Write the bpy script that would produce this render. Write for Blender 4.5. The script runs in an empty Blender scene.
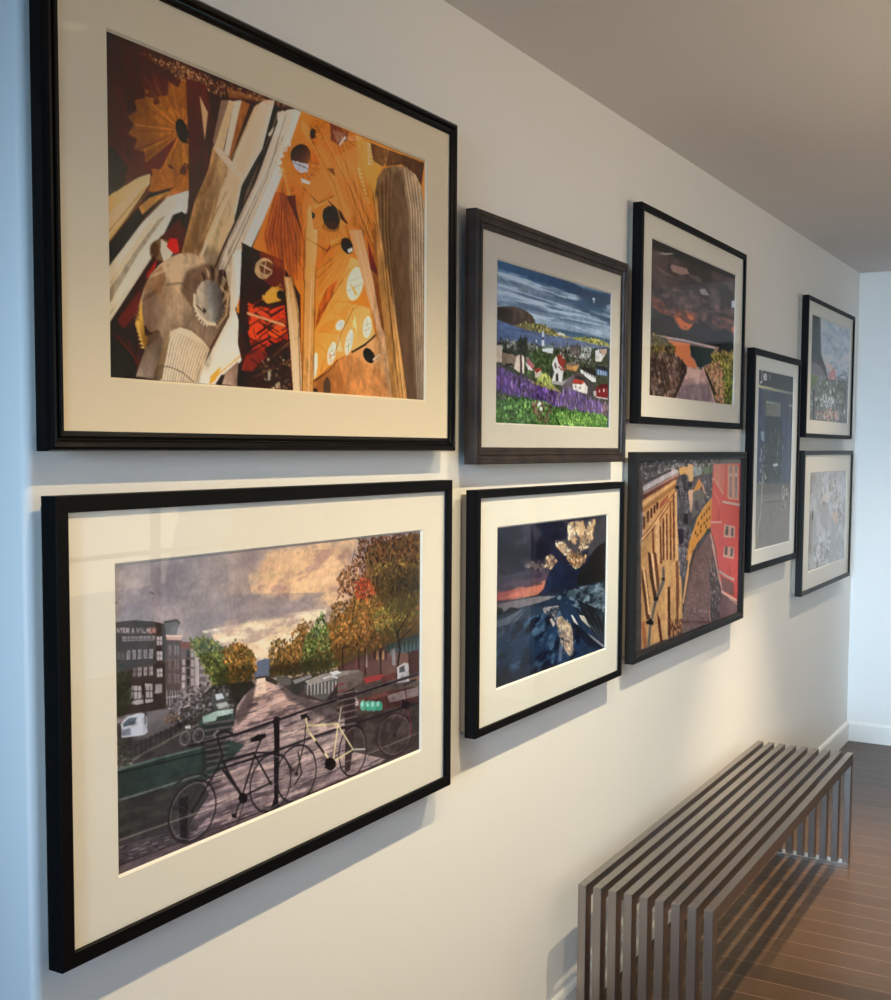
import bpy, bmesh, math, random
import numpy as np
from mathutils import Vector, Matrix

scene = bpy.context.scene
COL = scene.collection
EYE = 1.5005

# ---------------------------------------------------------------- camera
cam_d = bpy.data.cameras.new('camera')
cam_d.sensor_fit = 'HORIZONTAL'
cam_d.sensor_width = 36.0
cam_d.lens = 36.0 * 1188.2475 / 891.0
cam_d.shift_x = (445.5 - 425.02) / 891.0
cam_d.shift_y = (528.26 - 500.0) / 891.0
cam_d.clip_start = 0.02
cam = bpy.data.objects.new('camera', cam_d)
COL.objects.link(cam)
yaw, pitch, roll = 0.535648651, -0.067341704, 0.005004982
fwd = Vector((-math.sin(yaw) * math.cos(pitch), math.cos(yaw) * math.cos(pitch), math.sin(pitch)))
rt = Vector((math.cos(yaw), math.sin(yaw), 0))
up = rt.cross(fwd)
rt2 = rt * math.cos(roll) + up * math.sin(roll)
up2 = up * math.cos(roll) - rt * math.sin(roll)
M = Matrix((rt2, up2, -fwd)).transposed().to_4x4()
M.translation = Vector((1.22, 0.0, EYE))
cam.matrix_world = M
scene.camera = cam

# ---------------------------------------------------------------- look
vs = scene.view_settings
scene.display_settings.display_device = 'sRGB'
vs.view_transform = 'Standard'
vs.look = 'None'
vs.gamma = 1.0
vs.use_curve_mapping = False
vs.exposure = 0.10

world = bpy.data.worlds.new('sky')
scene.world = world
world.use_nodes = True
bg = world.node_tree.nodes['Background']
bg.inputs[0].default_value = (0.52, 0.80, 0.90, 1)
bg.inputs[1].default_value = 1.2

def area_light(name, loc, rot, sx, sy, power, color):
    d = bpy.data.lights.new(name, 'AREA')
    d.shape = 'RECTANGLE'; d.size = sx; d.size_y = sy
    d.energy = power; d.color = color
    o = bpy.data.objects.new(name, d)
    o.location = loc; o.rotation_euler = rot
    COL.objects.link(o)
    return o
# front window daylight, then a warm fill and an added beam
area_light('window_and_fill_light', (1.75, -4.0, 2.5), (math.radians(70), 0, 0), 3.4, 2.2, 165, (0.05, 0.38, 1.0))
area_light('window_and_fill_light', (3.95, 4.85, 1.35), (0, math.radians(75), 0), 1.5, 1.6, 18, (1.0, 0.78, 0.5))  # right window light, coloured warm as added fill for the far end
b_ = area_light('window_and_fill_light', (1.7, -3.4, 1.9), (0, 0, 0), 1.5, 1.2, 26, (0.50, 0.73, 0.96))  # narrow beam added to brighten the far wall
b_.rotation_euler = (Vector((0.6, 6.35, 0.95)) - b_.location).to_track_quat('-Z', 'Y').to_euler()
b_.data.spread = math.radians(28)
ADDED_UPLIGHT = 66.0
SPOT_POWER = [2.5, 14, 20, 30, 80, 13]
SPOT_CONE = [115, 118, 122, 128, 56, 118]
SPOT_Y = [0.50, 1.15, 1.85, 2.90, 4.3, 5.3]  # last spot is added, only to lighten the far end
SPOT_X = [0.83, 0.83, 0.83, 0.83, 0.60, 0.72]
SPOT_COL = [(1.0, 0.78, 0.46), (1.0, 0.74, 0.40), (1.0, 0.80, 0.46), (1.0, 0.86, 0.58), (1.0, 0.78, 0.50), (1.0, 0.82, 0.58)]

# ---------------------------------------------------------------- materials
def new_mat(name):
    m = bpy.data.materials.new(name); m.use_nodes = True
    nt = m.node_tree
    return m, nt, nt.nodes['Principled BSDF']
def simple(name, col, rough=0.5, metal=0.0, spec=0.5, bump=None, var=None, coat=0.0):
    m, nt, p = new_mat(name)
    p.inputs['Base Color'].default_value = (*col, 1)
    p.inputs['Roughness'].default_value = rough
    p.inputs['Metallic'].default_value = metal
    p.inputs['Specular IOR Level'].default_value = spec
    p.inputs['Coat Weight'].default_value = coat
    tc = nt.nodes.new('ShaderNodeTexCoord')
    if bump:
        n = nt.nodes.new('ShaderNodeTexNoise'); n.inputs['Scale'].default_value = bump[0]
        n.inputs['Detail'].default_value = 4
        nt.links.new(tc.outputs['Object'], n.inputs['Vector'])
        b = nt.nodes.new('ShaderNodeBump'); b.inputs['Strength'].default_value = bump[1]
        b.inputs['Distance'].default_value = 0.002
        nt.links.new(n.outputs['Fac'], b.inputs['Height'])
        nt.links.new(b.outputs['Normal'], p.inputs['Normal'])
    if var:
        n = nt.nodes.new('ShaderNodeTexNoise'); n.inputs['Scale'].default_value = var[0]
        n.inputs['Detail'].default_value = 6
        mp = nt.nodes.new('ShaderNodeMapping'); mp.inputs['Scale'].default_value = var[2]
        nt.links.new(tc.outputs['Object'], mp.inputs['Vector'])
        nt.links.new(mp.outputs['Vector'], n.inputs['Vector'])
        r = nt.nodes.new('ShaderNodeValToRGB')
        r.color_ramp.elements[0].position = 0.3; r.color_ramp.elements[1].position = 0.7
        r.color_ramp.elements[0].color = (*col, 1); r.color_ramp.elements[1].color = (*var[1], 1)
        nt.links.new(n.outputs['Fac'], r.inputs['Fac'])
        nt.links.new(r.outputs['Color'], p.inputs['Base Color'])
    return m
MAT = {}
MAT['wall'] = simple('wall_paint', (0.81, 0.80, 0.77), 0.75, spec=0.25, bump=(180, 0.12))
MAT['ceiling'] = simple('ceiling_paint', (0.72, 0.69, 0.67), 0.9, spec=0.1, bump=(120, 0.1))
MAT['trim'] = simple('trim_paint', (0.84, 0.83, 0.79), 0.35, spec=0.5)
MAT['black'] = simple('black_lacquer', (0.0025, 0.0025, 0.003), 0.5, spec=0.10)
MAT['gloss_black'] = simple('gloss_black_lacquer', (0.002, 0.002, 0.002), 0.12, spec=0.22)
MAT['grey_black'] = simple('charcoal_stain', (0.012, 0.011, 0.010), 0.45, spec=0.2)
MAT['weathered'] = simple('weathered_wood', (0.010, 0.006, 0.005), 0.42, spec=0.3, var=(16, (0.050, 0.034, 0.027), (1, 1, 1)), bump=(60, 0.3))
MAT['mat_cream'] = simple('cream_mat_board', (0.83, 0.79, 0.735), 0.85, spec=0.1)
MAT['mat_tan'] = simple('tan_mat_board', (0.84, 0.72, 0.55), 0.85, spec=0.1)
MAT['mat_white'] = simple('white_mat_board', (0.84, 0.83, 0.80), 0.85, spec=0.1)
MAT['mat_grey'] = simple('grey_mat_board', (0.62, 0.59, 0.56), 0.85, spec=0.1)
MAT['backing'] = simple('backing_board', (0.35, 0.30, 0.24), 0.9, spec=0.1)
MAT['dark_wood'] = simple('dark_door_wood', (0.030, 0.022, 0.018), 0.45, spec=0.3)
MAT['chrome'] = simple('satin_nickel', (0.72, 0.74, 0.76), 0.25, metal=1.0)

def steel():
    m, nt, p = new_mat('brushed_bronze_steel')
    p.inputs['Base Color'].default_value = (0.34, 0.30, 0.275, 1)
    p.inputs['Metallic'].default_value = 1.0
    p.inputs['Roughness'].default_value = 0.36
    tc = nt.nodes.new('ShaderNodeTexCoord')
    mp = nt.nodes.new('ShaderNodeMapping'); mp.inputs['Scale'].default_value = (260, 8, 8)
    n = nt.nodes.new('ShaderNodeTexNoise'); n.inputs['Scale'].default_value = 1.0
    nt.links.new(tc.outputs['Object'], mp.inputs['Vector']); nt.links.new(mp.outputs['Vector'], n.inputs['Vector'])
    mr = nt.nodes.new('ShaderNodeMapRange'); mr.inputs['To Min'].default_value = 0.28; mr.inputs['To Max'].default_value = 0.38
    nt.links.new(n.outputs['Fac'], mr.inputs['Value']); nt.links.new(mr.outputs['Result'], p.inputs['Roughness'])
    return m
MAT['steel'] = steel()

def glass_mat():
    m = bpy.data.materials.new('picture_glass'); m.use_nodes = True
    nt = m.node_tree; nt.nodes.clear()
    out = nt.nodes.new('ShaderNodeOutputMaterial')
    t = nt.nodes.new('ShaderNodeBsdfTransparent'); t.inputs[0].default_value = (0.985, 0.99, 0.985, 1)
    g = nt.nodes.new('ShaderNodeBsdfGlossy'); g.inputs['Roughness'].default_value = 0.0
    lw = nt.nodes.new('ShaderNodeLayerWeight'); lw.inputs['Blend'].default_value = 0.5
    pw = nt.nodes.new('ShaderNodeMath'); pw.operation = 'POWER'; pw.inputs[1].default_value = 5.0
    ml = nt.nodes.new('ShaderNodeMath'); ml.operation = 'MULTIPLY_ADD'
    ml.inputs[1].default_value = 0.25; ml.inputs[2].default_value = 0.022
    nt.links.new(lw.outputs['Facing'], pw.inputs[0]); nt.links.new(pw.outputs[0], ml.inputs[0])
    mx = nt.nodes.new('ShaderNodeMixShader')
    nt.links.new(ml.outputs[0], mx.inputs[0]); nt.links.new(t.outputs[0], mx.inputs[1]); nt.links.new(g.outputs[0], mx.inputs[2])
    nt.links.new(mx.outputs[0], out.inputs[0])
    return m
MAT['glass'] = glass_mat()

def floor_mat():
    m, nt, p = new_mat('dark_oak_planks')
    tc = nt.nodes.new('ShaderNodeTexCoord')
    mp = nt.nodes.new('ShaderNodeMapping'); mp.inputs['Location'].default_value = (0.35, 0.055, 0)
    nt.links.new(tc.outputs['Object'], mp.inputs['Vector'])
    br = nt.nodes.new('ShaderNodeTexBrick')
    br.offset = 0.37; br.offset_frequency = 2
    br.inputs['Scale'].default_value = 1.0
    br.inputs['Brick Width'].default_value = 2.4
    br.inputs['Row Height'].default_value = 0.105
    br.inputs['Mortar Size'].default_value = 0.0016
    br.inputs['Mortar Smooth'].default_value = 0.3
    br.inputs['Color1'].default_value = (0.055, 0.031, 0.017, 1)
    br.inputs['Color2'].default_value = (0.083, 0.048, 0.027, 1)
    br.inputs['Mortar'].default_value = (0.24, 0.15, 0.10, 1)
    nt.links.new(mp.outputs['Vector'], br.inputs['Vector'])
    mp2 = nt.nodes.new('ShaderNodeMapping'); mp2.inputs['Scale'].default_value = (2.2, 40, 1)
    nt.links.new(tc.outputs['Object'], mp2.inputs['Vector'])
    n = nt.nodes.new('ShaderNodeTexNoise'); n.inputs['Scale'].default_value = 2.0; n.inputs['Detail'].default_value = 6
    nt.links.new(mp2.outputs['Vector'], n.inputs['Vector'])
    mr = nt.nodes.new('ShaderNodeMapRange'); mr.inputs['To Min'].default_value = 0.65; mr.inputs['To Max'].default_value = 1.35
    nt.links.new(n.outputs['Fac'], mr.inputs['Value'])
    mx = nt.nodes.new('ShaderNodeMix'); mx.data_type = 'RGBA'; mx.blend_type = 'MULTIPLY'; mx.inputs[0].default_value = 1.0
    nt.links.new(br.outputs['Color'], mx.inputs[6]); nt.links.new(mr.outputs['Result'], mx.inputs[7])
    nt.links.new(mx.outputs[2], p.inputs['Base Color'])
    p.inputs['Roughness'].default_value = 0.33
    p.inputs['Specular IOR Level'].default_value = 0.2
    b = nt.nodes.new('ShaderNodeBump'); b.inputs['Strength'].default_value = 0.15; b.inputs['Distance'].default_value = 0.001
    nt.links.new(n.outputs['Fac'], b.inputs['Height']); nt.links.new(b.outputs['Normal'], p.inputs['Normal'])
    return m
MAT['floor'] = floor_mat()

# ---------------------------------------------------------------- helpers
def link(name, me, mat, parent=None, smooth=False):
    o = bpy.data.objects.new(name, me)
    if mat is not None: me.materials.append(mat)
    COL.objects.link(o)
    if parent is not None: o.parent = parent
    return o
def from_bm(name, bm, mat, parent=None):
    bmesh.ops.recalc_face_normals(bm, faces=bm.faces[:])
    me = bpy.data.meshes.new(name); bm.to_mesh(me); bm.free()
    return link(name, me, mat, parent)
def add_box(bm, x0, x1, y0, y1, z0, z1, bevel=0.0):
    v = [bm.verts.new((x, y, z)) for x in (x0, x1) for y in (y0, y1) for z in (z0, z1)]
    fs = [bm.faces.new([v[i] for i in f]) for f in ((0, 1, 3, 2), (4, 6, 7, 5), (0, 4, 5, 1), (2, 3, 7, 6), (0, 2, 6, 4), (1, 5, 7, 3))]
    if bevel > 0:
        es = set(e for f in fs for e in f.edges)
        bmesh.ops.bevel(bm, geom=list(es), offset=bevel, segments=2, affect='EDGES', profile=0.5)
def box(name, x0, x1, y0, y1, z0, z1, mat, parent=None, bevel=0.0):
    bm = bmesh.new(); add_box(bm, x0, x1, y0, y1, z0, z1, bevel)
    return from_bm(name, bm, mat, parent)
def prism(name, pts, z0, z1, mat, parent=None):
    bm = bmesh.new()
    a = [bm.verts.new((x, y, z0)) for x, y in pts]; b = [bm.verts.new((x, y, z1)) for x, y in pts]
    bm.faces.new(a[::-1]); bm.faces.new(b)
    for i in range(len(pts)):
        j = (i + 1) % len(pts); bm.faces.new((a[i], a[j], b[j], b[i]))
    return from_bm(name, bm, mat, parent)
def structure(o):
    o['kind'] = 'structure'; return o
def thing(name, label, cat, loc, group=None):
    o = bpy.data.objects.new(name, None); COL.objects.link(o)
    o.empty_display_size = 0.1
    o.location = loc; o['label'] = label; o['category'] = cat
    if group: o['group'] = group
    return o

# ---------------------------------------------------------------- room shell
CEIL = EYE + 0.8946
YB = 6.3547
XR, YF = 3.4, -2.6
YW = 1.051
rr = 0.012
arc = [(-rr + rr * math.cos(a), YW + rr - rr * math.sin(a)) for a in [math.radians(t) for t in range(0, 91, 15)]]
structure(prism('wall_left', [(0, YB)] + arc + [(-1.2, YW), (-1.2, YW + 0.15), (-0.15, YW + 0.15), (-0.15, YB)], 0.0, CEIL, MAT['wall']))
structure(box('wall_hallway', -1.35, -1.2, YF, YW + 0.15, 0, CEIL, MAT['wall']))
structure(box('floor', -1.5, XR + 0.3, YF - 0.3, YB + 0.2, -0.1, 0.0, MAT['floor']))
structure(box('ceiling', -1.5, XR + 0.3, YF - 0.3, YB + 0.2, CEIL, CEIL + 0.1, MAT['ceiling']))
def wall_hole(name, axis, pos, th, a0, a1, h0, h1, z0, z1):
    bm = bmesh.new()
    def seg(u0, u1, w0, w1):
        if u1 - u0 < 1e-4 or w1 - w0 < 1e-4: return
        if axis == 'y': add_box(bm, u0, u1, pos, pos + th, w0, w1)
        else: add_box(bm, pos, pos + th, u0, u1, w0, w1)
    seg(a0, h0, 0, CEIL); seg(h1, a1, 0, CEIL); seg(h0, h1, 0, z0); seg(h0, h1, z1, CEIL)
    return structure(from_bm(name, bm, MAT['wall']))
# far wall with a doorway further to the right
DX0, DX1 = 0.62, 1.90
wall_hole('wall_back', 'y', YB, 0.15, -0.15, XR, DX0, DX1, 0.0, 2.08)
wall_hole('wall_right', 'x', XR, 0.15, YF, YB + 0.15, 4.15, 5.55, 0.25, 1.6)
wall_hole('wall_front', 'y', YF - 0.15, 0.15, -1.35, XR, 0.45, 3.05, 0.1, 2.2)

def window(name, axis, pos, a0, a1, z0, z1, nv, nh):
    bm = bmesh.new(); t = 0.05
    def bar(u0, u1, w0, w1, d=0.05):
        if axis == 'y': add_box(bm, u0, u1, pos, pos + d, w0, w1)
        else: add_box(bm, pos, pos + d, u0, u1, w0, w1)
    bar(a0, a0 + t, z0, z1); bar(a1 - t, a1, z0, z1); bar(a0 + t, a1 - t, z0, z0 + t); bar(a0 + t, a1 - t, z1 - t, z1)
    for i in range(1, nv):
        c = a0 + (a1 - a0) * i / nv; bar(c - 0.02, c + 0.02, z0 + t, z1 - t, 0.04)
    for i in range(1, nh):
        c = z0 + (z1 - z0) * i / nh; bar(a0 + t, a1 - t, c - 0.012, c + 0.012, 0.03)
    return structure(from_bm(name, bm, MAT['trim']))
window('window_1', 'y', YF - 0.1, 0.45, 3.05, 0.1, 2.2, 3, 1)
window('window_2', 'x', XR + 0.04, 4.15, 5.55, 0.25, 1.6, 2, 2)
# dark door set in the doorway
def door():
    bm = bmesh.new()
    add_box(bm, DX0 + 0.005, (DX0 + DX1) / 2 - 0.002, YB + 0.06, YB + 0.10, 0.005, 2.075, 0.003)
    add_box(bm, (DX0 + DX1) / 2 + 0.002, DX1 - 0.005, YB + 0.06, YB + 0.10, 0.005, 2.075, 0.003)
    d = structure(from_bm('door_1', bm, MAT['dark_wood']))
    for x in ((DX0 + DX1) / 2 - 0.06, (DX0 + DX1) / 2 + 0.06):
        box('door_handle', x - 0.012, x + 0.012, YB + 0.02, YB + 0.06, 0.95, 1.15, MAT['chrome'], d, 0.004)
door()
# baseboards
BH = EYE - 1.4014
def base_profile(name, L, place):
    prof = [(0, 0), (0.014, 0), (0.014, BH - 0.012), (0.010, BH - 0.003), (0.006, BH), (0, BH)]
    bm = bmesh.new()
    a = [bm.verts.new(place(0, d, z)) for d, z in prof]; b = [bm.verts.new(place(L, d, z)) for d, z in prof]
    bm.faces.new(a); bm.faces.new(b[::-1])
    for i in range(len(prof)):
        j = (i + 1) % len(prof); bm.faces.new((a[i], a[j], b[j], b[i]))
    return structure(from_bm(name, bm, MAT['trim']))
base_profile('baseboard_left', YB - YW - rr, lambda t, d, z: (d, YW + rr + t, z))
base_profile('baseboard_back', DX0 - 0.014, lambda t, d, z: (0.014 + t, YB - d, z))
base_profile('baseboard_return', 1.2 - rr, lambda t, d, z: (-1.2 + t, YW - d, z))
base_profile('baseboard_right', YB - YF, lambda t, d, z: (XR - d, YF + t, z))
box_trim = base_profile('baseboard_back_right', XR - DX1 - 0.014, lambda t, d, z: (DX1 + t, YB - d, z))

# ---------------------------------------------------------------- lamps in the ceiling
def ceiling_spots():
    names = ['small white recessed ceiling spot nearest the wall end', 'small white recessed ceiling spot in front of the amber interior picture',
             'small white recessed ceiling spot before the gap beside the wood-framed picture', 'small white recessed ceiling spot in front of the wood-framed picture', 'small white recessed ceiling spot over the bench', 'small white recessed ceiling spot nearest the far corner']
    for y, pw, cn, cl, X, lab in zip(SPOT_Y, SPOT_POWER, SPOT_CONE, SPOT_COL, SPOT_X, names):
        t = thing('recessed_spot', lab, 'ceiling light', (X, y, CEIL), 'small recessed ceiling spots in front of the pictures')
        bm = bmesh.new(); n = 32
        prof = [(0.040, 0.0), (0.040, -0.004), (0.030, -0.003), (0.028, 0.0)]
        L = [[bm.verts.new((r * math.cos(2 * math.pi * k / n), r * math.sin(2 * math.pi * k / n), z)) for k in range(n)] for r, z in prof]
        for A, B in zip(L, L[1:] + L[:1]):
            for k in range(n): bm.faces.new((A[k], A[(k + 1) % n], B[(k + 1) % n], B[k]))
        from_bm('trim_ring', bm, MAT['trim'], t)
        bm = bmesh.new()
        bmesh.ops.create_cone(bm, cap_ends=True, segments=n, radius1=0.027, radius2=0.027, depth=0.002, matrix=Matrix.Translation((0, 0, -0.001)))
        from_bm('lens', bm, MAT['lens'], t)
        d = bpy.data.lights.new('spot', 'SPOT'); d.energy = pw * 4; d.color = cl
        d.spot_size = math.radians(cn); d.spot_blend = 1.0; d.shadow_soft_size = 0.014
        o = bpy.data.objects.new('spot_light', d); COL.objects.link(o); o.parent = t
        o.location = (0, 0, -0.025)
m_, nt_, p_ = new_mat('lamp_lens')
p_.inputs['Emission Color'].default_value = (1.0, 0.8, 0.55, 1); p_.inputs['Emission Strength'].default_value = 1.5
MAT['lens'] = m_
ceiling_spots()
def lathe(name, prof, mat, parent, n=32):
    bm = bmesh.new()
    L = [[bm.verts.new((r * math.cos(2 * math.pi * k / n), r * math.sin(2 * math.pi * k / n), z)) for k in range(n)] for r, z in prof]
    for A, B in zip(L[:-1], L[1:]):
        for k in range(n): bm.faces.new((A[k], A[(k + 1) % n], B[(k + 1) % n], B[k]))
    for ring in (L[0], L[-1]): bm.faces.new(ring)
    return from_bm(name, bm, mat, parent)
def added_uplight(x, y):  # unseen uplight, added to brighten the ceiling and upper wall
    t = thing('added_uplight', 'tall uplight floor lamp standing across the room from the pictures', 'lamp', (x, y, 0))
    lathe('base', [(0.14, 0.0), (0.14, 0.012), (0.03, 0.022), (0.012, 0.03)], MAT['grey_black'], t)
    lathe('pole', [(0.011, 0.025), (0.011, 1.36)], MAT['grey_black'], t)
    bm = bmesh.new(); n = 32
    prof = [(0.012, 1.36), (0.08, 1.37), (0.19, 1.46), (0.186, 1.462), (0.078, 1.375), (0.012, 1.368)]
    L = [[bm.verts.new((r * math.cos(2 * math.pi * k / n), r * math.sin(2 * math.pi * k / n), z)) for k in range(n)] for r, z in prof]
    for A, B in zip(L, L[1:] + L[:1]):
        for k in range(n): bm.faces.new((A[k], A[(k + 1) % n], B[(k + 1) % n], B[k]))
    from_bm('lamp_shade', bm, MAT['trim'], t)
    d = bpy.data.lights.new('lamp', 'POINT'); d.energy = ADDED_UPLIGHT; d.color = (1.0, 0.79, 0.54); d.shadow_soft_size = 0.08
    o = bpy.data.objects.new('uplight_fill', d); COL.objects.link(o); o.parent = t; o.location = (0, 0, 1.43)
added_uplight(2.4, 2.6)

# ---------------------------------------------------------------- prints: a little painter
def hexc(s):
    return np.array([int(s[i:i + 2], 16) / 255.0 for i in (0, 2, 4)])
class Painter:
    def __init__(s, wmm, hmm, nx, ny):
        s.w, s.h = wmm, hmm
        s.W, s.H = nx * 2, ny * 2
        s.px, s.py = s.W / wmm, s.H / hmm
        s.img = np.zeros((s.H, s.W, 3))
        s.nc = {}
    def cov(s, pts):
        P = np.array(pts, float).reshape(-1, 2)
        x = P[:, 0] * s.px; y = P[:, 1] * s.py
        x0 = max(0, int(x.min()) - 1); x1 = min(s.W, int(x.max()) + 2)
        y0 = max(0, int(y.min()) - 1); y1 = min(s.H, int(y.max()) + 2)
        if x1 <= x0 or y1 <= y0: return None
        gx = np.arange(x0, x1) + 0.5; gy = np.arange(y0, y1) + 0.5
        cr = np.zeros((y1 - y0, x1 - x0), bool)
        n = len(P)
        for i in range(n):
            xa, ya, xb, yb = x[i], y[i], x[(i + 1) % n], y[(i + 1) % n]
            if ya == yb: continue
            r = (gy >= min(ya, yb)) & (gy < max(ya, yb))
            if not r.any(): continue
            xi = xa + (gy[r] - ya) * (xb - xa) / (yb - ya)
            cr[r] ^= gx[None, :] < xi[:, None]
        return (slice(y0, y1), slice(x0, x1)), cr.astype(float)
    def soften(s, m, r):
        for axis, q in ((0, s.py), (1, s.px)):
            k = max(1, int(r * q * .45))
            for _ in range(2):
                pad = [(0, 0), (0, 0)]; pad[axis] = (k + 1, k)
                c = np.cumsum(np.pad(m, pad), axis)
                m = (c[2 * k + 1:] - c[:-2 * k - 1] if axis == 0 else c[:, 2 * k + 1:] - c[:, :-2 * k - 1]) / (2 * k + 1)
        return m
    def noise(s, sx, sy, seed, octv=4, ang=0.0):
        k = (sx, sy, seed, octv, ang)
        if k in s.nc: return s.nc[k]
        rng = np.random.RandomState(seed)
        X, Y = np.meshgrid((np.arange(s.W) + .5) / s.px, (np.arange(s.H) + .5) / s.py)
        c, q = math.cos(ang), math.sin(ang)
        X, Y = X * c + Y * q, -X * q + Y * c
        out = np.zeros((s.H, s.W)); a = 1.0; tot = 0
        T = rng.rand(64, 64)
        for o in range(octv):
            u = X / sx * 2 ** o + 7.3 * o; v = Y / sy * 2 ** o + 3.1 * o
            iu = np.floor(u).astype(int); iv = np.floor(v).astype(int)
            fu = u - iu; fv = v - iv; fu = fu * fu * (3 - 2 * fu); fv = fv * fv * (3 - 2 * fv)
            A = T[iv % 64, iu % 64]; B = T[iv % 64, (iu + 1) % 64]; C = T[(iv + 1) % 64, iu % 64]; D = T[(iv + 1) % 64, (iu + 1) % 64]
            out += a * ((A * (1 - fu) + B * fu) * (1 - fv) + (C * (1 - fu) + D * fu) * fv); tot += a; a *= .55
        out = out / tot
        s.nc[k] = out
        return out
    def blend(s, sl, m, col):
        s.img[sl] = s.img[sl] * (1 - m[..., None]) + col * m[..., None]
    # P polygon: pts, c1, [c2, (x0,y0,x1,y1)], alpha, soft(mm)
    def P(s, pts, c1, c2=None, g=None, a=1.0, soft=0, n=0):
        r = s.cov(pts)
        if r is None: return
        sl, m = r
        if soft: 
            # grow the window so that the soft edge is not clipped
            k = int(soft * s.px) + 2
            y0, y1, x0, x1 = max(0, sl[0].start - k), min(s.H, sl[0].stop + k), max(0, sl[1].start - k), min(s.W, sl[1].stop + k)
            M2 = np.zeros((y1 - y0, x1 - x0)); M2[sl[0].start - y0:sl[0].stop - y0, sl[1].start - x0:sl[1].stop - x0] = m
            m = s.soften(M2, soft); sl = (slice(y0, y1), slice(x0, x1))
        col = hexc(c1)
        if c2:
            X, Y = np.meshgrid((np.arange(sl[1].start, sl[1].stop) + .5) / s.px, (np.arange(sl[0].start, sl[0].stop) + .5) / s.py)
            dx, dy = g[2] - g[0], g[3] - g[1]
            t = np.clip(((X - g[0]) * dx + (Y - g[1]) * dy) / (dx * dx + dy * dy), 0, 1)[..., None]
            col = hexc(c1) * (1 - t) + hexc(c2) * t
        if n: col = col * (1 + n * 2 * (s.noise(14, 14, 5)[sl] - .5))[..., None]
        s.blend(sl, m * a, col)
    # L polyline of a given width (mm)
    def L(s, pts, w, c, a=1.0):
        col = hexc(c)
        pts = list(zip(pts[::2], pts[1::2]))
        for (x0, y0), (x1, y1) in zip(pts[:-1], pts[1:]):
            xa = max(0, int((min(x0, x1) - w) * s.px) - 1); xb = min(s.W, int((max(x0, x1) + w) * s.px) + 2)
            ya = max(0, int((min(y0, y1) - w) * s.py) - 1); yb = min(s.H, int((max(y0, y1) + w) * s.py) + 2)
            if xb <= xa or yb <= ya: continue
            X, Y = np.meshgrid((np.arange(xa, xb) + .5) / s.px, (np.arange(ya, yb) + .5) / s.py)
            dx, dy = x1 - x0, y1 - y0; q = dx * dx + dy * dy + 1e-9
            t = np.clip(((X - x0) * dx + (Y - y0) * dy) / q, 0, 1)
            dd = np.hypot(X - x0 - t * dx, Y - y0 - t * dy)
            m = np.clip((w / 2 - dd) * s.px + .5, 0, 1) * min(1, max(w * s.px, .3))
            s.blend((slice(ya, yb), slice(xa, xb)), m * a, col)
    # D dabs scattered in a polygon
    def D(s, pts, cols, n, size, asp=1.0, ang=0.0, seed=1, a=.9):
        r = s.cov(pts)
        if r is None: return
        sl, m = r
        ys, xs = np.nonzero(m > .5)
        if len(ys) == 0: return
        rng = np.random.RandomState(seed)
        C = [hexc(c) for c in cols]
        size *= .72
        for _ in range(int(n * 1.7)):
            k = rng.randint(len(ys)); cx = (xs[k] + sl[1].start + .5) / s.px; cy = (ys[k] + sl[0].start + .5) / s.py
            z = size * (.35 + 1.1 * rng.rand() ** 1.5)
            cx += rng.randn() * size * .9; cy += rng.randn() * size * .9; q = ang + (rng.rand() - .5) * .6
            R = z * max(asp, 1)
            xa = max(0, int((cx - R) * s.px)); xb = min(s.W, int((cx + R) * s.px) + 2)
            ya = max(0, int((cy - R) * s.py)); yb = min(s.H, int((cy + R) * s.py) + 2)
            X, Y = np.meshgrid((np.arange(xa, xb) + .5) / s.px - cx, (np.arange(ya, yb) + .5) / s.py - cy)
            U = (X * math.cos(q) + Y * math.sin(q)) / (z * asp); V = (-X * math.sin(q) + Y * math.cos(q)) / z
            mm = np.clip(2.0 - (U * U + V * V) * 2.0, 0, 1)
            s.blend((slice(ya, yb), slice(xa, xb)), mm * a, C[rng.randint(len(C))] * (.62 + .72 * rng.rand()))
    # N brightness noise inside a polygon; C cloud blend
    def N(s, pts, amp, sx, sy, seed=3, ang=0.0, octv=4):
        r = s.cov(pts)
        if r is None: return
        sl, m = r
        f = 1 + amp * 2 * (s.noise(sx, sy, seed, octv, ang)[sl] - .5)
        s.img[sl] *= (1 + (f - 1) * m)[..., None]
    def C(s, pts, c, sx, sy, lo, hi, seed=4, ang=0.0, a=1.0, soft=0, octv=5):
        r = s.cov(pts)
        if r is None: return
        sl, m = r
        if soft: m = s.soften(m, soft)
        t = np.clip((s.noise(sx, sy, seed, octv, ang)[sl] - lo) / (hi - lo), 0, 1)
        s.blend(sl, m * t * a, hexc(c))
    # H hatching: n lines interpolated between two edges
    def Hh(s, A, B, n, w, cols, a=.6, seed=1, jit=0.0):
        rng = np.random.RandomState(seed)
        for k in range(n):
            t = (k + .5) / n + jit * (rng.rand() - .5) / n
            s.L([p * (1 - t) + q * t for p, q in zip(A, B)], w, cols[k % len(cols)], a)
def lin(c):
    return np.where(c <= 0.04045, c / 12.92, ((c + 0.055) / 1.055) ** 2.4)
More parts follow.
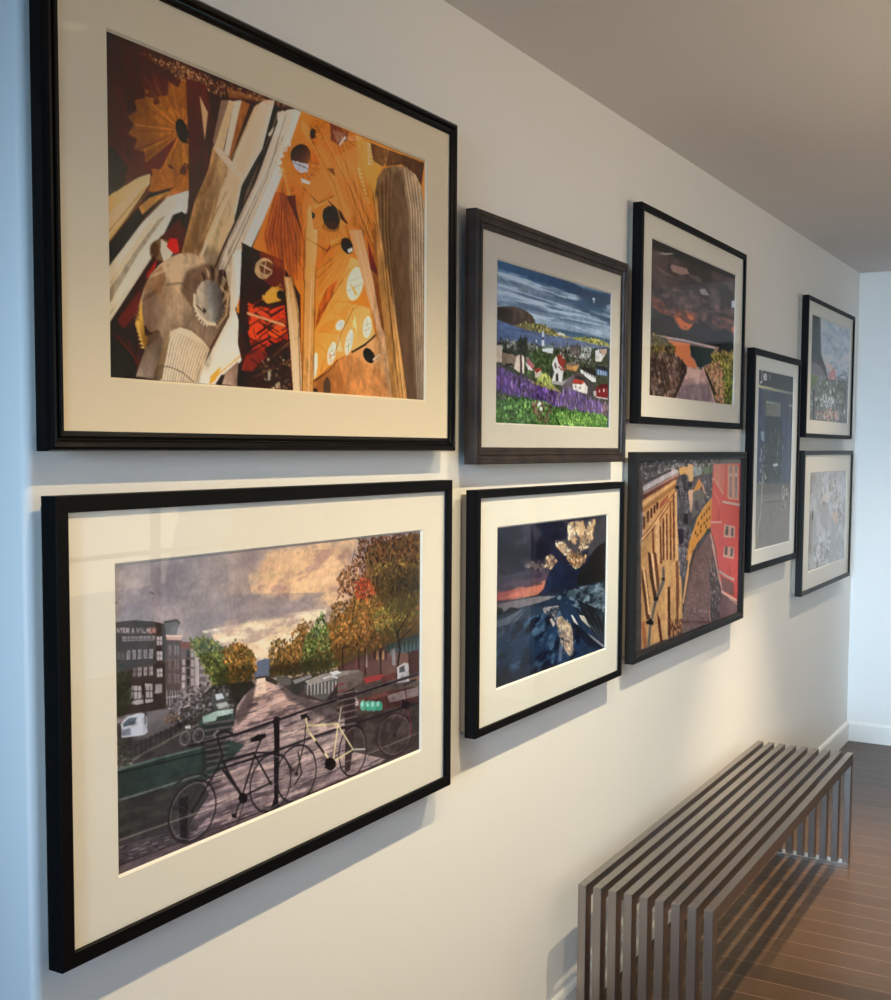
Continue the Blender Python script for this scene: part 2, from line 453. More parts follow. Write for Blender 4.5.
def print_sheet(key, parent, P, x):
    spec = PRINTS[key]
    y0, y1, z0, z1 = P
    e = 0.004 if spec.get('matted', True) else 0.0
    w, h = (y1 - y0) + 2 * e, (z1 - z0) + 2 * e
    nx, ny = spec['res']
    pt = Painter(w * 1000, h * 1000, nx, ny)
    for op in spec['ops']:
        getattr(pt, op[0])(*op[1], **op[2])
    tx, sat = spec.get('tex', (0.12, 1.0))
    fine = pt.noise(w * 6, w * 6, 77, 4) - .5 + (pt.noise(w * 28, w * 28, 78, 3) - .5) * .8
    pt.img = pt.img * (1 + tx * 2 * fine)[..., None]
    gr = pt.img @ np.array((.3, .59, .11))
    pt.img = gr[..., None] * (1 - sat) + pt.img * sat
    im = np.clip(pt.img, 0, 1).reshape(ny, 2, nx, 2, 3).mean((1, 3))
    im = lin(im)
    # corner gains put inverse room light into the ink colour; haze = what the glass mirrors
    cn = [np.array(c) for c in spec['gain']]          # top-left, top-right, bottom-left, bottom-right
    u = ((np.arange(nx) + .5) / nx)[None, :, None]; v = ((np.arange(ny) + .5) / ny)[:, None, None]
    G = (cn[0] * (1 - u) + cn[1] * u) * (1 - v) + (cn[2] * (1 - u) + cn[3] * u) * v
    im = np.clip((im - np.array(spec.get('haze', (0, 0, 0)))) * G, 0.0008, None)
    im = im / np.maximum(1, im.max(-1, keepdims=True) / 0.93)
    ys = np.linspace(y0 - e, y1 + e, nx); zs = np.linspace(z1 + e, z0 - e, ny)
    Yg, Zg = np.meshgrid(ys, zs)
    co = np.stack([np.full_like(Yg, x), Yg, Zg], -1).reshape(-1, 3)
    i = np.arange(nx * ny).reshape(ny, nx)
    q = np.stack([i[:-1, :-1], i[1:, :-1], i[1:, 1:], i[:-1, 1:]], -1).reshape(-1, 4)
    me = bpy.data.meshes.new('print')
    me.vertices.add(len(co)); me.vertices.foreach_set('co', co.ravel())
    me.loops.add(q.size); me.loops.foreach_set('vertex_index', q.ravel().astype(np.int32))
    me.polygons.add(len(q)); me.polygons.foreach_set('loop_start', (np.arange(len(q)) * 4).astype(np.int32))
    me.update(calc_edges=True)
    at = me.color_attributes.new('ink', 'FLOAT_COLOR', 'POINT')
    at.data.foreach_set('color', np.concatenate([im.reshape(-1, 3), np.ones((nx * ny, 1))], 1).ravel().astype(np.float32))
    if 'print' not in MAT:
        m, nt, p = new_mat('printed_photo_paper')
        a = nt.nodes.new('ShaderNodeVertexColor'); a.layer_name = 'ink'
        nt.links.new(a.outputs['Color'], p.inputs['Base Color'])
        p.inputs['Roughness'].default_value = 0.55; p.inputs['Specular IOR Level'].default_value = 0.15
        MAT['print'] = m
    o = link('print', me, MAT['print'], parent)
    if spec.get('label'): o['label'] = spec['label']
    return o

PRINTS = {}
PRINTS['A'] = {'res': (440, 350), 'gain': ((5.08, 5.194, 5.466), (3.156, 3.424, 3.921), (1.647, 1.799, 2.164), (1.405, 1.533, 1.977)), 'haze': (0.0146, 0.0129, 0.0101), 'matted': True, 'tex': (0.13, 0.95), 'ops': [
("P",([-1,-1,832,-1,832,463,-1,463],"2a1008"),{}),
("P",([0,1,191,-1,180,197,-6,316],"26100a"),{"c2": "442410","g": (7,19,172,170)}),
("P",([234,73,215,88,226,99,203,110,206,125,182,130,176,146,154,144,141,160,124,152,106,164,96,153,75,160,74,146,53,147,60,132,42,129,55,114,42,106,60,94,54,81,75,74,77,59,98,56,107,40,126,44,142,29,156,38,177,27,183,40,207,34,204,50,227,50,215,67],"54300f"),{"c2": "744418","g": (56,77,173,103)}),
("P",([189,57,163,61,174,70,149,68,148,79,130,72,117,82,111,72,90,79,95,69,70,71,86,62,63,59,86,53,70,46,94,45,89,35,110,39,117,28,130,37,148,27,149,38,174,33,162,44,189,44,167,52],"3a1e0c"),{}),
("P",([216,66,198,81,207,97,186,104,183,124,164,120,152,138,140,125,122,137,120,118,101,121,109,102,93,95,110,80,101,65,121,58,123,39,142,42,154,23,165,36,185,23,186,42,208,38,198,58],"80481c"),{"a": 0.6}),
("L",([152,109,171,147],1.6,"4a200c"),{"a": 0.55}),
("L",([150,110,160,158],1.6,"9a5a26"),{"a": 0.55}),
("L",([148,110,146,169],1.6,"5c2c10"),{"a": 0.55}),
("L",([146,111,134,158],1.6,"6e3c18"),{"a": 0.55}),
("L",([144,111,119,166],1.6,"4a200c"),{"a": 0.55}),
("L",([142,111,102,171],1.6,"9a5a26"),{"a": 0.55}),
("L",([140,110,99,157],1.6,"5c2c10"),{"a": 0.55}),
("L",([139,110,83,159],1.6,"6e3c18"),{"a": 0.55}),
("L",([137,109,67,160],1.6,"4a200c"),{"a": 0.55}),
("L",([136,108,74,144],1.6,"9a5a26"),{"a": 0.55}),
("L",([135,107,60,141],1.6,"5c2c10"),{"a": 0.55}),
("L",([135,105,73,127],1.6,"6e3c18"),{"a": 0.55}),
("L",([135,104,62,121],1.6,"4a200c"),{"a": 0.55}),
("L",([135,103,54,114],1.6,"9a5a26"),{"a": 0.55}),
("L",([135,101,73,103],1.6,"5c2c10"),{"a": 0.55}),
("L",([136,100,69,93],1.6,"6e3c18"),{"a": 0.55}),
("L",([137,98,68,82],1.6,"4a200c"),{"a": 0.55}),
("L",([138,97,89,77],1.6,"9a5a26"),{"a": 0.55}),
("L",([140,95,92,65],1.6,"5c2c10"),{"a": 0.55}),
("L",([142,94,99,52],1.6,"6e3c18"),{"a": 0.55}),
("L",([144,93,119,53],1.6,"4a200c"),{"a": 0.55}),
("L",([146,92,130,42],1.6,"9a5a26"),{"a": 0.55}),
("L",([148,91,145,48],1.6,"5c2c10"),{"a": 0.55}),
("L",([150,91,159,38],1.6,"6e3c18"),{"a": 0.55}),
("L",([152,91,175,29],1.6,"4a200c"),{"a": 0.55}),
("L",([154,91,183,42],1.6,"9a5a26"),{"a": 0.55}),
("P",([33,158,153,100,70,142],"3a1408"),{}),
("P",([69,166,140,111,100,173],"42180a"),{}),
("P",([4,151,22,158,41,174,32,202,3,228],"050302"),{}),
("P",([161,96,163,101,163,106,161,110,159,114,156,116,152,117,147,116,143,113,140,110,138,105,136,100,136,95,137,91,140,87,143,85,147,84,151,85,155,88,159,91],"0c0603"),{}),
("P",([137,91,149,84,158,107,163,116,150,115],"060302"),{}),
("D",([72,16,150,5,252,23,225,35,141,29],["8c6a48","5a3a22","3a2012","a07c58"],420,1.6,1.2,0.1,3),{"a": 0.5}),
("P",([139,187,163,150,162,183,123,196,80,220,92,196,108,172],"7c4016"),{}),
("P",([167,178,151,185,153,195,135,196,126,206,113,201,97,208,94,198,78,198,85,188,74,183,89,176,87,166,104,164,113,154,126,159,142,153,145,162,163,161,155,172],"824818"),{"a": 0.8}),
("P",([3,220,62,183,84,174,83,187,2,285],"b08a50"),{"c2": "d8b880","g": (3,213,84,187)}),
("P",([3,243,69,190,54,219,2,274],"c8a878"),{}),
("L",([4,266,75,194],3,"7a5428"),{"a": 0.8}),
("L",([3,282,80,198],3,"5a3414"),{"a": 0.8}),
("P",([2,282,84,200,131,183,76,231,1,321],"100a06"),{}),
("P",([61,223,84,206,123,190,99,208,68,232],"8c5c2a"),{}),
("P",([1,315,68,243,119,199,162,182,160,211,130,244,139,231,95,276,0,390],"c4b496"),{"c2": "ece2cc","g": (8,346,156,190)}),
("P",([1,346,38,300,99,233,115,225,60,287,1,365],"7a6a54"),{}),
("P",([1,336,76,247,91,237,30,312,1,346],"b0a080"),{}),
("L",([3,326,84,232],2.5,"f0e8d8"),{"a": 0.7}),
("L",([2,377,131,238],3,"8c7c64"),{"a": 0.6}),
("L",([2,368,99,260],2,"e8dcc0"),{"a": 0.8}),
("P",([129,222,147,214,157,217,147,252,114,268,91,282],"140a06"),{}),
("P",([99,260,143,225,159,250,150,274,114,279],"3c0e06"),{}),
("P",([121,256,137,254,142,272,126,273],"9c1c08"),{}),
("P",([0,390,91,282,110,301,68,371,50,455,-1,458],"200a05"),{"c2": "300e06","g": (7,398,74,338)}),
("P",([18,381,63,334,66,360,29,391],"5c1a0c"),{"a": 0.9,"soft": 4}),
("P",([76,311,98,287,90,304,73,320],"8c1c0a"),{}),
("L",([7,398,58,431],2.5,"3c1208"),{"a": 0.8}),
("L",([17,400,58,435],2.5,"5a1a0c"),{"a": 0.8}),
("L",([27,402,58,439],2.5,"3c1208"),{"a": 0.8}),
("L",([37,405,58,444],2.5,"5a1a0c"),{"a": 0.8}),
("L",([48,407,58,448],2.5,"3c1208"),{"a": 0.8}),
("L",([58,409,57,452],2.5,"5a1a0c"),{"a": 0.8}),
("P",([158,25,199,23,216,47,207,131,175,196,157,225,162,186,163,112],"3c1c10"),{"c2": "2c120a","g": (164,54,197,192)}),
("P",([188,43,205,62,198,104],"8a6848"),{}),
("P",([203,30,244,32,216,106,207,131,198,104,211,52],"2c1610"),{}),
("P",([235,37,253,32,220,108,216,100],"5a4232"),{}),
("P",([253,32,265,31,239,110,218,110],"8c7452"),{}),
("P",([265,31,282,25,252,116,241,111],"d8c6a8"),{}),
("P",([282,25,303,26,252,128,249,123],"6c3c1c"),{}),
("P",([303,24,313,27,276,99,250,130],"2a140c"),{}),
("P",([216,109,234,108,262,126,242,211,184,272,146,273,175,196,206,143],"8a6034"),{"c2": "a8845a","g": (179,195,243,124)}),
("P",([175,196,206,143,216,112,229,112,215,159,197,180],"6e4826"),{"a": 0.7,"soft": 3}),
("P",([313,27,338,11,362,5,330,87,281,153,265,207,223,287,184,272,215,215,233,167,252,134],"a88c64"),{"c2": "dccab0","g": (215,188,351,33)}),
("P",([218,107,239,110,285,136,281,146,248,130,223,115],"d8c8b0"),{"a": 0.7}),
("P",([313,27,331,16,252,128,257,118],"7c6442"),{"a": 0.8}),
("P",([362,5,377,14,377,33,330,106,280,204,263,207,271,185,281,153,330,87],"1c100c"),{}),
("P",([371,20,377,17,330,100,290,163,275,205,280,195],"4c3c30"),{}),
("L",([350,61,371,41],5,"b0a084"),{}),
("L",([362,6,330,87,281,146,265,198],2.2,"f0e4d0"),{}),
("P",([370,23,386,15,396,20,370,35],"c8b498"),{}),
("P",([375,28,396,12,416,6,433,6,406,65,381,118,383,125,296,253,269,341,251,318,242,284,223,287,250,237,311,144,355,63],"b4a084"),{"c2": "ddd0b8","g": (296,182,395,72)}),
("P",([416,7,433,6,406,65,381,120,296,253,275,256,355,123,396,54],"ece2d0"),{}),
("L",([394,18,345,125,259,259,231,297],3,"6a5844"),{"a": 0.9}),
("L",([404,15,355,123,268,257],2.2,"8c7a64"),{"a": 0.9}),
("L",([381,31,335,127,250,248,227,289],2.5,"f4ecdc"),{"a": 0.8}),
("L",([370,36,316,137,239,250,219,284],3.5,"20120e"),{}),
("L",([385,56,325,147,250,260],1.6,"4c3c30"),{"a": 0.8}),
("L",([411,50,365,128,288,249],1.6,"b8a890"),{"a": 0.8}),
("Hh",([191,186,164,272],[264,182,223,284],9,2,["8a6c48","d8c4a0"],0.3,1,0.0),{}),
("P",([185,202,210,203,184,272,159,273],"7a5836"),{"a": 0.5,"soft": 2}),
("P",([259,259,270,251,291,249,300,268,264,340,284,380,281,416,221,458,173,457,213,403,251,353],"f2ead8"),{"c2": "d8ccb4","g": (286,278,186,439)}),
("P",([288,403,278,410,271,414,268,419,260,420,257,426,250,427,246,432,239,433,235,438,229,439,225,444,219,445,216,451,210,450,205,458,203,439,231,414,259,406],"e8dcc0"),{}),
("P",([281,410,276,407,273,414],"d09840"),{}),
("P",([274,414,270,411,266,418],"d09840"),{}),
("P",([268,418,263,415,260,422],"d09840"),{}),
("P",([261,422,257,419,254,426],"d09840"),{}),
("P",([255,425,251,423,247,430],"d09840"),{}),
("P",([248,429,244,427,241,433],"d09840"),{}),
("P",([242,433,238,430,234,437],"d09840"),{}),
("P",([236,437,231,434,228,441],"d09840"),{}),
("P",([229,441,225,438,222,445],"d09840"),{}),
("P",([223,445,219,442,216,449],"d09840"),{}),
("P",([217,449,213,446,209,453],"d09840"),{}),
("P",([211,452,207,450,203,456],"d09840"),{}),
("P",([205,458,207,445,231,429,226,441,218,451],"d8962c"),{}),
("P",([226,456,235,441,271,419,268,457],"7a5844"),{"c2": "a4866c","g": (269,423,240,456)}),
("P",([217,457,231,442,240,441,233,456],"2a1a12"),{}),
("P",([52,454,71,419,101,389,61,381,60,356,68,336,82,312,102,295,115,285,144,274,165,270,196,274,214,283,237,295,251,315,251,336,236,365,206,403,185,435,181,458,100,457],"a08260"),{"c2": "6c5440","g": (157,279,213,385),"n": 0.12}),
("P",([52,454,77,402,101,389,105,400,96,454],"86705c"),{"c2": "5a4634","g": (68,453,101,400)}),
("P",([66,336,82,312,106,295,114,314,102,338,78,340],"7a5434"),{"a": 0.8,"soft": 4}),
("P",([126,267,127,272,126,277,122,281,118,285,112,288,105,290,98,290,93,288,88,285,85,281,84,277,85,272,88,267,93,263,99,260,105,259,112,259,118,260,123,263],"5c4228"),{}),
("P",([105,260,119,265,129,275,121,284,109,289,103,276],"d4c2a4"),{}),
("P",([100,276,100,280,98,284,96,287,93,289,90,290,87,290,85,288,83,286,81,283,81,279,81,275,83,271,85,268,88,266,91,265,94,265,96,266,98,269,100,272],"38200f"),{"a": 0.8,"soft": 2}),
("P",([115,268,123,256,135,264,138,275,129,276],"a01c0a"),{}),
("L",([82,315,119,299,161,288],3,"b89c78"),{"a": 0.5}),
("L",([114,322,144,316,165,325],3,"58402c"),{"a": 0.6}),
("P",([52,382,60,364,64,347,71,397,85,396,71,416,63,406],"d09a3c"),{"c2": "8c5c1c","g": (58,370,73,413)}),
("P",([60,356,55,359,61,360],"6a4a2c"),{}),
("P",([59,362,53,365,61,366],"6a4a2c"),{}),
("P",([59,367,51,371,61,372],"6a4a2c"),{}),
("P",([58,373,50,376,61,377],"6a4a2c"),{}),
("P",([57,379,51,382,61,383],"e8b860"),{}),
("P",([57,384,53,387,60,388],"e8b860"),{}),
("P",([59,389,54,393,62,394],"e8b860"),{}),
("P",([61,395,56,398,64,399],"e8b860"),{}),
("P",([63,400,57,403,66,404],"e8b860"),{}),
("P",([65,406,59,409,68,410],"e8b860"),{}),
("P",([67,411,60,414,70,415],"e8b860"),{}),
("P",([101,360,101,369,99,377,95,384,91,389,85,391,80,391,75,387,70,381,67,373,66,365,66,356,68,347,71,340,76,335,81,333,87,334,92,337,96,343,99,351],"7a5e48"),{"c2": "8e7460","g": (69,364,101,360)}),
("P",([66,350,71,337,74,349],"6c4c34"),{}),
("P",([70,347,75,336,78,347],"6c4c34"),{}),
("P",([74,345,79,335,82,345],"6c4c34"),{}),
("P",([78,342,83,334,85,343],"6c4c34"),{}),
("P",([82,339,87,333,89,341],"6c4c34"),{}),
("P",([86,337,91,332,92,339],"6c4c34"),{}),
("P",([91,334,95,331,96,337],"6c4c34"),{}),
("P",([95,331,99,330,100,335],"6c4c34"),{}),
("P",([77,396,101,386,93,401,73,413],"54402f"),{}),
("P",([100,457,109,413,122,384,143,378,164,380,190,393,206,404,188,440,181,458],"d4c0a0"),{"c2": "b89c78","g": (117,416,194,428)}),
("P",([85,456,101,417,122,384,119,398,104,456],"5c4630"),{"c2": "8c6c48","g": (93,418,117,416)}),
("Hh",([124,384,115,402,100,456],[205,404,194,422,176,458],14,2.0,["7c6248"],0.75,1,0.0),{}),
("L",([100,437,119,437,146,443,170,456],1.5,"4c3a2a"),{"a": 0.8}),
("L",([122,385,143,378,166,381,191,393,206,405],2.5,"6a5038"),{"a": 0.8}),
("P",([157,297,196,281,223,282,237,295,251,315,251,339,236,365,213,374,191,369,173,353,143,327],"4c3424"),{"a": 0.75,"soft": 5}),
("P",([248,318,249,332,245,346,238,357,228,365,216,369,203,369,191,365,181,357,173,346,169,333,169,320,172,307,179,296,189,287,200,283,213,282,225,286,236,294,244,305],"5c4230"),{}),
("P",([239,330,240,341,237,351,231,359,222,366,212,369,202,369,192,366,184,360,178,352,175,342,175,332,178,322,183,314,191,308,201,304,211,304,221,306,230,312,236,320],"a08a70"),{"c2": "4a4440","g": (182,335,232,329)}),
("P",([202,309,221,303,227,354,213,367,204,350],"6c665e"),{"a": 0.8,"soft": 3}),
("P",([187,293,196,298,197,310],"30200f"),{}),
("P",([197,286,206,292,205,307],"9a7c5c"),{}),
("P",([208,283,216,288,213,307],"30200f"),{}),
("P",([218,283,227,288,220,309],"9a7c5c"),{}),
("P",([228,287,237,292,226,313],"30200f"),{}),
("P",([236,293,246,299,231,320],"9a7c5c"),{}),
("P",([242,303,251,309,233,328],"30200f"),{}),
("P",([245,315,254,320,233,336],"9a7c5c"),{}),
("P",([244,327,253,332,230,345],"30200f"),{}),
("P",([239,336,245,338,239,341],"8a6c4c"),{}),
("P",([238,343,243,346,236,347],"8a6c4c"),{}),
("P",([235,349,239,353,233,353],"8a6c4c"),{}),
("P",([232,355,234,360,229,359],"8a6c4c"),{}),
("P",([227,361,229,365,223,363],"8a6c4c"),{}),
("P",([221,365,222,370,217,367],"8a6c4c"),{}),
("P",([215,368,215,373,211,369],"8a6c4c"),{}),
("P",([209,369,207,374,204,370],"8a6c4c"),{}),
("P",([202,370,199,374,198,369],"d8c4a4"),{}),
("P",([196,369,192,373,192,368],"d8c4a4"),{}),
("P",([190,367,186,370,187,365],"d8c4a4"),{}),
("P",([185,363,180,366,182,360],"d8c4a4"),{}),
("P",([181,359,175,361,178,355],"d8c4a4"),{}),
("P",([177,353,172,354,176,350],"d8c4a4"),{}),
("P",([175,348,170,347,175,343],"d8c4a4"),{}),
("P",([175,341,169,340,175,337],"d8c4a4"),{}),
("L",([173,330,172,344,182,358,200,368,218,368],5,"d4bc98"),{"a": 0.9}),
("L",([232,311,248,324,243,352,222,372],4,"c8a878"),{"a": 0.8}),
("L",([178,344,195,354],2,"3a2a1c"),{}),
("P",([191,345,200,350,193,354],"2a1c12"),{}),
("P",([224,109,264,129,224,189,171,271,148,273,198,171],"2c180a"),{"a": 0.35,"soft": 10}),
("P",([355,63,385,56,316,149,250,260,231,286,214,282,297,158],"3c2414"),{"a": 0.35,"soft": 8}),
("P",([321,26,356,12,278,150,223,264,205,266,260,142],"6a4c2c"),{"a": 0.35,"soft": 9}),
("P",([250,260,263,252,267,340,221,402,203,438,186,439,240,354],"7c6040"),{"a": 0.45,"soft": 8}),
("P",([171,249,223,258,249,289,244,354,222,379,209,288],"2a1a10"),{"a": 0.4,"soft": 12}),
("P",([67,350,106,302,121,333,97,390,58,447],"3c2414"),{"a": 0.4,"soft": 12}),
("P",([2,346,76,263,139,204,123,190,61,255,3,315],"7c6444"),{"a": 0.3,"soft": 8}),
("L",([190,268,223,218,260,159],3,"ecd8b4"),{"a": 0.5}),
("L",([180,270,215,213,246,168],2,"4c3018"),{"a": 0.6}),
("P",([433,6,831,5,835,466,469,462,404,460,267,343,300,253,381,120],"b4621c"),{"c2": "d8842c","g": (394,302,781,40)}),
("P",([434,4,514,5,505,46,470,53,442,46,409,66,404,61],"b06a20"),{"c2": "8c4c14","g": (442,7,464,51)}),
("P",([434,19,459,26,453,50,434,35],"d89440"),{}),
("P",([475,32,474,34,473,37,471,39,468,41,466,42,463,42,460,42,458,40,457,38,457,36,457,33,458,30,460,28,463,26,466,25,468,25,471,26,473,27,474,29],"100804"),{}),
("P",([615,11,596,20,610,24,589,30,596,37,576,39,576,48,558,48,550,57,537,53,524,63,517,56,500,64,500,55,481,61,488,52,469,54,481,45,464,44,481,37,469,33,488,27,481,21,500,18,500,9,517,9,524,0,537,3,550,-6,558,0,575,-8,576,0,596,-6,589,4,610,1,596,11],"c87826"),{"c2": "a85c18","g": (505,12,546,54)}),
("L",([559,17,598,14],1.8,"7c3e10"),{"a": 0.6}),
("L",([558,18,605,17],1.8,"f0a850"),{"a": 0.6}),
("L",([557,19,610,21],1.8,"b06820"),{"a": 0.6}),
("L",([557,20,595,24],1.8,"e09440"),{"a": 0.6}),
("L",([556,21,599,28],1.8,"7c3e10"),{"a": 0.6}),
("L",([555,22,602,34],1.8,"f0a850"),{"a": 0.6}),
("L",([553,24,587,34],1.8,"b06820"),{"a": 0.6}),
("L",([552,25,588,40],1.8,"e09440"),{"a": 0.6}),
("L",([551,26,589,46],1.8,"7c3e10"),{"a": 0.6}),
("L",([549,27,575,44],1.8,"f0a850"),{"a": 0.6}),
("L",([548,27,574,51],1.8,"b06820"),{"a": 0.6}),
("L",([546,28,563,47],1.8,"e09440"),{"a": 0.6}),
("L",([545,29,561,53],1.8,"7c3e10"),{"a": 0.6}),
("L",([543,30,557,60],1.8,"f0a850"),{"a": 0.6}),
("L",([541,30,549,54],1.8,"b06820"),{"a": 0.6}),
("L",([539,31,544,60],1.8,"e09440"),{"a": 0.6}),
("L",([538,31,538,66],1.8,"7c3e10"),{"a": 0.6}),
("L",([536,32,533,59],1.8,"f0a850"),{"a": 0.6}),
("L",([534,32,526,65],1.8,"b06820"),{"a": 0.6}),
("L",([532,32,519,70],1.8,"e09440"),{"a": 0.6}),
("L",([531,32,517,62],1.8,"7c3e10"),{"a": 0.6}),
("L",([529,32,508,66],1.8,"f0a850"),{"a": 0.6}),
("L",([527,32,509,57],1.8,"b06820"),{"a": 0.6}),
("L",([526,32,501,62],1.8,"e09440"),{"a": 0.6}),
("L",([524,32,492,65],1.8,"7c3e10"),{"a": 0.6}),
("L",([523,31,496,56],1.8,"f0a850"),{"a": 0.6}),
("L",([522,31,487,59],1.8,"b06820"),{"a": 0.6}),
("L",([521,30,477,61],1.8,"e09440"),{"a": 0.6}),
("L",([520,30,484,52],1.8,"7c3e10"),{"a": 0.6}),
("L",([519,29,475,53],1.8,"f0a850"),{"a": 0.6}),
("L",([518,28,466,54],1.8,"b06820"),{"a": 0.6}),
("L",([517,27,476,46],1.8,"e09440"),{"a": 0.6}),
("L",([517,26,467,46],1.8,"7c3e10"),{"a": 0.6}),
("L",([516,25,479,38],1.8,"f0a850"),{"a": 0.6}),
("P",([514,5,571,6,565,22,540,36,516,33],"5a2e14"),{}),
("P",([522,15,559,12,556,24,534,33],"7c5c50"),{"a": 0.8}),
("L",([543,34,559,19],4,"e8e4ec"),{}),
("P",([487,46,470,53,487,73,505,79,522,75],"c47c2c"),{}),
("P",([490,75,478,83,486,88,472,93,474,101,460,103,457,112,444,111,436,119,426,115,415,122,410,115,396,120,396,112,383,114,388,106,375,105,385,97,376,93,388,87,383,81,397,77,397,69,410,68,415,60,427,62,436,54,444,59,457,53,460,60,474,56,472,65,486,64,478,73],"b4661e"),{"c2": "8a4410","g": (409,73,453,106)}),
("L",([460,82,481,80],1.8,"6c340c"),{"a": 0.6}),
("L",([459,84,486,83],1.8,"e89c44"),{"a": 0.6}),
("L",([459,85,492,87],1.8,"9c5818"),{"a": 0.6}),
("L",([458,87,479,90],1.8,"d08430"),{"a": 0.6}),
("L",([457,89,484,94],1.8,"6c340c"),{"a": 0.6}),
("L",([456,91,487,99],1.8,"e89c44"),{"a": 0.6}),
("L",([455,93,475,100],1.8,"9c5818"),{"a": 0.6}),
("L",([454,95,478,105],1.8,"d08430"),{"a": 0.6}),
("L",([452,96,480,112],1.8,"6c340c"),{"a": 0.6}),
("L",([451,98,468,110],1.8,"e89c44"),{"a": 0.6}),
("L",([449,99,469,116],1.8,"9c5818"),{"a": 0.6}),
("L",([447,101,459,113],1.8,"d08430"),{"a": 0.6}),
("L",([446,102,459,119],1.8,"6c340c"),{"a": 0.6}),
("L",([444,104,458,126],1.8,"e89c44"),{"a": 0.6}),
("L",([442,105,450,120],1.8,"9c5818"),{"a": 0.6}),
("L",([440,106,448,127],1.8,"d08430"),{"a": 0.6}),
("L",([438,107,445,133],1.8,"6c340c"),{"a": 0.6}),
("L",([435,107,439,126],1.8,"e89c44"),{"a": 0.6}),
("L",([433,108,436,133],1.8,"9c5818"),{"a": 0.6}),
("L",([431,108,431,139],1.8,"d08430"),{"a": 0.6}),
("L",([429,109,427,130],1.8,"6c340c"),{"a": 0.6}),
("L",([427,109,422,136],1.8,"e89c44"),{"a": 0.6}),
("L",([425,109,420,127],1.8,"9c5818"),{"a": 0.6}),
("L",([423,109,415,132],1.8,"d08430"),{"a": 0.6}),
("L",([421,109,409,137],1.8,"6c340c"),{"a": 0.6}),
("L",([419,109,409,127],1.8,"e89c44"),{"a": 0.6}),
("L",([417,108,403,131],1.8,"9c5818"),{"a": 0.6}),
("L",([415,108,396,135],1.8,"d08430"),{"a": 0.6}),
("L",([413,107,399,125],1.8,"6c340c"),{"a": 0.6}),
("L",([411,106,392,128],1.8,"e89c44"),{"a": 0.6}),
("L",([410,105,384,130],1.8,"9c5818"),{"a": 0.6}),
("L",([409,104,390,121],1.8,"d08430"),{"a": 0.6}),
("L",([407,103,382,122],1.8,"6c340c"),{"a": 0.6}),
("L",([406,101,389,113],1.8,"e89c44"),{"a": 0.6}),
("L",([405,100,382,114],1.8,"9c5818"),{"a": 0.6}),
("L",([404,99,375,115],1.8,"d08430"),{"a": 0.6}),
("L",([404,97,384,106],1.8,"6c340c"),{"a": 0.6}),
("L",([403,95,377,106],1.8,"e89c44"),{"a": 0.6}),
("L",([403,94,370,105],1.8,"9c5818"),{"a": 0.6}),
("L",([402,92,380,98],1.8,"d08430"),{"a": 0.6}),
("P",([383,75,404,64,442,59,464,77,453,96,404,90],"6c3814"),{"a": 0.5,"soft": 4}),
("P",([458,74,455,80,449,86,442,91,433,94,425,96,417,96,410,93,406,90,404,84,404,79,408,72,413,67,420,62,429,58,437,56,445,56,452,59,457,62,459,68],"1c0e08"),{"c2": "4c2a18","g": (420,64,442,88)}),
("P",([408,89,453,86,451,98,431,104,417,100],"d8d4dc"),{}),
("L",([412,91,450,93],2,"3a2c28"),{}),
("L",([431,86,425,102],1.5,"3a2c28"),{}),
("P",([432,112,459,113,456,118,434,118],"fcf4e8"),{}),
("P",([383,104,377,110,392,107],"e0a048"),{}),
("P",([385,109,380,116,394,111],"e0a048"),{}),
("P",([387,114,383,121,396,116],"e0a048"),{}),
("P",([388,119,387,126,398,121],"e0a048"),{}),
("P",([390,124,390,131,400,125],"e0a048"),{}),
("P",([391,129,393,136,402,130],"e0a048"),{}),
("P",([393,134,396,141,405,135],"e0a048"),{}),
("P",([394,139,399,146,407,140],"e0a048"),{}),
("P",([396,144,402,152,409,144],"e0a048"),{}),
("P",([364,147,387,144,409,160,453,211,444,275,371,284,335,222],"8c3c10"),{"c2": "b86020","g": (356,162,441,246)}),
("Hh",([366,148,335,216,355,286],[409,153,447,212,444,275],22,2.2,["5c2008","d07828","7c380c","b85c1c"],0.6,1,0.8),{}),
("P",([393,148,417,142,420,164,436,201],"3c1c0a"),{}),
("P",([453,119,505,79,596,134,648,168,648,193,571,159,487,139,450,212,433,155],"c8782a"),{"c2": "a85a18","g": (464,130,622,172)}),
("Hh",([487,86,453,158,448,212],[546,94,487,139,453,211],12,2,["e8a450","8c4a14"],0.5,1,0.0),{}),
("P",([505,79,528,78,546,115,580,143,571,159,534,134],"d08838"),{}),
("P",([505,82,525,77,531,91],"5c300c"),{}),
("P",([525,58,596,26,615,46,628,121,648,193,590,142,546,115],"d08434"),{"c2": "b86c22","g": (546,60,622,150)}),
("Hh",([531,60,553,114,583,143],[609,48,628,114,645,193],16,2,["8c4c14","f0b460","a86420"],0.6,2,0.8),{}),
("P",([590,7,615,8,609,27,634,49,644,111,628,121,596,71,602,49],"e0a040"),{"c2": "b87020","g": (596,16,641,112)}),
("P",([595,61,612,63,600,67],"f4cc80"),{}),
("P",([598,67,615,69,604,74],"f4cc80"),{}),
("P",([602,74,618,76,607,80],"f4cc80"),{}),
("P",([606,81,622,82,611,86],"f4cc80"),{}),
("P",([610,87,625,89,615,92],"f4cc80"),{}),
("P",([614,94,628,95,619,99],"f4cc80"),{}),
("P",([618,100,631,101,623,105],"f4cc80"),{}),
("P",([622,107,635,108,627,111],"f4cc80"),{}),
("P",([626,114,638,114,631,118],"f4cc80"),{}),
("P",([612,12,638,10,647,40,678,44,661,65,654,124,638,98,615,53],"c8923c"),{"c2": "a87424","g": (621,24,661,94)}),
("P",([628,13,642,12,630,18],"e8c890"),{}),
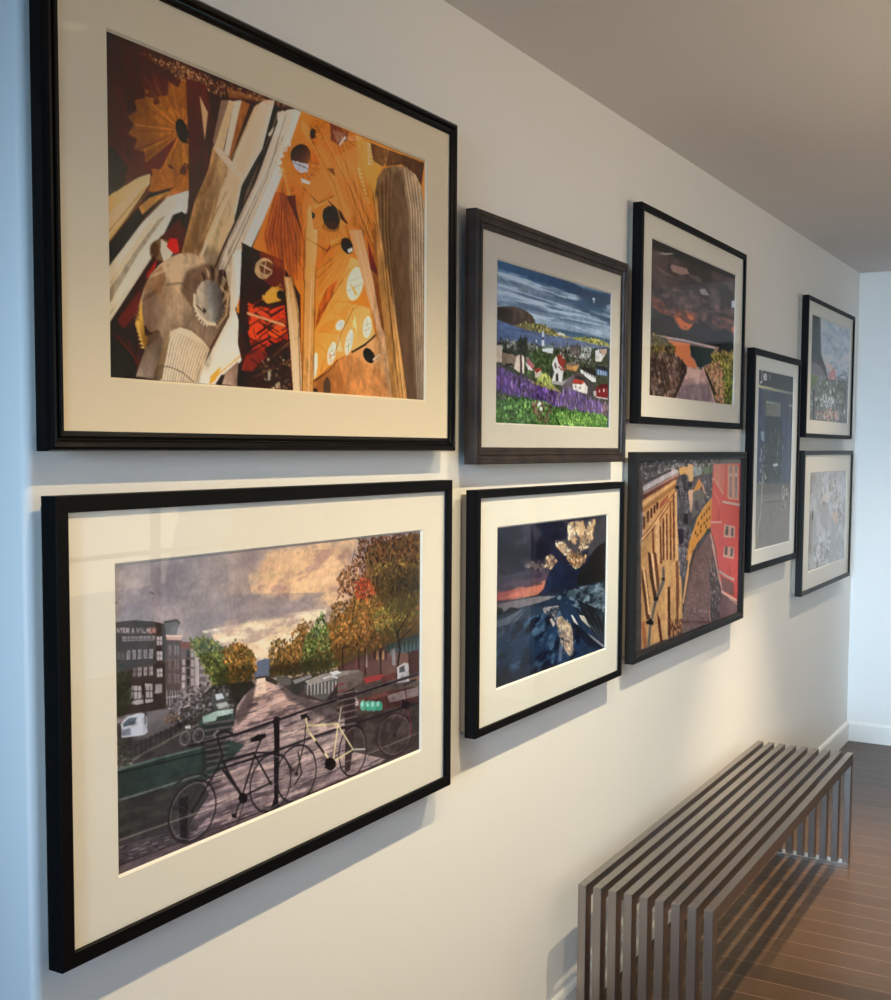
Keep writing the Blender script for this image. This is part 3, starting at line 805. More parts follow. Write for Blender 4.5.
("P",([628,18,643,17,631,23],"e8c890"),{}),
("P",([628,24,645,22,632,29],"e8c890"),{}),
("P",([628,30,646,28,632,34],"e8c890"),{}),
("P",([628,35,647,33,633,40],"e8c890"),{}),
("P",([628,41,649,39,634,45],"e8c890"),{}),
("P",([628,46,650,44,634,51],"e8c890"),{}),
("P",([638,10,701,10,696,30,678,44,647,40],"4c2c16"),{"c2": "6a4424","g": (647,15,688,38)}),
("P",([701,9,825,7,815,54,794,36,743,27,688,42],"4a2e1a"),{"c2": "3a2212","g": (715,11,816,35)}),
("N",([638,10,701,9,825,7,815,54,743,31,678,44],0.3,6,4,9,0.0),{}),
("P",([574,148,559,156,568,163,550,168,551,177,534,177,527,187,513,183,500,191,494,184,477,189,478,179,461,180,469,171,456,168,469,160,461,153,478,149,477,140,494,139,500,129,513,133,527,124,534,132,551,126,550,136,568,135,559,145],"c87424"),{"c2": "d88c34","g": (476,148,546,177)}),
("L",([543,163,562,164],1.8,"7c3c0c"),{"a": 0.6}),
("L",([542,164,567,167],1.8,"f8b458"),{"a": 0.6}),
("L",([542,166,571,171],1.8,"a85c18"),{"a": 0.6}),
("L",([540,167,559,172],1.8,"7c3c0c"),{"a": 0.6}),
("L",([539,168,562,176],1.8,"f8b458"),{"a": 0.6}),
("L",([538,170,564,180],1.8,"a85c18"),{"a": 0.6}),
("L",([536,171,553,179],1.8,"7c3c0c"),{"a": 0.6}),
("L",([535,172,554,184],1.8,"f8b458"),{"a": 0.6}),
("L",([533,173,554,189],1.8,"a85c18"),{"a": 0.6}),
("L",([531,174,545,186],1.8,"7c3c0c"),{"a": 0.6}),
("L",([530,175,544,191],1.8,"f8b458"),{"a": 0.6}),
("L",([528,176,536,187],1.8,"a85c18"),{"a": 0.6}),
("L",([526,177,534,192],1.8,"7c3c0c"),{"a": 0.6}),
("L",([524,178,532,197],1.8,"f8b458"),{"a": 0.6}),
("L",([522,178,525,192],1.8,"a85c18"),{"a": 0.6}),
("L",([519,179,522,197],1.8,"7c3c0c"),{"a": 0.6}),
("L",([517,179,518,201],1.8,"f8b458"),{"a": 0.6}),
("L",([515,180,514,195],1.8,"a85c18"),{"a": 0.6}),
("L",([513,180,510,199],1.8,"7c3c0c"),{"a": 0.6}),
("L",([511,180,504,204],1.8,"f8b458"),{"a": 0.6}),
("L",([509,180,503,197],1.8,"a85c18"),{"a": 0.6}),
("L",([507,180,497,200],1.8,"7c3c0c"),{"a": 0.6}),
("L",([505,180,497,193],1.8,"f8b458"),{"a": 0.6}),
("L",([503,180,491,196],1.8,"a85c18"),{"a": 0.6}),
("L",([501,179,484,199],1.8,"7c3c0c"),{"a": 0.6}),
("L",([500,179,487,192],1.8,"f8b458"),{"a": 0.6}),
("L",([498,178,480,194],1.8,"a85c18"),{"a": 0.6}),
("L",([496,177,473,196],1.8,"7c3c0c"),{"a": 0.6}),
("L",([495,176,478,189],1.8,"f8b458"),{"a": 0.6}),
("L",([494,176,471,190],1.8,"a85c18"),{"a": 0.6}),
("L",([493,175,464,191],1.8,"7c3c0c"),{"a": 0.6}),
("L",([492,174,471,184],1.8,"f8b458"),{"a": 0.6}),
("L",([491,172,464,185],1.8,"a85c18"),{"a": 0.6}),
("L",([490,171,472,178],1.8,"7c3c0c"),{"a": 0.6}),
("L",([489,170,465,178],1.8,"f8b458"),{"a": 0.6}),
("L",([489,169,459,178],1.8,"a85c18"),{"a": 0.6}),
("P",([465,156,471,146,476,152],"e8a850"),{}),
("P",([473,153,478,143,482,149],"e8a850"),{}),
("P",([480,149,485,141,489,145],"e8a850"),{}),
("P",([488,145,492,138,496,142],"e8a850"),{}),
("P",([495,142,499,136,503,139],"e8a850"),{}),
("P",([503,138,506,133,510,136],"e8a850"),{}),
("P",([510,134,513,131,518,132],"e8a850"),{}),
("P",([518,131,520,128,525,129],"e8a850"),{}),
("P",([542,154,544,160,543,166,539,172,534,177,526,180,518,181,511,181,503,178,497,174,494,169,492,163,493,157,496,151,502,147,509,143,517,142,525,142,532,145,538,149],"080403"),{}),
("P",([471,166,471,168,469,170,468,171,465,172,463,173,461,173,458,173,457,172,456,170,455,169,456,167,457,165,458,163,461,162,463,161,466,161,468,162,469,163,471,164],"140a05"),{}),
("P",([505,133,546,146,571,166,546,159],"2a1006"),{}),
("P",([544,172,543,175,539,179,533,182,525,185,516,186,508,187,500,187,494,186,491,183,489,181,491,177,495,174,500,171,508,168,516,166,525,165,533,165,539,167,543,169],"4c2208"),{"a": 0.6,"soft": 4}),
("P",([475,353,473,256,522,205,546,188,590,192,609,220,571,226,546,256,487,348],"d8842c"),{"c2": "c47020","g": (487,254,596,198)}),
("Hh",([565,206,546,215,475,252],[571,219,546,256,487,345],20,2,["8c4c10","f8bc60","b46a1c"],0.6,4,0.6),{}),
("L",([580,204,592,206],1.5,"7c3c08"),{"a": 0.6}),
("L",([579,206,591,210],1.5,"f0a848"),{"a": 0.6}),
("L",([576,207,589,215],1.5,"7c3c08"),{"a": 0.6}),
("L",([574,208,580,214],1.5,"f0a848"),{"a": 0.6}),
("L",([571,209,577,218],1.5,"7c3c08"),{"a": 0.6}),
("L",([568,210,572,222],1.5,"f0a848"),{"a": 0.6}),
("L",([565,211,565,219],1.5,"7c3c08"),{"a": 0.6}),
("L",([562,211,559,222],1.5,"f0a848"),{"a": 0.6}),
("L",([559,211,551,224],1.5,"7c3c08"),{"a": 0.6}),
("L",([556,211,549,220],1.5,"f0a848"),{"a": 0.6}),
("L",([554,210,541,221],1.5,"7c3c08"),{"a": 0.6}),
("L",([551,209,542,216],1.5,"f0a848"),{"a": 0.6}),
("L",([549,208,535,216],1.5,"7c3c08"),{"a": 0.6}),
("L",([548,207,529,214],1.5,"f0a848"),{"a": 0.6}),
("L",([547,206,534,209],1.5,"7c3c08"),{"a": 0.6}),
("L",([547,204,529,207],1.5,"f0a848"),{"a": 0.6}),
("L",([547,202,525,204],1.5,"7c3c08"),{"a": 0.6}),
("L",([547,201,533,201],1.5,"f0a848"),{"a": 0.6}),
("L",([548,199,531,197],1.5,"7c3c08"),{"a": 0.6}),
("L",([549,197,530,193],1.5,"f0a848"),{"a": 0.6}),
("P",([537,263,493,344,472,350,481,315,504,282],"a04818"),{"c2": "8c3c10","g": (534,268,481,345)}),
("P",([499,225,516,205,513,216],"5c1808"),{}),
("P",([581,195,583,199,584,204,583,208,580,211,575,213,570,215,564,215,558,213,553,211,549,208,547,204,546,199,547,195,550,192,555,190,560,188,566,188,572,189,577,192],"080403"),{}),
("P",([566,208,582,202,582,208,570,213],"fff4e4"),{}),
("P",([513,207,518,199,524,203],"f0b450"),{}),
("P",([522,203,525,196,531,199],"f0b450"),{}),
("P",([530,199,533,194,538,196],"f0b450"),{}),
("P",([539,195,541,191,545,192],"f0b450"),{}),
("P",([547,191,549,189,553,189],"f0b450"),{}),
("P",([556,187,557,186,560,185],"f0b450"),{}),
("P",([564,183,565,183,567,182],"f0b450"),{}),
("P",([546,263,577,219,609,224,622,258,596,291,565,299,546,288],"e89c38"),{"c2": "f8cc78","g": (546,267,609,238)}),
("P",([469,356,546,263,571,299,635,299,649,334,655,348,584,382,534,399,466,439],"e89a34"),{"c2": "f4c068","g": (487,321,622,365)}),
("L",([469,353,510,319,546,291],2.4,"a8601c"),{"a": 0.7}),
("L",([487,355,534,354,559,328],2.4,"a8601c"),{"a": 0.7}),
("L",([522,302,571,297,622,283],2.4,"a8601c"),{"a": 0.7}),
("L",([571,306,590,335,578,382],2.4,"a8601c"),{"a": 0.7}),
("L",([577,310,609,298,642,302],2.4,"a8601c"),{"a": 0.7}),
("L",([475,376,504,388,487,423],2.4,"a8601c"),{"a": 0.7}),
("L",([540,350,534,399],2.4,"a8601c"),{"a": 0.7}),
("L",([516,305,534,330,547,339],2.4,"a8601c"),{"a": 0.7}),
("L",([559,331,571,306,596,293],2.4,"a8601c"),{"a": 0.7}),
("P",([547,336,510,356,472,358,487,345,522,331],"d07c20"),{"a": 0.7}),
("P",([571,299,559,331,534,323],"c87820"),{"a": 0.6}),
("P",([590,318,597,346,581,336],"fcdc90"),{}),
("P",([540,357,553,384,531,386],"fce098"),{"a": 0.8}),
("P",([616,263,612,273,605,282,597,289,589,293,580,295,573,293,567,289,563,282,562,273,564,264,568,254,575,245,583,238,591,233,600,232,608,233,614,237,617,244,618,253],"fbf6d8"),{}),
("L",([616,263,612,273,605,282,597,289,589,293,580,295,573,293,567,289,563,282,562,273,564,264,568,254,575,245,583,238,591,233,600,232,608,233,614,237,617,244,618,253,616,263],2.2,"e8a430"),{"a": 0.9}),
("P",([556,342,552,345,548,348,543,350,539,350,535,350,532,349,530,347,529,344,530,340,532,337,536,334,540,331,545,330,549,329,553,329,557,330,559,333,559,336,558,339],"fbf6d8"),{}),
("L",([556,342,552,345,548,348,543,350,539,350,535,350,532,349,530,347,529,344,530,340,532,337,536,334,540,331,545,330,549,329,553,329,557,330,559,333,559,336,558,339,556,342],2.2,"e8a430"),{"a": 0.9}),
("P",([584,367,581,375,577,382,572,387,568,391,563,392,560,390,558,387,557,381,557,374,559,367,562,359,566,352,570,347,575,343,579,342,583,343,585,347,586,353,585,360],"fbf6d8"),{}),
("L",([584,367,581,375,577,382,572,387,568,391,563,392,560,390,558,387,557,381,557,374,559,367,562,359,566,352,570,347,575,343,579,342,583,343,585,347,586,353,585,360,584,367],2.2,"e8a430"),{"a": 0.9}),
("P",([532,391,529,397,525,403,521,408,516,410,512,411,508,410,506,407,505,402,505,396,506,389,509,383,513,377,518,372,522,369,527,368,530,370,533,373,534,378,534,384],"fbf6d8"),{}),
("L",([532,391,529,397,525,403,521,408,516,410,512,411,508,410,506,407,505,402,505,396,506,389,509,383,513,377,518,372,522,369,527,368,530,370,533,373,534,378,534,384,532,391],2.2,"e8a430"),{"a": 0.9}),
("P",([645,335,643,342,639,348,635,353,630,356,625,357,620,356,617,353,614,349,613,343,613,336,615,329,618,323,623,318,628,315,633,314,637,315,641,318,644,322,645,328],"fbf6d8"),{}),
("L",([645,335,643,342,639,348,635,353,630,356,625,357,620,356,617,353,614,349,613,343,613,336,615,329,618,323,623,318,628,315,633,314,637,315,641,318,644,322,645,328,645,335],2.2,"e8a430"),{"a": 0.9}),
("P",([479,414,477,421,475,428,472,433,469,436,466,437,464,436,462,433,462,428,462,421,462,414,464,406,466,400,469,394,472,391,475,390,477,391,479,394,479,400,479,406],"fbf6d8"),{}),
("L",([479,414,477,421,475,428,472,433,469,436,466,437,464,436,462,433,462,428,462,421,462,414,464,406,466,400,469,394,472,391,475,390,477,391,479,394,479,400,479,406,479,414],2.2,"e8a430"),{"a": 0.9}),
("L",([569,278,612,261],1.3,"5a4a28"),{"a": 0.9}),
("L",([590,239,588,288],1.3,"5a4a28"),{"a": 0.8}),
("L",([569,263,612,248],1.2,"5a4a28"),{"a": 0.8}),
("L",([563,376,580,366],1.3,"5a4a28"),{"a": 0.9}),
("L",([571,349,569,385],1.3,"5a4a28"),{"a": 0.8}),
("L",([563,366,580,357],1.2,"5a4a28"),{"a": 0.8}),
("L",([511,398,528,389],1.3,"5a4a28"),{"a": 0.9}),
("L",([519,375,517,405],1.3,"5a4a28"),{"a": 0.8}),
("L",([511,389,528,382],1.2,"5a4a28"),{"a": 0.8}),
("L",([618,344,640,335],1.3,"5a4a28"),{"a": 0.9}),
("L",([629,320,626,352],1.3,"5a4a28"),{"a": 0.8}),
("L",([618,335,640,327],1.2,"5a4a28"),{"a": 0.8}),
("P",([574,265,584,269,600,283,589,282],"e8bc3c"),{}),
("P",([510,387,517,394,513,401],"e89048"),{}),
("P",([537,401,581,384,655,348,676,361,711,462,565,464,465,441],"c87834"),{"c2": "e0a060","g": (547,454,649,363)}),
("L",([466,440,510,421,537,401],3,"2a140a"),{}),
("L",([581,383,622,367,655,348],4,"1c0e08"),{}),
("P",([537,401,568,460,510,459,465,454,465,443,510,421],"9c5c28"),{"c2": "b87438","g": (487,450,547,412)}),
("P",([547,402,649,374,676,412,690,459,571,462],"d08c4c"),{"a": 0.6,"soft": 6}),
("P",([650,380,653,384,654,388,653,392,650,396,646,398,640,399,634,398,629,397,623,394,619,391,616,387,615,382,616,379,619,376,623,373,628,372,634,373,640,374,645,377],"120806"),{}),
("L",([649,392,670,381],4,"f0d8b0"),{}),
("L",([652,397,674,386],3,"d8b080"),{}),
("P",([516,446,516,451,514,455,512,458,509,461,505,462,502,461,499,459,497,456,495,452,495,447,495,442,497,438,499,435,502,432,506,431,509,432,512,434,514,437,516,441],"3c342c"),{}),
("P",([478,457,478,459,477,461,475,463,473,464,470,464,468,464,466,463,464,462,463,460,462,458,463,456,464,454,466,452,468,451,470,451,473,451,475,452,477,453,478,455],"1c100a"),{}),
("P",([281,238,330,246,392,266,430,301,432,456,408,459,294,460,270,392],"240c06"),{"c2": "441408","g": (325,275,375,429)}),
("P",([325,244,387,251,392,298,355,296,325,287],"5c2408"),{"c2": "8c3c10","g": (335,255,387,286)}),
("P",([324,331,355,331,387,322,397,376,355,386,324,401,299,371,295,328],"d03c10"),{"c2": "a02408","g": (324,338,376,384)}),
("P",([289,409,324,388,344,405,304,433,279,432],"b83810"),{}),
("P",([294,372,314,360,334,381,304,402],"c83c10"),{}),
("P",([334,359,387,341,392,370,355,379],"e04c14"),{}),
("P",([330,320,340,308,355,296,381,295,389,305,376,316,345,324],"e8a030"),{}),
("P",([329,320,332,311,338,315],"f8bc44"),{}),
("P",([336,316,339,307,345,311],"f8bc44"),{}),
("P",([343,311,346,304,352,307],"f8bc44"),{}),
("P",([350,307,353,300,359,303],"f8bc44"),{}),
("P",([357,303,360,296,367,299],"f8bc44"),{}),
("P",([365,298,368,293,374,295],"f8bc44"),{}),
("P",([372,294,375,289,381,291],"f8bc44"),{}),
("P",([388,305,387,308,386,310,383,312,380,313,377,314,374,314,371,313,369,312,367,310,367,308,367,305,369,303,371,301,374,300,377,299,380,299,383,300,386,301,387,303],"1c0a05"),{}),
("P",([357,272,354,277,348,281,342,285,334,287,327,287,321,286,316,283,312,279,312,274,313,269,316,264,322,260,328,256,336,254,343,254,349,255,355,258,358,262,359,266],"f0d090"),{}),
("P",([358,269,355,272,351,275,347,277,341,279,336,279,331,278,327,276,325,274,324,270,325,267,327,264,331,261,336,259,341,257,346,257,351,258,355,260,358,262,359,266],"7c4c18"),{}),
("L",([327,265,353,271],3,"fce8b0"),{}),
("L",([340,259,335,278],2.5,"fce8b0"),{}),
("L",([313,342,344,353],4,"140804"),{"a": 0.9}),
("L",([296,381,350,395],2.2,"1c0c06"),{"a": 0.9}),
("L",([341,372,392,385],2.2,"5a2410"),{"a": 0.9}),
("L",([310,446,358,423],4,"5a2410"),{"a": 0.9}),
("L",([308,368,319,397],2.2,"5a2410"),{"a": 0.9}),
("L",([298,406,341,387],2.2,"1c0c06"),{"a": 0.9}),
("L",([307,389,327,380],4,"5a2410"),{"a": 0.9}),
("L",([290,368,333,346],2.2,"1c0c06"),{"a": 0.9}),
("L",([330,403,364,415],2.2,"1c0c06"),{"a": 0.9}),
("L",([319,431,339,436],4,"0c0503"),{"a": 0.9}),
("L",([352,361,393,344],2.2,"5a2410"),{"a": 0.9}),
("L",([303,414,322,421],2.2,"0c0503"),{"a": 0.9}),
("L",([317,374,362,350],4,"1c0c06"),{"a": 0.9}),
("L",([382,335,402,342],2.2,"5a2410"),{"a": 0.9}),
("L",([367,403,394,390],2.2,"1c0c06"),{"a": 0.9}),
("L",([318,332,351,340],4,"5a2410"),{"a": 0.9}),
("L",([363,447,381,439],2.2,"5a2410"),{"a": 0.9}),
("L",([388,422,402,408],2.2,"140804"),{"a": 0.9}),
("L",([319,353,352,364],4,"5a2410"),{"a": 0.9}),
("L",([327,449,358,459],2.2,"5a2410"),{"a": 0.9}),
("L",([294,352,340,328],2.2,"5a2410"),{"a": 0.9}),
("L",([347,382,372,390],4,"140804"),{"a": 0.9}),
("L",([295,338,301,354],2.2,"1c0c06"),{"a": 0.9}),
("L",([350,395,390,375],2.2,"140804"),{"a": 0.9}),
("L",([301,396,350,376],4,"1c0c06"),{"a": 0.9}),
("L",([337,357,372,366],2.2,"1c0c06"),{"a": 0.9}),
("L",([331,359,383,376],2.2,"0c0503"),{"a": 0.9}),
("L",([308,334,335,321],4,"1c0c06"),{"a": 0.9}),
("L",([368,377,395,363],2.2,"140804"),{"a": 0.9}),
("L",([380,363,403,352],2.2,"0c0503"),{"a": 0.9}),
("L",([388,406,401,443],4,"140804"),{"a": 0.9}),
("L",([339,338,365,326],2.2,"1c0c06"),{"a": 0.9}),
("L",([322,411,335,445],2.2,"5a2410"),{"a": 0.9}),
("L",([372,391,383,422],4,"5a2410"),{"a": 0.9}),
("L",([323,378,359,359],2.2,"1c0c06"),{"a": 0.9}),
("L",([293,443,314,433],2.2,"140804"),{"a": 0.9}),
("L",([378,411,402,397],4,"0c0503"),{"a": 0.9}),
("L",([384,350,402,356],2.2,"140804"),{"a": 0.9}),
("L",([351,358,386,343],2.2,"1c0c06"),{"a": 0.9}),
("L",([344,438,351,456],4,"5a2410"),{"a": 0.9}),
("L",([372,395,403,374],2.2,"0c0503"),{"a": 0.9}),
("L",([292,336,333,317],2.2,"5a2410"),{"a": 0.9}),
("L",([351,343,383,328],4,"140804"),{"a": 0.9}),
("L",([319,372,339,363],2.2,"0c0503"),{"a": 0.9}),
("L",([327,427,356,438],2.2,"0c0503"),{"a": 0.9}),
("L",([376,374,398,364],4,"5a2410"),{"a": 0.9}),
("L",([294,344,386,354],4,"b88458"),{"a": 0.9}),
("L",([324,426,397,382],5,"6c4428"),{}),
("L",([304,443,402,408],3,"8c6040"),{"a": 0.8}),
("P",([344,431,354,427,349,444,343,445],"f8e8c0"),{}),
("P",([362,449,375,445,374,456,364,456],"f0d8a0"),{}),
("D",([329,413,397,402,402,457,334,459],["f0d8a8","b07840","100804","100804","3c1c0c"],90,3,1.5,0.52,6),{}),
("P",([386,277,408,275,425,327,435,459,410,459,402,382,392,308],"b88850"),{"c2": "d8b488","g": (392,298,430,426)}),
("L",([408,277,423,334,430,458],3,"6c4420"),{"a": 0.8}),
("L",([395,285,411,381,419,458],2.5,"f0d4a8"),{"a": 0.7}),
("P",([444,193,477,188,470,289,465,459,432,459,438,359,442,276],"b87c3c"),{"c2": "e0b882","g": (442,194,470,189)}),
("L",([444,193,442,276,434,458],3,"6c3c14"),{"a": 0.9}),
("L",([465,200,458,324,452,458],2.5,"f4dcb4"),{"a": 0.6}),
("L",([475,209,470,289,466,458],2.5,"704018"),{"a": 0.8}),
("P",([448,199,450,159,459,151,465,183,478,201,470,272,442,275],"c8883c"),{"c2": "e8b468","g": (447,245,475,241)}),
("P",([571,174,612,167,648,251,693,359,721,461,704,460,676,375,649,316],"c08850"),{"c2": "dca878","g": (596,240,648,226)}),
("L",([612,167,648,247,691,352],3,"6c4018"),{"a": 0.9}),
("L",([590,171,635,270,669,339],3,"f0cca0"),{"a": 0.7}),
("P",([615,167,668,158,672,266,703,358,675,331,648,251],"a8601c"),{"c2": "8c4a14","g": (628,164,668,267)}),
("P",([628,179,662,231,663,242,638,231],"5c1c08"),{}),
("P",([661,159,702,153,731,259,771,368,798,461,714,461,696,374,675,266],"c88c44"),{"c2": "9c6830","g": (675,266,745,258)}),
("L",([669,158,682,265,703,373,719,461],4,"f4cc80"),{"a": 0.9}),
("L",([678,157,703,299,739,460],3,"7a4c20"),{"a": 0.9}),
("L",([690,155,717,298,757,460],4,"dcb070"),{"a": 0.7}),
("P",([694,154,832,132,836,463,799,462,771,368,731,259],"4c3420"),{"c2": "6a4c32","g": (703,263,818,249),"n": 0.1}),
("P",([702,153,744,146,774,292,801,461,772,461,738,333],"8a6c4c"),{"c2": "6a4e34","g": (717,261,774,254)}),
("L",([709,152,745,333,777,460],3,"b8946a"),{"a": 0.7}),
("L",([787,139,818,249,825,460],3,"8c7050"),{"a": 0.5}),
("P",([654,95,660,69,681,47,715,35,758,28,794,36,817,58,826,94,830,461,772,461,702,243,675,178],"5c4228"),{"c2": "8c7458","g": (701,65,809,52),"n": 0.08}),
("Hh",([743,30,769,96,777,234,801,462],[817,54,826,117,827,228,830,461],11,2.2,["4a3420","b89e80"],0.6,1,0.0),{}),
("Hh",([658,95,668,179,682,246,718,461],[708,38,702,137,716,242,772,461],7,2.2,["3c2412","b08450"],0.6,1,0.0),{}),
("P",([653,110,661,97,682,246,739,463,714,463,665,248],"b8803c"),{}),
("P",([715,51,743,35,769,108,774,235,801,462,768,463,716,242,702,119],"4a3220"),{"a": 0.7,"soft": 5}),
("P",([385,118,448,130,437,208,415,299,395,264,344,247,335,224],"4c1804"),{"a": 0.4,"soft": 14}),
("P",([481,-10,597,-4,573,54,481,54,437,38],"5c2408"),{"a": 0.3,"soft": 14}),
("P",([526,90,647,80,673,172,635,206,573,134],"5c2408"),{"a": 0.3,"soft": 14}),
("P",([647,94,699,56,728,466,648,413],"2c1408"),{"a": 0.3,"soft": 10}),
("P",([464,255,480,292,526,234,526,208,492,213],"6c2c08"),{"a": 0.4,"soft": 8}),
("P",([480,409,573,383,674,411,728,462,480,458],"7c3c14"),{"a": 0.3,"soft": 12}),
("P",([267,343,287,386,280,434,257,453,353,458,404,458,394,390,314,396],"140603"),{"a": 0.45,"soft": 10}),
("P",([301,247,384,266,394,302,354,300,295,313],"2c0c04"),{"a": 0.5,"soft": 8}),
("L",([459,40,526,103,573,188],3,"5c280a"),{"a": 0.6}),
("L",([481,22,573,101,635,178],3,"5c280a"),{"a": 0.6}),
("L",([526,25,585,92,647,162],3,"5c280a"),{"a": 0.6}),
("L",([437,126,481,144,526,123],3,"5c280a"),{"a": 0.6}),
("L",([448,207,503,218,573,188],3,"5c280a"),{"a": 0.6}),
("L",([385,167,416,237,437,259],3,"5c280a"),{"a": 0.6}),
("L",([573,241,526,287,480,331],3,"5c280a"),{"a": 0.6}),
("L",([585,307,549,351,526,393],3,"5c280a"),{"a": 0.6}),
("L",([448,36,514,105,561,189],2.2,"f4b050"),{"a": 0.6}),
("L",([498,31,585,105,647,183],2.2,"f4b050"),{"a": 0.6}),
("L",([634,21,647,80,663,146],2.2,"f4b050"),{"a": 0.6}),
("L",([549,20,597,89,654,148],2.2,"f4b050"),{"a": 0.6}),
("N",([433,6,831,5,835,466,469,462,267,343,381,120],0.22,10,26,8,0.0),{}),
("N",([0,1,433,6,381,120,267,343,186,462,-8,461],0.16,9,26,11,0.0),{}),
("D",([427,10,647,5,573,28,416,49],["7a3c14","c07c34","5a2a10"],60,2,1,0,8),{"a": 0.5}),
("D",([64,15,346,5,416,3,355,16,150,21],["7a5434","4a2814","8c6a4c"],260,1.8,1.4,0.09,9),{"a": 0.55}),
("P",([247,15,416,5,360,9,252,29],"8c5c34"),{"a": 0.45,"soft": 3}),
]}
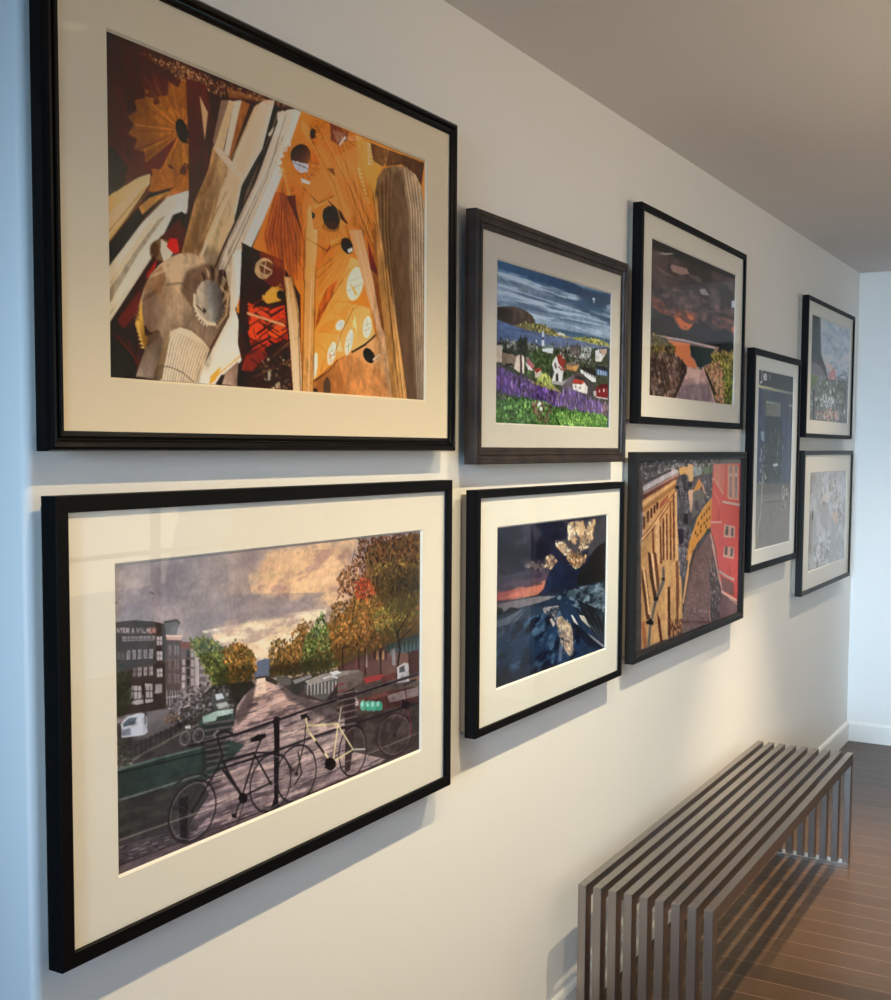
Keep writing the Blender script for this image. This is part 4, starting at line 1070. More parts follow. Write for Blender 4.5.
PRINTS['B'] = {'res': (420, 330), 'gain': ((1.078, 1.202, 1.52), (0.812, 0.917, 1.211), (1.442, 1.572, 1.962), (1.143, 1.258, 1.614)), 'haze': (0.0101, 0.0093, 0.0075), 'matted': True, 'tex': (0.12, 0.88), 'ops': [
("P",([-1,-1,818,-1,818,440,-1,440],"8f8184"),{"c2": "b8968c","g": (62,52,449,123)}),
("P",([-4,-9,599,-7,600,283,-8,191],"8b7d80"),{"c2": "dcb08c","g": (98,45,533,76)}),
("P",([-6,69,316,90,511,130,533,164,297,190,-6,103],"94888a"),{"c2": "c9a48c","g": (97,96,449,153),"a": 0.8,"soft": 10}),
("C",([-4,-9,599,-7,600,173,213,138,-6,93],"b49a94",120,40,0.45,0.62,5,-0.03,0.55),{}),
("C",([-4,-9,410,-1,390,74,-6,74],"827274",100,30,0.48,0.62,15,0.02,0.6),{}),
("P",([307,27,371,14,449,14,533,14,577,29,533,89,449,98,390,86,325,62],"eeb27e"),{"a": 0.75,"soft": 10}),
("C",([281,8,588,5,544,121,298,77],"f4c08a",70,26,0.42,0.6,6,-0.17,0.85),{}),
("C",([299,15,588,18,533,120,316,78],"b08078",60,20,0.5,0.62,7,-0.16,0.6),{}),
("P",([390,69,490,66,544,58,533,76,409,85],"f8c890"),{"a": 0.6,"soft": 5}),
("P",([166,71,325,79,511,108,449,116,213,122],"978583"),{"a": 0.6,"soft": 8}),
("C",([120,58,533,95,490,152,165,132],"877a7c",90,22,0.42,0.6,8,-0.04,0.7),{}),
("P",([197,125,298,116,409,124,490,127,469,155,371,172,333,184,297,173,263,145,213,138],"f6d2a2"),{"a": 0.85,"soft": 8}),
("C",([181,118,316,113,501,119,490,158,333,187,237,147],"fde6bc",60,16,0.4,0.58,9,0.0,0.9),{}),
("C",([197,109,325,108,490,121,429,168,298,167],"b89484",50,12,0.5,0.66,10,0.0,0.7),{}),
("P",([286,-3,335,12,316,39,272,29],"a08a88"),{"a": 0.5,"soft": 8}),
("L",([73,48,80,51],1.6,"3c3438"),{}),
("L",([2,56,8,55],2.0,"3c3438"),{}),
("P",([304,197,311,183,333,181,361,191,370,219,304,208],"5c6478"),{"c2": "6a7080","g": (306,180,352,210)}),
("P",([308,214,333,214,361,226,449,268,555,307,827,415,827,444,389,443,1,437,3,357,179,301,262,251,293,223],"a88e86"),{"c2": "6e5c60","g": (333,224,210,429)}),
("P",([297,218,333,216,352,227,409,261,449,287,279,289,244,293,284,239],"d8a894"),{"c2": "b08c84","g": (324,220,297,287),"a": 0.9,"soft": 5}),
("P",([308,215,331,216,333,236,315,250,299,241],"f4cca8"),{"a": 0.9,"soft": 3}),
("C",([308,214,361,226,555,307,827,444,389,443,1,437,179,301,262,251],"e0baa8",60,5,0.5,0.66,61,-0.01,0.7),{}),
("C",([308,214,361,226,555,307,827,444,389,443,1,437,179,301,262,251],"3e3238",50,5,0.52,0.68,62,-0.01,0.7),{}),
("L",([285,333,294,333,302,334],1.8101427934665564,"7a6468"),{"a": 0.5}),
("L",([377,346,391,347,405,347],1.8111423397185764,"a08488"),{"a": 0.5}),
("L",([408,334,423,334,439,336],1.6902725421382074,"b08c84"),{"a": 0.5}),
("L",([290,237,302,236,313,238],1.1394490334896383,"e8c4b0"),{"a": 0.5}),
("L",([425,337,432,338,440,338],1.6970322372984574,"e8c4b0"),{"a": 0.5}),
("L",([583,436,622,438,662,443],2.245970910214959,"54424a"),{"a": 0.5}),
("L",([172,384,202,385,233,391],2.266687060707683,"463840"),{"a": 0.5}),
("L",([136,386,149,386,162,387],2.3119221382211106,"7a6468"),{"a": 0.5}),
("L",([356,231,359,230,363,231],1.0176471605846817,"dcbcb0"),{"a": 0.5}),
("L",([417,280,428,281,439,281],1.2989863224344842,"b08c84"),{"a": 0.5}),
("L",([297,326,316,327,335,327],1.7495136468954913,"b08c84"),{"a": 0.5}),
("L",([486,448,498,449,509,450],2.427211571417048,"b08c84"),{"a": 0.5}),
("L",([473,413,500,416,528,415],2.1854578120564536,"463840"),{"a": 0.5}),
("L",([174,410,199,413,225,415],2.4408124830174796,"a08488"),{"a": 0.5}),
("L",([363,356,386,356,410,360],1.8917987983062168,"7a6468"),{"a": 0.5}),
("L",([240,306,248,306,257,306],1.670604051606081,"463840"),{"a": 0.5}),
("L",([239,391,259,393,278,394],2.2539767138509106,"54424a"),{"a": 0.5}),
("L",([227,392,242,393,257,395],2.273177548775151,"463840"),{"a": 0.5}),
("L",([524,426,551,428,578,431],2.230518355497737,"a08488"),{"a": 0.5}),
("L",([356,252,360,252,364,252],1.171079502236676,"7a6468"),{"a": 0.5}),
("L",([394,330,403,330,412,331],1.6761625732278684,"dcbcb0"),{"a": 0.5}),
("L",([555,457,576,460,597,462],2.4269146968991544,"b08c84"),{"a": 0.5}),
("L",([298,225,302,225,306,224],1.0432305162030326,"54424a"),{"a": 0.5}),
("L",([329,302,339,302,348,302],1.549515309132498,"54424a"),{"a": 0.5}),
("L",([128,356,144,357,160,357],2.122464840114433,"463840"),{"a": 0.5}),
("L",([485,386,512,388,539,389],1.9810599611400659,"7a6468"),{"a": 0.5}),
("L",([180,324,186,324,192,325],1.8538453045666032,"a08488"),{"a": 0.5}),
("L",([152,383,179,384,207,389],2.2802759650725024,"463840"),{"a": 0.5}),
("L",([358,342,373,344,388,344],1.8012982066244638,"54424a"),{"a": 0.5}),
("L",([546,385,554,385,562,385],1.910024938404196,"7a6468"),{"a": 0.5}),
("L",([343,309,360,309,377,310],1.585854249070084,"7a6468"),{"a": 0.5}),
("L",([250,343,272,344,294,347],1.919152711121614,"a08488"),{"a": 0.5}),
("L",([167,321,189,322,212,323],1.8500177409743472,"dcbcb0"),{"a": 0.5}),
("L",([474,343,485,343,496,343],1.681696806124561,"7a6468"),{"a": 0.5}),
("L",([233,332,251,334,270,335],1.8558962171044255,"463840"),{"a": 0.5}),
("L",([188,307,196,307,204,308],1.7302818380970086,"dcbcb0"),{"a": 0.5}),
("L",([349,240,356,240,364,240],1.0904060544937395,"dcbcb0"),{"a": 0.5}),
("L",([430,328,435,328,440,328],1.6236068344643129,"463840"),{"a": 0.5}),
("L",([583,468,598,470,613,472],2.4835551791748838,"b08c84"),{"a": 0.5}),
("L",([272,272,278,272,283,272],1.4008913080352403,"dcbcb0"),{"a": 0.5}),
("L",([421,335,437,335,452,336],1.6806518390666576,"e8c4b0"),{"a": 0.5}),
("L",([263,241,274,241,285,242],1.2011222766680048,"54424a"),{"a": 0.5}),
("L",([61,394,70,394,79,396],2.4322959416783876,"54424a"),{"a": 0.5}),
("L",([262,332,286,333,311,334],1.8276917407755284,"b08c84"),{"a": 0.5}),
("L",([429,321,453,321,478,321],1.5727438865861276,"dcbcb0"),{"a": 0.5}),
("L",([628,456,678,463,731,467],2.3499656146869694,"b08c84"),{"a": 0.5}),
("L",([271,321,287,321,304,321],1.7444714002619823,"463840"),{"a": 0.5}),
("L",([282,277,293,277,303,278],1.4286431316853159,"463840"),{"a": 0.5}),
("L",([276,315,282,316,288,316],1.6990054095708738,"dcbcb0"),{"a": 0.5}),
("L",([385,289,399,290,413,289],1.394870605321117,"54424a"),{"a": 0.5}),
("L",([692,480,731,483,772,487],2.4698169055895516,"463840"),{"a": 0.5}),
("L",([345,288,355,289,364,288],1.4324154757601653,"463840"),{"a": 0.5}),
("L",([394,299,412,299,429,300],1.4586114771816683,"463840"),{"a": 0.5}),
("L",([225,374,245,376,266,378],2.149388917050697,"54424a"),{"a": 0.5}),
("L",([295,235,299,235,303,235],1.1188109692004489,"463840"),{"a": 0.5}),
("L",([283,369,313,371,343,375],2.061660389017308,"a08488"),{"a": 0.5}),
("L",([496,343,506,343,516,344],1.658607507530581,"7a6468"),{"a": 0.5}),
("L",([166,377,176,378,187,378],2.2259966201264576,"54424a"),{"a": 0.5}),
("L",([494,367,518,367,543,368],1.8321576507794182,"54424a"),{"a": 0.5}),
("L",([340,304,353,303,366,305],1.5494238301833663,"b08c84"),{"a": 0.5}),
("L",([253,383,277,385,300,385],2.18923675479045,"dcbcb0"),{"a": 0.5}),
("L",([352,365,383,366,415,369],1.9682196761663724,"54424a"),{"a": 0.5}),
("L",([346,288,364,289,382,290],1.4316899355393957,"e8c4b0"),{"a": 0.5}),
("L",([131,332,148,333,165,333],1.954863299869358,"54424a"),{"a": 0.5}),
("L",([166,322,187,323,209,324],1.8562880420522616,"a08488"),{"a": 0.5}),
("L",([179,369,188,370,196,370],2.16176000690573,"54424a"),{"a": 0.5}),
("L",([267,287,279,287,291,287],1.510890657127912,"dcbcb0"),{"a": 0.5}),
("L",([360,431,392,432,424,438],2.418883892244433,"dcbcb0"),{"a": 0.5}),
("L",([382,395,418,397,456,401],2.1487456352380128,"a08488"),{"a": 0.5}),
("L",([298,260,302,260,305,260],1.2928367589337524,"463840"),{"a": 0.5}),
("L",([415,352,429,352,442,353],1.8119536152716806,"a08488"),{"a": 0.5}),
("L",([375,290,388,290,400,290],1.4133633394190195,"7a6468"),{"a": 0.5}),
("L",([311,268,327,269,344,269],1.3324767090703236,"463840"),{"a": 0.5}),
("L",([537,422,569,424,602,427],2.189452575149863,"463840"),{"a": 0.5}),
("L",([234,337,252,337,272,339],1.8895415340346204,"dcbcb0"),{"a": 0.5}),
("L",([508,461,545,465,583,466],2.497888132449691,"dcbcb0"),{"a": 0.5}),
("L",([224,267,234,268,244,268],1.4241772765009773,"b08c84"),{"a": 0.5}),
("L",([350,233,356,233,362,233],1.0423463640349084,"54424a"),{"a": 0.5}),
("L",([474,332,491,334,508,333],1.607560192766584,"b08c84"),{"a": 0.5}),
("L",([291,248,297,248,302,248],1.2167016601820566,"54424a"),{"a": 0.5}),
("L",([431,372,440,373,449,373],1.9400679696199532,"b08c84"),{"a": 0.5}),
("L",([345,248,353,248,361,249],1.1561361623251376,"e8c4b0"),{"a": 0.5}),
("L",([368,287,383,287,398,288],1.4010708550737312,"b08c84"),{"a": 0.5}),
("L",([216,419,238,422,260,422],2.4687628959042867,"7a6468"),{"a": 0.5}),
("L",([437,347,444,348,451,348],1.7548139185251657,"a08488"),{"a": 0.5}),
("L",([276,280,287,280,298,279],1.451228350253051,"463840"),{"a": 0.5}),
("L",([436,364,444,365,453,364],1.8731548719686633,"54424a"),{"a": 0.5}),
("L",([168,307,181,308,194,307],1.7538082519942435,"7a6468"),{"a": 0.5}),
("L",([702,479,721,482,741,483],2.4480081054267133,"dcbcb0"),{"a": 0.5}),
("L",([375,357,381,357,388,358],1.8872743261067095,"7a6468"),{"a": 0.5}),
("L",([477,322,486,322,494,323],1.5325834481882974,"e8c4b0"),{"a": 0.5}),
("L",([451,326,464,327,478,327],1.5847306165158064,"54424a"),{"a": 0.5}),
("L",([322,375,349,376,376,379],2.067032319229117,"a08488"),{"a": 0.5}),
("L",([498,372,506,373,515,373],1.87022478135959,"dcbcb0"),{"a": 0.5}),
("L",([374,260,387,260,400,260],1.2019142759837556,"b08c84"),{"a": 0.5}),
("L",([350,367,360,367,371,368],1.9804643159975859,"7a6468"),{"a": 0.5}),
("L",([186,325,201,325,217,327],1.857385575541508,"7a6468"),{"a": 0.5}),
("L",([407,265,418,265,430,266],1.1984666077053807,"dcbcb0"),{"a": 0.5}),
("L",([236,399,265,400,294,401],2.3102375496941843,"54424a"),{"a": 0.5}),
("L",([237,296,253,297,270,297],1.60899481939814,"54424a"),{"a": 0.5}),
("L",([501,367,516,368,531,368],1.8297940003514346,"7a6468"),{"a": 0.5}),
("L",([418,309,434,309,450,311],1.5038760722283395,"463840"),{"a": 0.5}),
("L",([283,283,293,283,303,283],1.4671731223154292,"b08c84"),{"a": 0.5}),
("L",([588,443,620,447,653,448],2.2941939254219266,"54424a"),{"a": 0.5}),
("L",([368,235,377,235,386,236],1.0342696733016508,"dcbcb0"),{"a": 0.5}),
("L",([480,321,487,321,494,322],1.5203131774895198,"e8c4b0"),{"a": 0.5}),
("L",([243,308,261,307,279,308],1.6802884676039747,"463840"),{"a": 0.5}),
("L",([204,341,231,342,259,344],1.947762742924737,"463840"),{"a": 0.5}),
("L",([213,368,244,369,276,374],2.122895012323079,"dcbcb0"),{"a": 0.5}),
("L",([280,360,297,362,315,363],2.0044748926538007,"7a6468"),{"a": 0.5}),
("L",([351,327,373,329,396,330],1.703439304694005,"b08c84"),{"a": 0.5}),
("L",([490,342,497,343,505,343],1.6596262224139173,"463840"),{"a": 0.5}),
("L",([433,442,468,446,503,448],2.4353390320107504,"dcbcb0"),{"a": 0.5}),
("L",([222,356,242,358,262,360],2.0313811835545525,"b08c84"),{"a": 0.5}),
("L",([244,285,261,286,278,286],1.5215873701217206,"b08c84"),{"a": 0.5}),
("L",([85,371,108,373,131,374],2.261101654543846,"463840"),{"a": 0.5}),
("L",([376,273,389,273,402,273],1.2904450912627552,"463840"),{"a": 0.5}),
("L",([259,259,269,259,279,259],1.3266906147236215,"dcbcb0"),{"a": 0.5}),
("L",([477,342,496,343,514,343],1.6737979257501416,"dcbcb0"),{"a": 0.5}),
("L",([330,290,343,291,356,290],1.4625661229286182,"54424a"),{"a": 0.5}),
("L",([198,412,210,413,222,415],2.432578297916953,"b08c84"),{"a": 0.5}),
("L",([162,390,190,391,218,393],2.3158198864618207,"dcbcb0"),{"a": 0.5}),
("L",([471,431,482,432,492,433],2.3178554138750824,"a08488"),{"a": 0.5}),
("L",([212,288,225,288,239,288],1.5783148159249492,"7a6468"),{"a": 0.5}),
("L",([242,270,249,270,255,270],1.4218641962071863,"b08c84"),{"a": 0.5}),
("L",([425,401,451,404,478,404],2.1504780565178865,"54424a"),{"a": 0.5}),
("L",([206,380,214,381,222,382],2.214057505548282,"b08c84"),{"a": 0.5}),
("L",([451,413,490,415,530,419],2.210870557771953,"b08c84"),{"a": 0.5}),
("L",([291,229,293,229,296,229],1.0802297179677744,"b08c84"),{"a": 0.5}),
("L",([255,269,269,269,283,270],1.4030402140114564,"54424a"),{"a": 0.5}),
("L",([403,447,435,451,467,453],2.4929999035828776,"54424a"),{"a": 0.5}),
("L",([324,334,334,335,344,335],1.7813792942047828,"463840"),{"a": 0.5}),
("L",([232,306,245,307,258,308],1.6828204337214059,"dcbcb0"),{"a": 0.5}),
("L",([106,377,119,378,132,380],2.2834712654302267,"54424a"),{"a": 0.5}),
("L",([230,320,250,321,271,323],1.7789903951670323,"463840"),{"a": 0.5}),
("L",([343,410,360,412,378,414],2.29176905693018,"dcbcb0"),{"a": 0.5}),
("L",([237,401,270,402,305,405],2.326157340834607,"463840"),{"a": 0.5}),
("L",([278,429,298,430,319,433],2.4828920573598303,"a08488"),{"a": 0.5}),
("L",([422,327,446,328,472,327],1.6243973522887551,"54424a"),{"a": 0.5}),
("L",([163,313,186,313,210,317],1.8015627670847363,"463840"),{"a": 0.5}),
("L",([263,248,270,248,278,249],1.2468560327983196,"7a6468"),{"a": 0.5}),
("L",([262,294,279,293,295,295],1.5631363876199678,"dcbcb0"),{"a": 0.5}),
("L",([296,390,313,391,330,392],2.194250863128498,"a08488"),{"a": 0.5}),
("L",([596,423,620,425,644,427],2.13995721725387,"54424a"),{"a": 0.5}),
("L",([252,267,261,268,270,268],1.3939949701240293,"e8c4b0"),{"a": 0.5}),
("L",([325,246,335,246,345,247],1.1642215061019239,"54424a"),{"a": 0.5}),
("L",([185,402,208,404,232,404],2.3788849850536966,"54424a"),{"a": 0.5}),
("L",([348,251,355,251,361,252],1.1733197809696705,"b08c84"),{"a": 0.5}),
("L",([263,338,281,339,300,341],1.8696637930987006,"dcbcb0"),{"a": 0.5}),
("L",([273,241,280,241,288,241],1.1908269065681034,"7a6468"),{"a": 0.5}),
("L",([248,275,257,275,266,275],1.4487395421529374,"54424a"),{"a": 0.5}),
("L",([140,400,150,401,161,402],2.403732778966611,"b08c84"),{"a": 0.5}),
("L",([449,364,473,365,497,367],1.8624750653153623,"dcbcb0"),{"a": 0.5}),
("L",([219,290,224,290,229,290],1.5839607825693842,"7a6468"),{"a": 0.5}),
("L",([187,384,203,385,219,385],2.2540600127652626,"dcbcb0"),{"a": 0.5}),
("L",([210,292,229,292,248,292],1.6068092367539326,"dcbcb0"),{"a": 0.5}),
("L",([276,267,287,267,297,266],1.3612408729703798,"463840"),{"a": 0.5}),
("L",([415,404,437,405,460,407],2.18324845770184,"463840"),{"a": 0.5}),
("L",([339,295,352,295,366,296],1.4895756593595153,"e8c4b0"),{"a": 0.5}),
("L",([395,372,424,375,453,378],1.9723514558628736,"a08488"),{"a": 0.5}),
("L",([281,307,288,307,295,307],1.633866227846195,"e8c4b0"),{"a": 0.5}),
("L",([288,350,312,351,335,354],1.9276680001306075,"a08488"),{"a": 0.5}),
("L",([698,474,742,480,788,485],2.4172117882623576,"b08c84"),{"a": 0.5}),
("L",([443,354,450,354,456,354],1.7946839602267837,"54424a"),{"a": 0.5}),
("L",([167,310,173,310,180,311],1.7722557678084871,"54424a"),{"a": 0.5}),
("L",([404,320,414,320,424,320],1.596373148558174,"dcbcb0"),{"a": 0.5}),
("L",([163,347,177,348,191,350],2.028459754414349,"7a6468"),{"a": 0.5}),
("L",([369,279,381,280,394,279],1.3464746747137746,"54424a"),{"a": 0.5}),
("L",([331,251,341,251,350,251],1.1879703697247475,"54424a"),{"a": 0.5}),
("L",([333,313,356,313,379,313],1.6218107960535835,"dcbcb0"),{"a": 0.5}),
("L",([212,298,229,298,245,299],1.6433051853306762,"e8c4b0"),{"a": 0.5}),
("L",([315,362,334,363,353,364],1.981917211469327,"b08c84"),{"a": 0.5}),
("L",([95,392,114,395,134,396],2.3939937187457554,"463840"),{"a": 0.5}),
("L",([295,392,320,395,345,397],2.213288254575807,"dcbcb0"),{"a": 0.5}),
("L",([493,416,517,419,541,419],2.190905782307869,"54424a"),{"a": 0.5}),
("L",([375,316,382,316,390,316],1.599382283049036,"dcbcb0"),{"a": 0.5}),
("L",([390,354,408,355,427,357],1.8542801054221503,"a08488"),{"a": 0.5}),
("L",([351,389,369,391,387,391],2.139384442533294,"a08488"),{"a": 0.5}),
("L",([498,418,523,420,549,423],2.200190015305213,"a08488"),{"a": 0.5}),
("L",([545,383,553,383,562,383],1.8967569015639159,"b08c84"),{"a": 0.5}),
("L",([174,353,200,354,227,355],2.0594183449132895,"b08c84"),{"a": 0.5}),
("L",([436,287,447,287,459,288],1.325784926528538,"e8c4b0"),{"a": 0.5}),
("L",([397,282,404,282,411,282],1.3310166323249428,"b08c84"),{"a": 0.5}),
("L",([138,326,153,326,168,327],1.9125559239982621,"b08c84"),{"a": 0.5}),
("L",([320,311,325,311,330,311],1.6244672685313524,"b08c84"),{"a": 0.5}),
("L",([572,455,594,457,617,458],2.3972797712458958,"dcbcb0"),{"a": 0.5}),
("L",([265,371,292,373,319,374],2.0970294347615663,"b08c84"),{"a": 0.5}),
("L",([303,289,321,289,340,291],1.485672585731132,"463840"),{"a": 0.5}),
("L",([447,333,464,333,480,335],1.6424525839265791,"54424a"),{"a": 0.5}),
("L",([285,382,313,384,342,388],2.1544046086886377,"a08488"),{"a": 0.5}),
("L",([227,296,247,296,267,296],1.616807827089227,"e8c4b0"),{"a": 0.5}),
("L",([640,464,662,467,685,468],2.3995926607479947,"7a6468"),{"a": 0.5}),
("L",([524,389,531,390,539,391],1.96547923043506,"a08488"),{"a": 0.5}),
("L",([308,348,334,350,360,350],1.8922899013189396,"7a6468"),{"a": 0.5}),
("L",([540,369,550,370,560,370],1.8023635447344748,"7a6468"),{"a": 0.5}),
("L",([644,446,677,449,711,449],2.2567379733382875,"a08488"),{"a": 0.5}),
("L",([255,276,270,277,286,277],1.4521251540777853,"e8c4b0"),{"a": 0.5}),
("L",([294,341,311,342,328,343],1.8609821019127406,"a08488"),{"a": 0.5}),
("L",([96,398,125,400,156,403],2.4274324317932763,"dcbcb0"),{"a": 0.5}),
("L",([357,253,370,253,383,253],1.1716287393945068,"e8c4b0"),{"a": 0.5}),
("L",([422,438,459,442,497,448],2.4178077234676976,"54424a"),{"a": 0.5}),
("L",([311,277,318,277,325,277],1.3931224951424444,"dcbcb0"),{"a": 0.5}),
("L",([529,406,540,407,552,408],2.085138285292374,"463840"),{"a": 0.5}),
("L",([310,323,327,323,344,326],1.719043944030123,"54424a"),{"a": 0.5}),
("L",([407,385,427,388,448,387],2.055866279156774,"b08c84"),{"a": 0.5}),
("L",([238,307,251,307,263,308],1.6816712164984877,"e8c4b0"),{"a": 0.5}),
("L",([212,332,223,333,234,334],1.8797822071926371,"54424a"),{"a": 0.5}),
("L",([602,406,628,408,654,409],2.0074989020784093,"dcbcb0"),{"a": 0.5}),
("L",([571,459,616,465,663,465],2.4223926232591904,"7a6468"),{"a": 0.5}),
("L",([520,396,537,397,555,400],2.0204087745959898,"b08c84"),{"a": 0.5}),
("L",([400,338,407,338,414,338],1.7275375012887437,"463840"),{"a": 0.5}),
("L",([428,312,448,312,469,313],1.5116601006217176,"e8c4b0"),{"a": 0.5}),
("L",([422,397,436,398,451,399],2.123248142702543,"a08488"),{"a": 0.5}),
("L",([408,318,415,319,422,319],1.57654359600361,"54424a"),{"a": 0.5}),
("L",([336,414,357,416,378,419],2.3272697869796324,"a08488"),{"a": 0.5}),
("L",([284,285,295,285,307,285],1.4792819609445496,"dcbcb0"),{"a": 0.5}),
("L",([403,435,425,438,448,439],2.4126214578471608,"7a6468"),{"a": 0.5}),
("L",([107,360,114,360,120,361],2.1648374036628883,"a08488"),{"a": 0.5}),
("L",([258,250,270,251,282,251],1.267242101731891,"dcbcb0"),{"a": 0.5}),
("L",([178,338,195,339,213,339],1.9524233161819409,"dcbcb0"),{"a": 0.5}),
("L",([309,318,332,319,355,321],1.6853328911563088,"463840"),{"a": 0.5}),
("L",([190,411,206,412,222,415],2.435291721537587,"dcbcb0"),{"a": 0.5}),
("L",([372,435,407,439,443,439],2.437328180550929,"7a6468"),{"a": 0.5}),
("L",([237,323,259,325,282,327],1.7932265625000965,"54424a"),{"a": 0.5}),
("L",([332,372,358,374,385,377],2.036099680642196,"dcbcb0"),{"a": 0.5}),
("L",([332,266,347,266,362,266],1.295484425974855,"dcbcb0"),{"a": 0.5}),
("L",([389,393,411,395,433,397],2.1271689600718413,"dcbcb0"),{"a": 0.5}),
("L",([447,347,471,349,495,350],1.7412258775985996,"7a6468"),{"a": 0.5}),
("L",([119,393,147,395,175,397],2.3730567822412274,"7a6468"),{"a": 0.5}),
("L",([626,439,667,442,709,446],2.226021552100654,"54424a"),{"a": 0.5}),
("L",([363,404,387,407,411,406],2.230663252856999,"b08c84"),{"a": 0.5}),
("L",([403,311,424,311,447,311],1.5356157905354944,"b08c84"),{"a": 0.5}),
("L",([318,407,347,410,377,409],2.2916549332932004,"b08c84"),{"a": 0.5}),
("L",([469,394,504,395,541,399],2.055324392318846,"a08488"),{"a": 0.5}),
("L",([370,239,378,239,386,239],1.0566525734894285,"463840"),{"a": 0.5}),
("L",([392,283,408,282,424,284],1.3433790540235477,"463840"),{"a": 0.5}),
("L",([289,325,301,326,314,325],1.7495419905483702,"dcbcb0"),{"a": 0.5}),
("L",([282,375,309,378,337,378],2.107919808913045,"dcbcb0"),{"a": 0.5}),
("L",([440,372,452,372,463,373],1.9250869243155018,"dcbcb0"),{"a": 0.5}),
("L",([385,273,389,273,394,273],1.2808403008670515,"54424a"),{"a": 0.5}),
("L",([342,402,367,403,393,407],2.2352484034300404,"463840"),{"a": 0.5}),
("L",([454,398,490,402,528,404],2.0986937543909114,"7a6468"),{"a": 0.5}),
("L",([251,264,257,265,264,264],1.3735108288139661,"54424a"),{"a": 0.5}),
("L",([237,349,260,351,284,352],1.9734972192036753,"b08c84"),{"a": 0.5}),
("L",([466,375,491,376,517,380],1.9212934895256393,"a08488"),{"a": 0.5}),
("L",([247,395,271,396,296,398],2.2735917535146535,"b08c84"),{"a": 0.5}),
("L",([400,280,415,281,431,280],1.3139048497818044,"7a6468"),{"a": 0.5}),
("L",([232,294,253,295,273,293],1.5967278509108198,"54424a"),{"a": 0.5}),
("L",([119,372,126,373,133,374],2.2392586277678994,"dcbcb0"),{"a": 0.5}),
("L",([313,227,318,227,323,226],1.0408600129475125,"7a6468"),{"a": 0.5}),
("L",([333,232,341,232,349,232],1.0526724248441768,"54424a"),{"a": 0.5}),
("L",([554,424,594,428,635,432],2.1873237849761296,"dcbcb0"),{"a": 0.5}),
("L",([539,457,569,459,599,464],2.4411848137217307,"dcbcb0"),{"a": 0.5}),
("L",([654,462,705,465,758,470],2.3666510982618822,"463840"),{"a": 0.5}),
("L",([293,247,303,247,312,248],1.208010488747922,"e8c4b0"),{"a": 0.5}),
("L",([305,360,315,361,325,362],1.9787762639313018,"54424a"),{"a": 0.5}),
("L",([335,232,340,232,346,232],1.0534224456348327,"54424a"),{"a": 0.5}),
("L",([110,372,126,374,142,375],2.247064635217261,"a08488"),{"a": 0.5}),
("L",([336,342,363,344,390,343],1.8236854576603012,"b08c84"),{"a": 0.5}),
("L",([389,259,395,259,402,259],1.1796417708805444,"e8c4b0"),{"a": 0.5}),
("L",([156,395,181,397,206,398],2.357394316771015,"7a6468"),{"a": 0.5}),
("L",([353,311,376,312,399,314],1.5859735727079172,"e8c4b0"),{"a": 0.5}),
("L",([464,444,480,446,495,446],2.4186367778162343,"dcbcb0"),{"a": 0.5}),
("L",([479,450,527,453,578,456],2.4492705721814994,"b08c84"),{"a": 0.5}),
("L",([309,341,321,342,333,342],1.8432685129340873,"54424a"),{"a": 0.5}),
("L",([102,361,128,364,154,366],2.17562773497795,"463840"),{"a": 0.5}),
("L",([241,281,246,281,251,281],1.4976875496459685,"54424a"),{"a": 0.5}),
("L",([476,354,485,354,494,354],1.758094104555692,"7a6468"),{"a": 0.5}),
("L",([515,370,533,370,552,371],1.835436655507908,"a08488"),{"a": 0.5}),
("L",([340,295,345,295,350,295],1.487867461980671,"54424a"),{"a": 0.5}),
("L",([333,286,341,286,350,287],1.4343763880533913,"463840"),{"a": 0.5}),
("L",([608,454,627,456,646,458],2.3579615903392406,"463840"),{"a": 0.5}),
("L",([265,321,271,321,278,321],1.7483746600200365,"dcbcb0"),{"a": 0.5}),
("L",([170,402,182,403,194,403],2.3946867608846727,"54424a"),{"a": 0.5}),
("L",([326,363,348,366,371,366],1.9824397911410774,"463840"),{"a": 0.5}),
("L",([390,344,416,344,442,345],1.7783657370022063,"7a6468"),{"a": 0.5}),
("L",([550,409,571,410,592,412],2.0806800899670823,"463840"),{"a": 0.5}),
("L",([370,315,393,315,417,316],1.5995247747644028,"e8c4b0"),{"a": 0.5}),
("L",([423,292,440,292,456,293],1.3726522394131488,"463840"),{"a": 0.5}),
("L",([141,331,165,331,190,335],1.9397031567353407,"b08c84"),{"a": 0.5}),
("L",([577,437,598,439,620,440],2.26022001705854,"463840"),{"a": 0.5}),
("L",([312,404,338,407,365,408],2.278740210789716,"b08c84"),{"a": 0.5}),
("L",([358,284,373,285,389,286],1.3949142941211896,"b08c84"),{"a": 0.5}),
("L",([519,372,549,374,580,374],1.8458680410656816,"463840"),{"a": 0.5}),
("L",([281,249,288,249,295,248],1.230527298863216,"463840"),{"a": 0.5}),
("L",([424,355,448,356,473,356],1.8243356100788493,"dcbcb0"),{"a": 0.5}),
("L",([146,400,160,401,173,402],2.399028015689682,"463840"),{"a": 0.5}),
("L",([373,414,388,417,404,417],2.293819869511943,"54424a"),{"a": 0.5}),
("L",([396,386,406,388,416,388],2.0748294829467335,"463840"),{"a": 0.5}),
("L",([262,311,282,312,301,312],1.6849456881154734,"e8c4b0"),{"a": 0.5}),
("L",([227,271,232,271,237,271],1.4454452710619512,"e8c4b0"),{"a": 0.5}),
("L",([302,314,320,315,339,316],1.660071109675362,"7a6468"),{"a": 0.5}),
("L",([355,350,380,352,405,352],1.8607039962984364,"54424a"),{"a": 0.5}),
("L",([292,312,297,312,302,312],1.6564841555630871,"e8c4b0"),{"a": 0.5}),
("L",([415,350,441,352,467,353],1.7949108231890485,"54424a"),{"a": 0.5}),
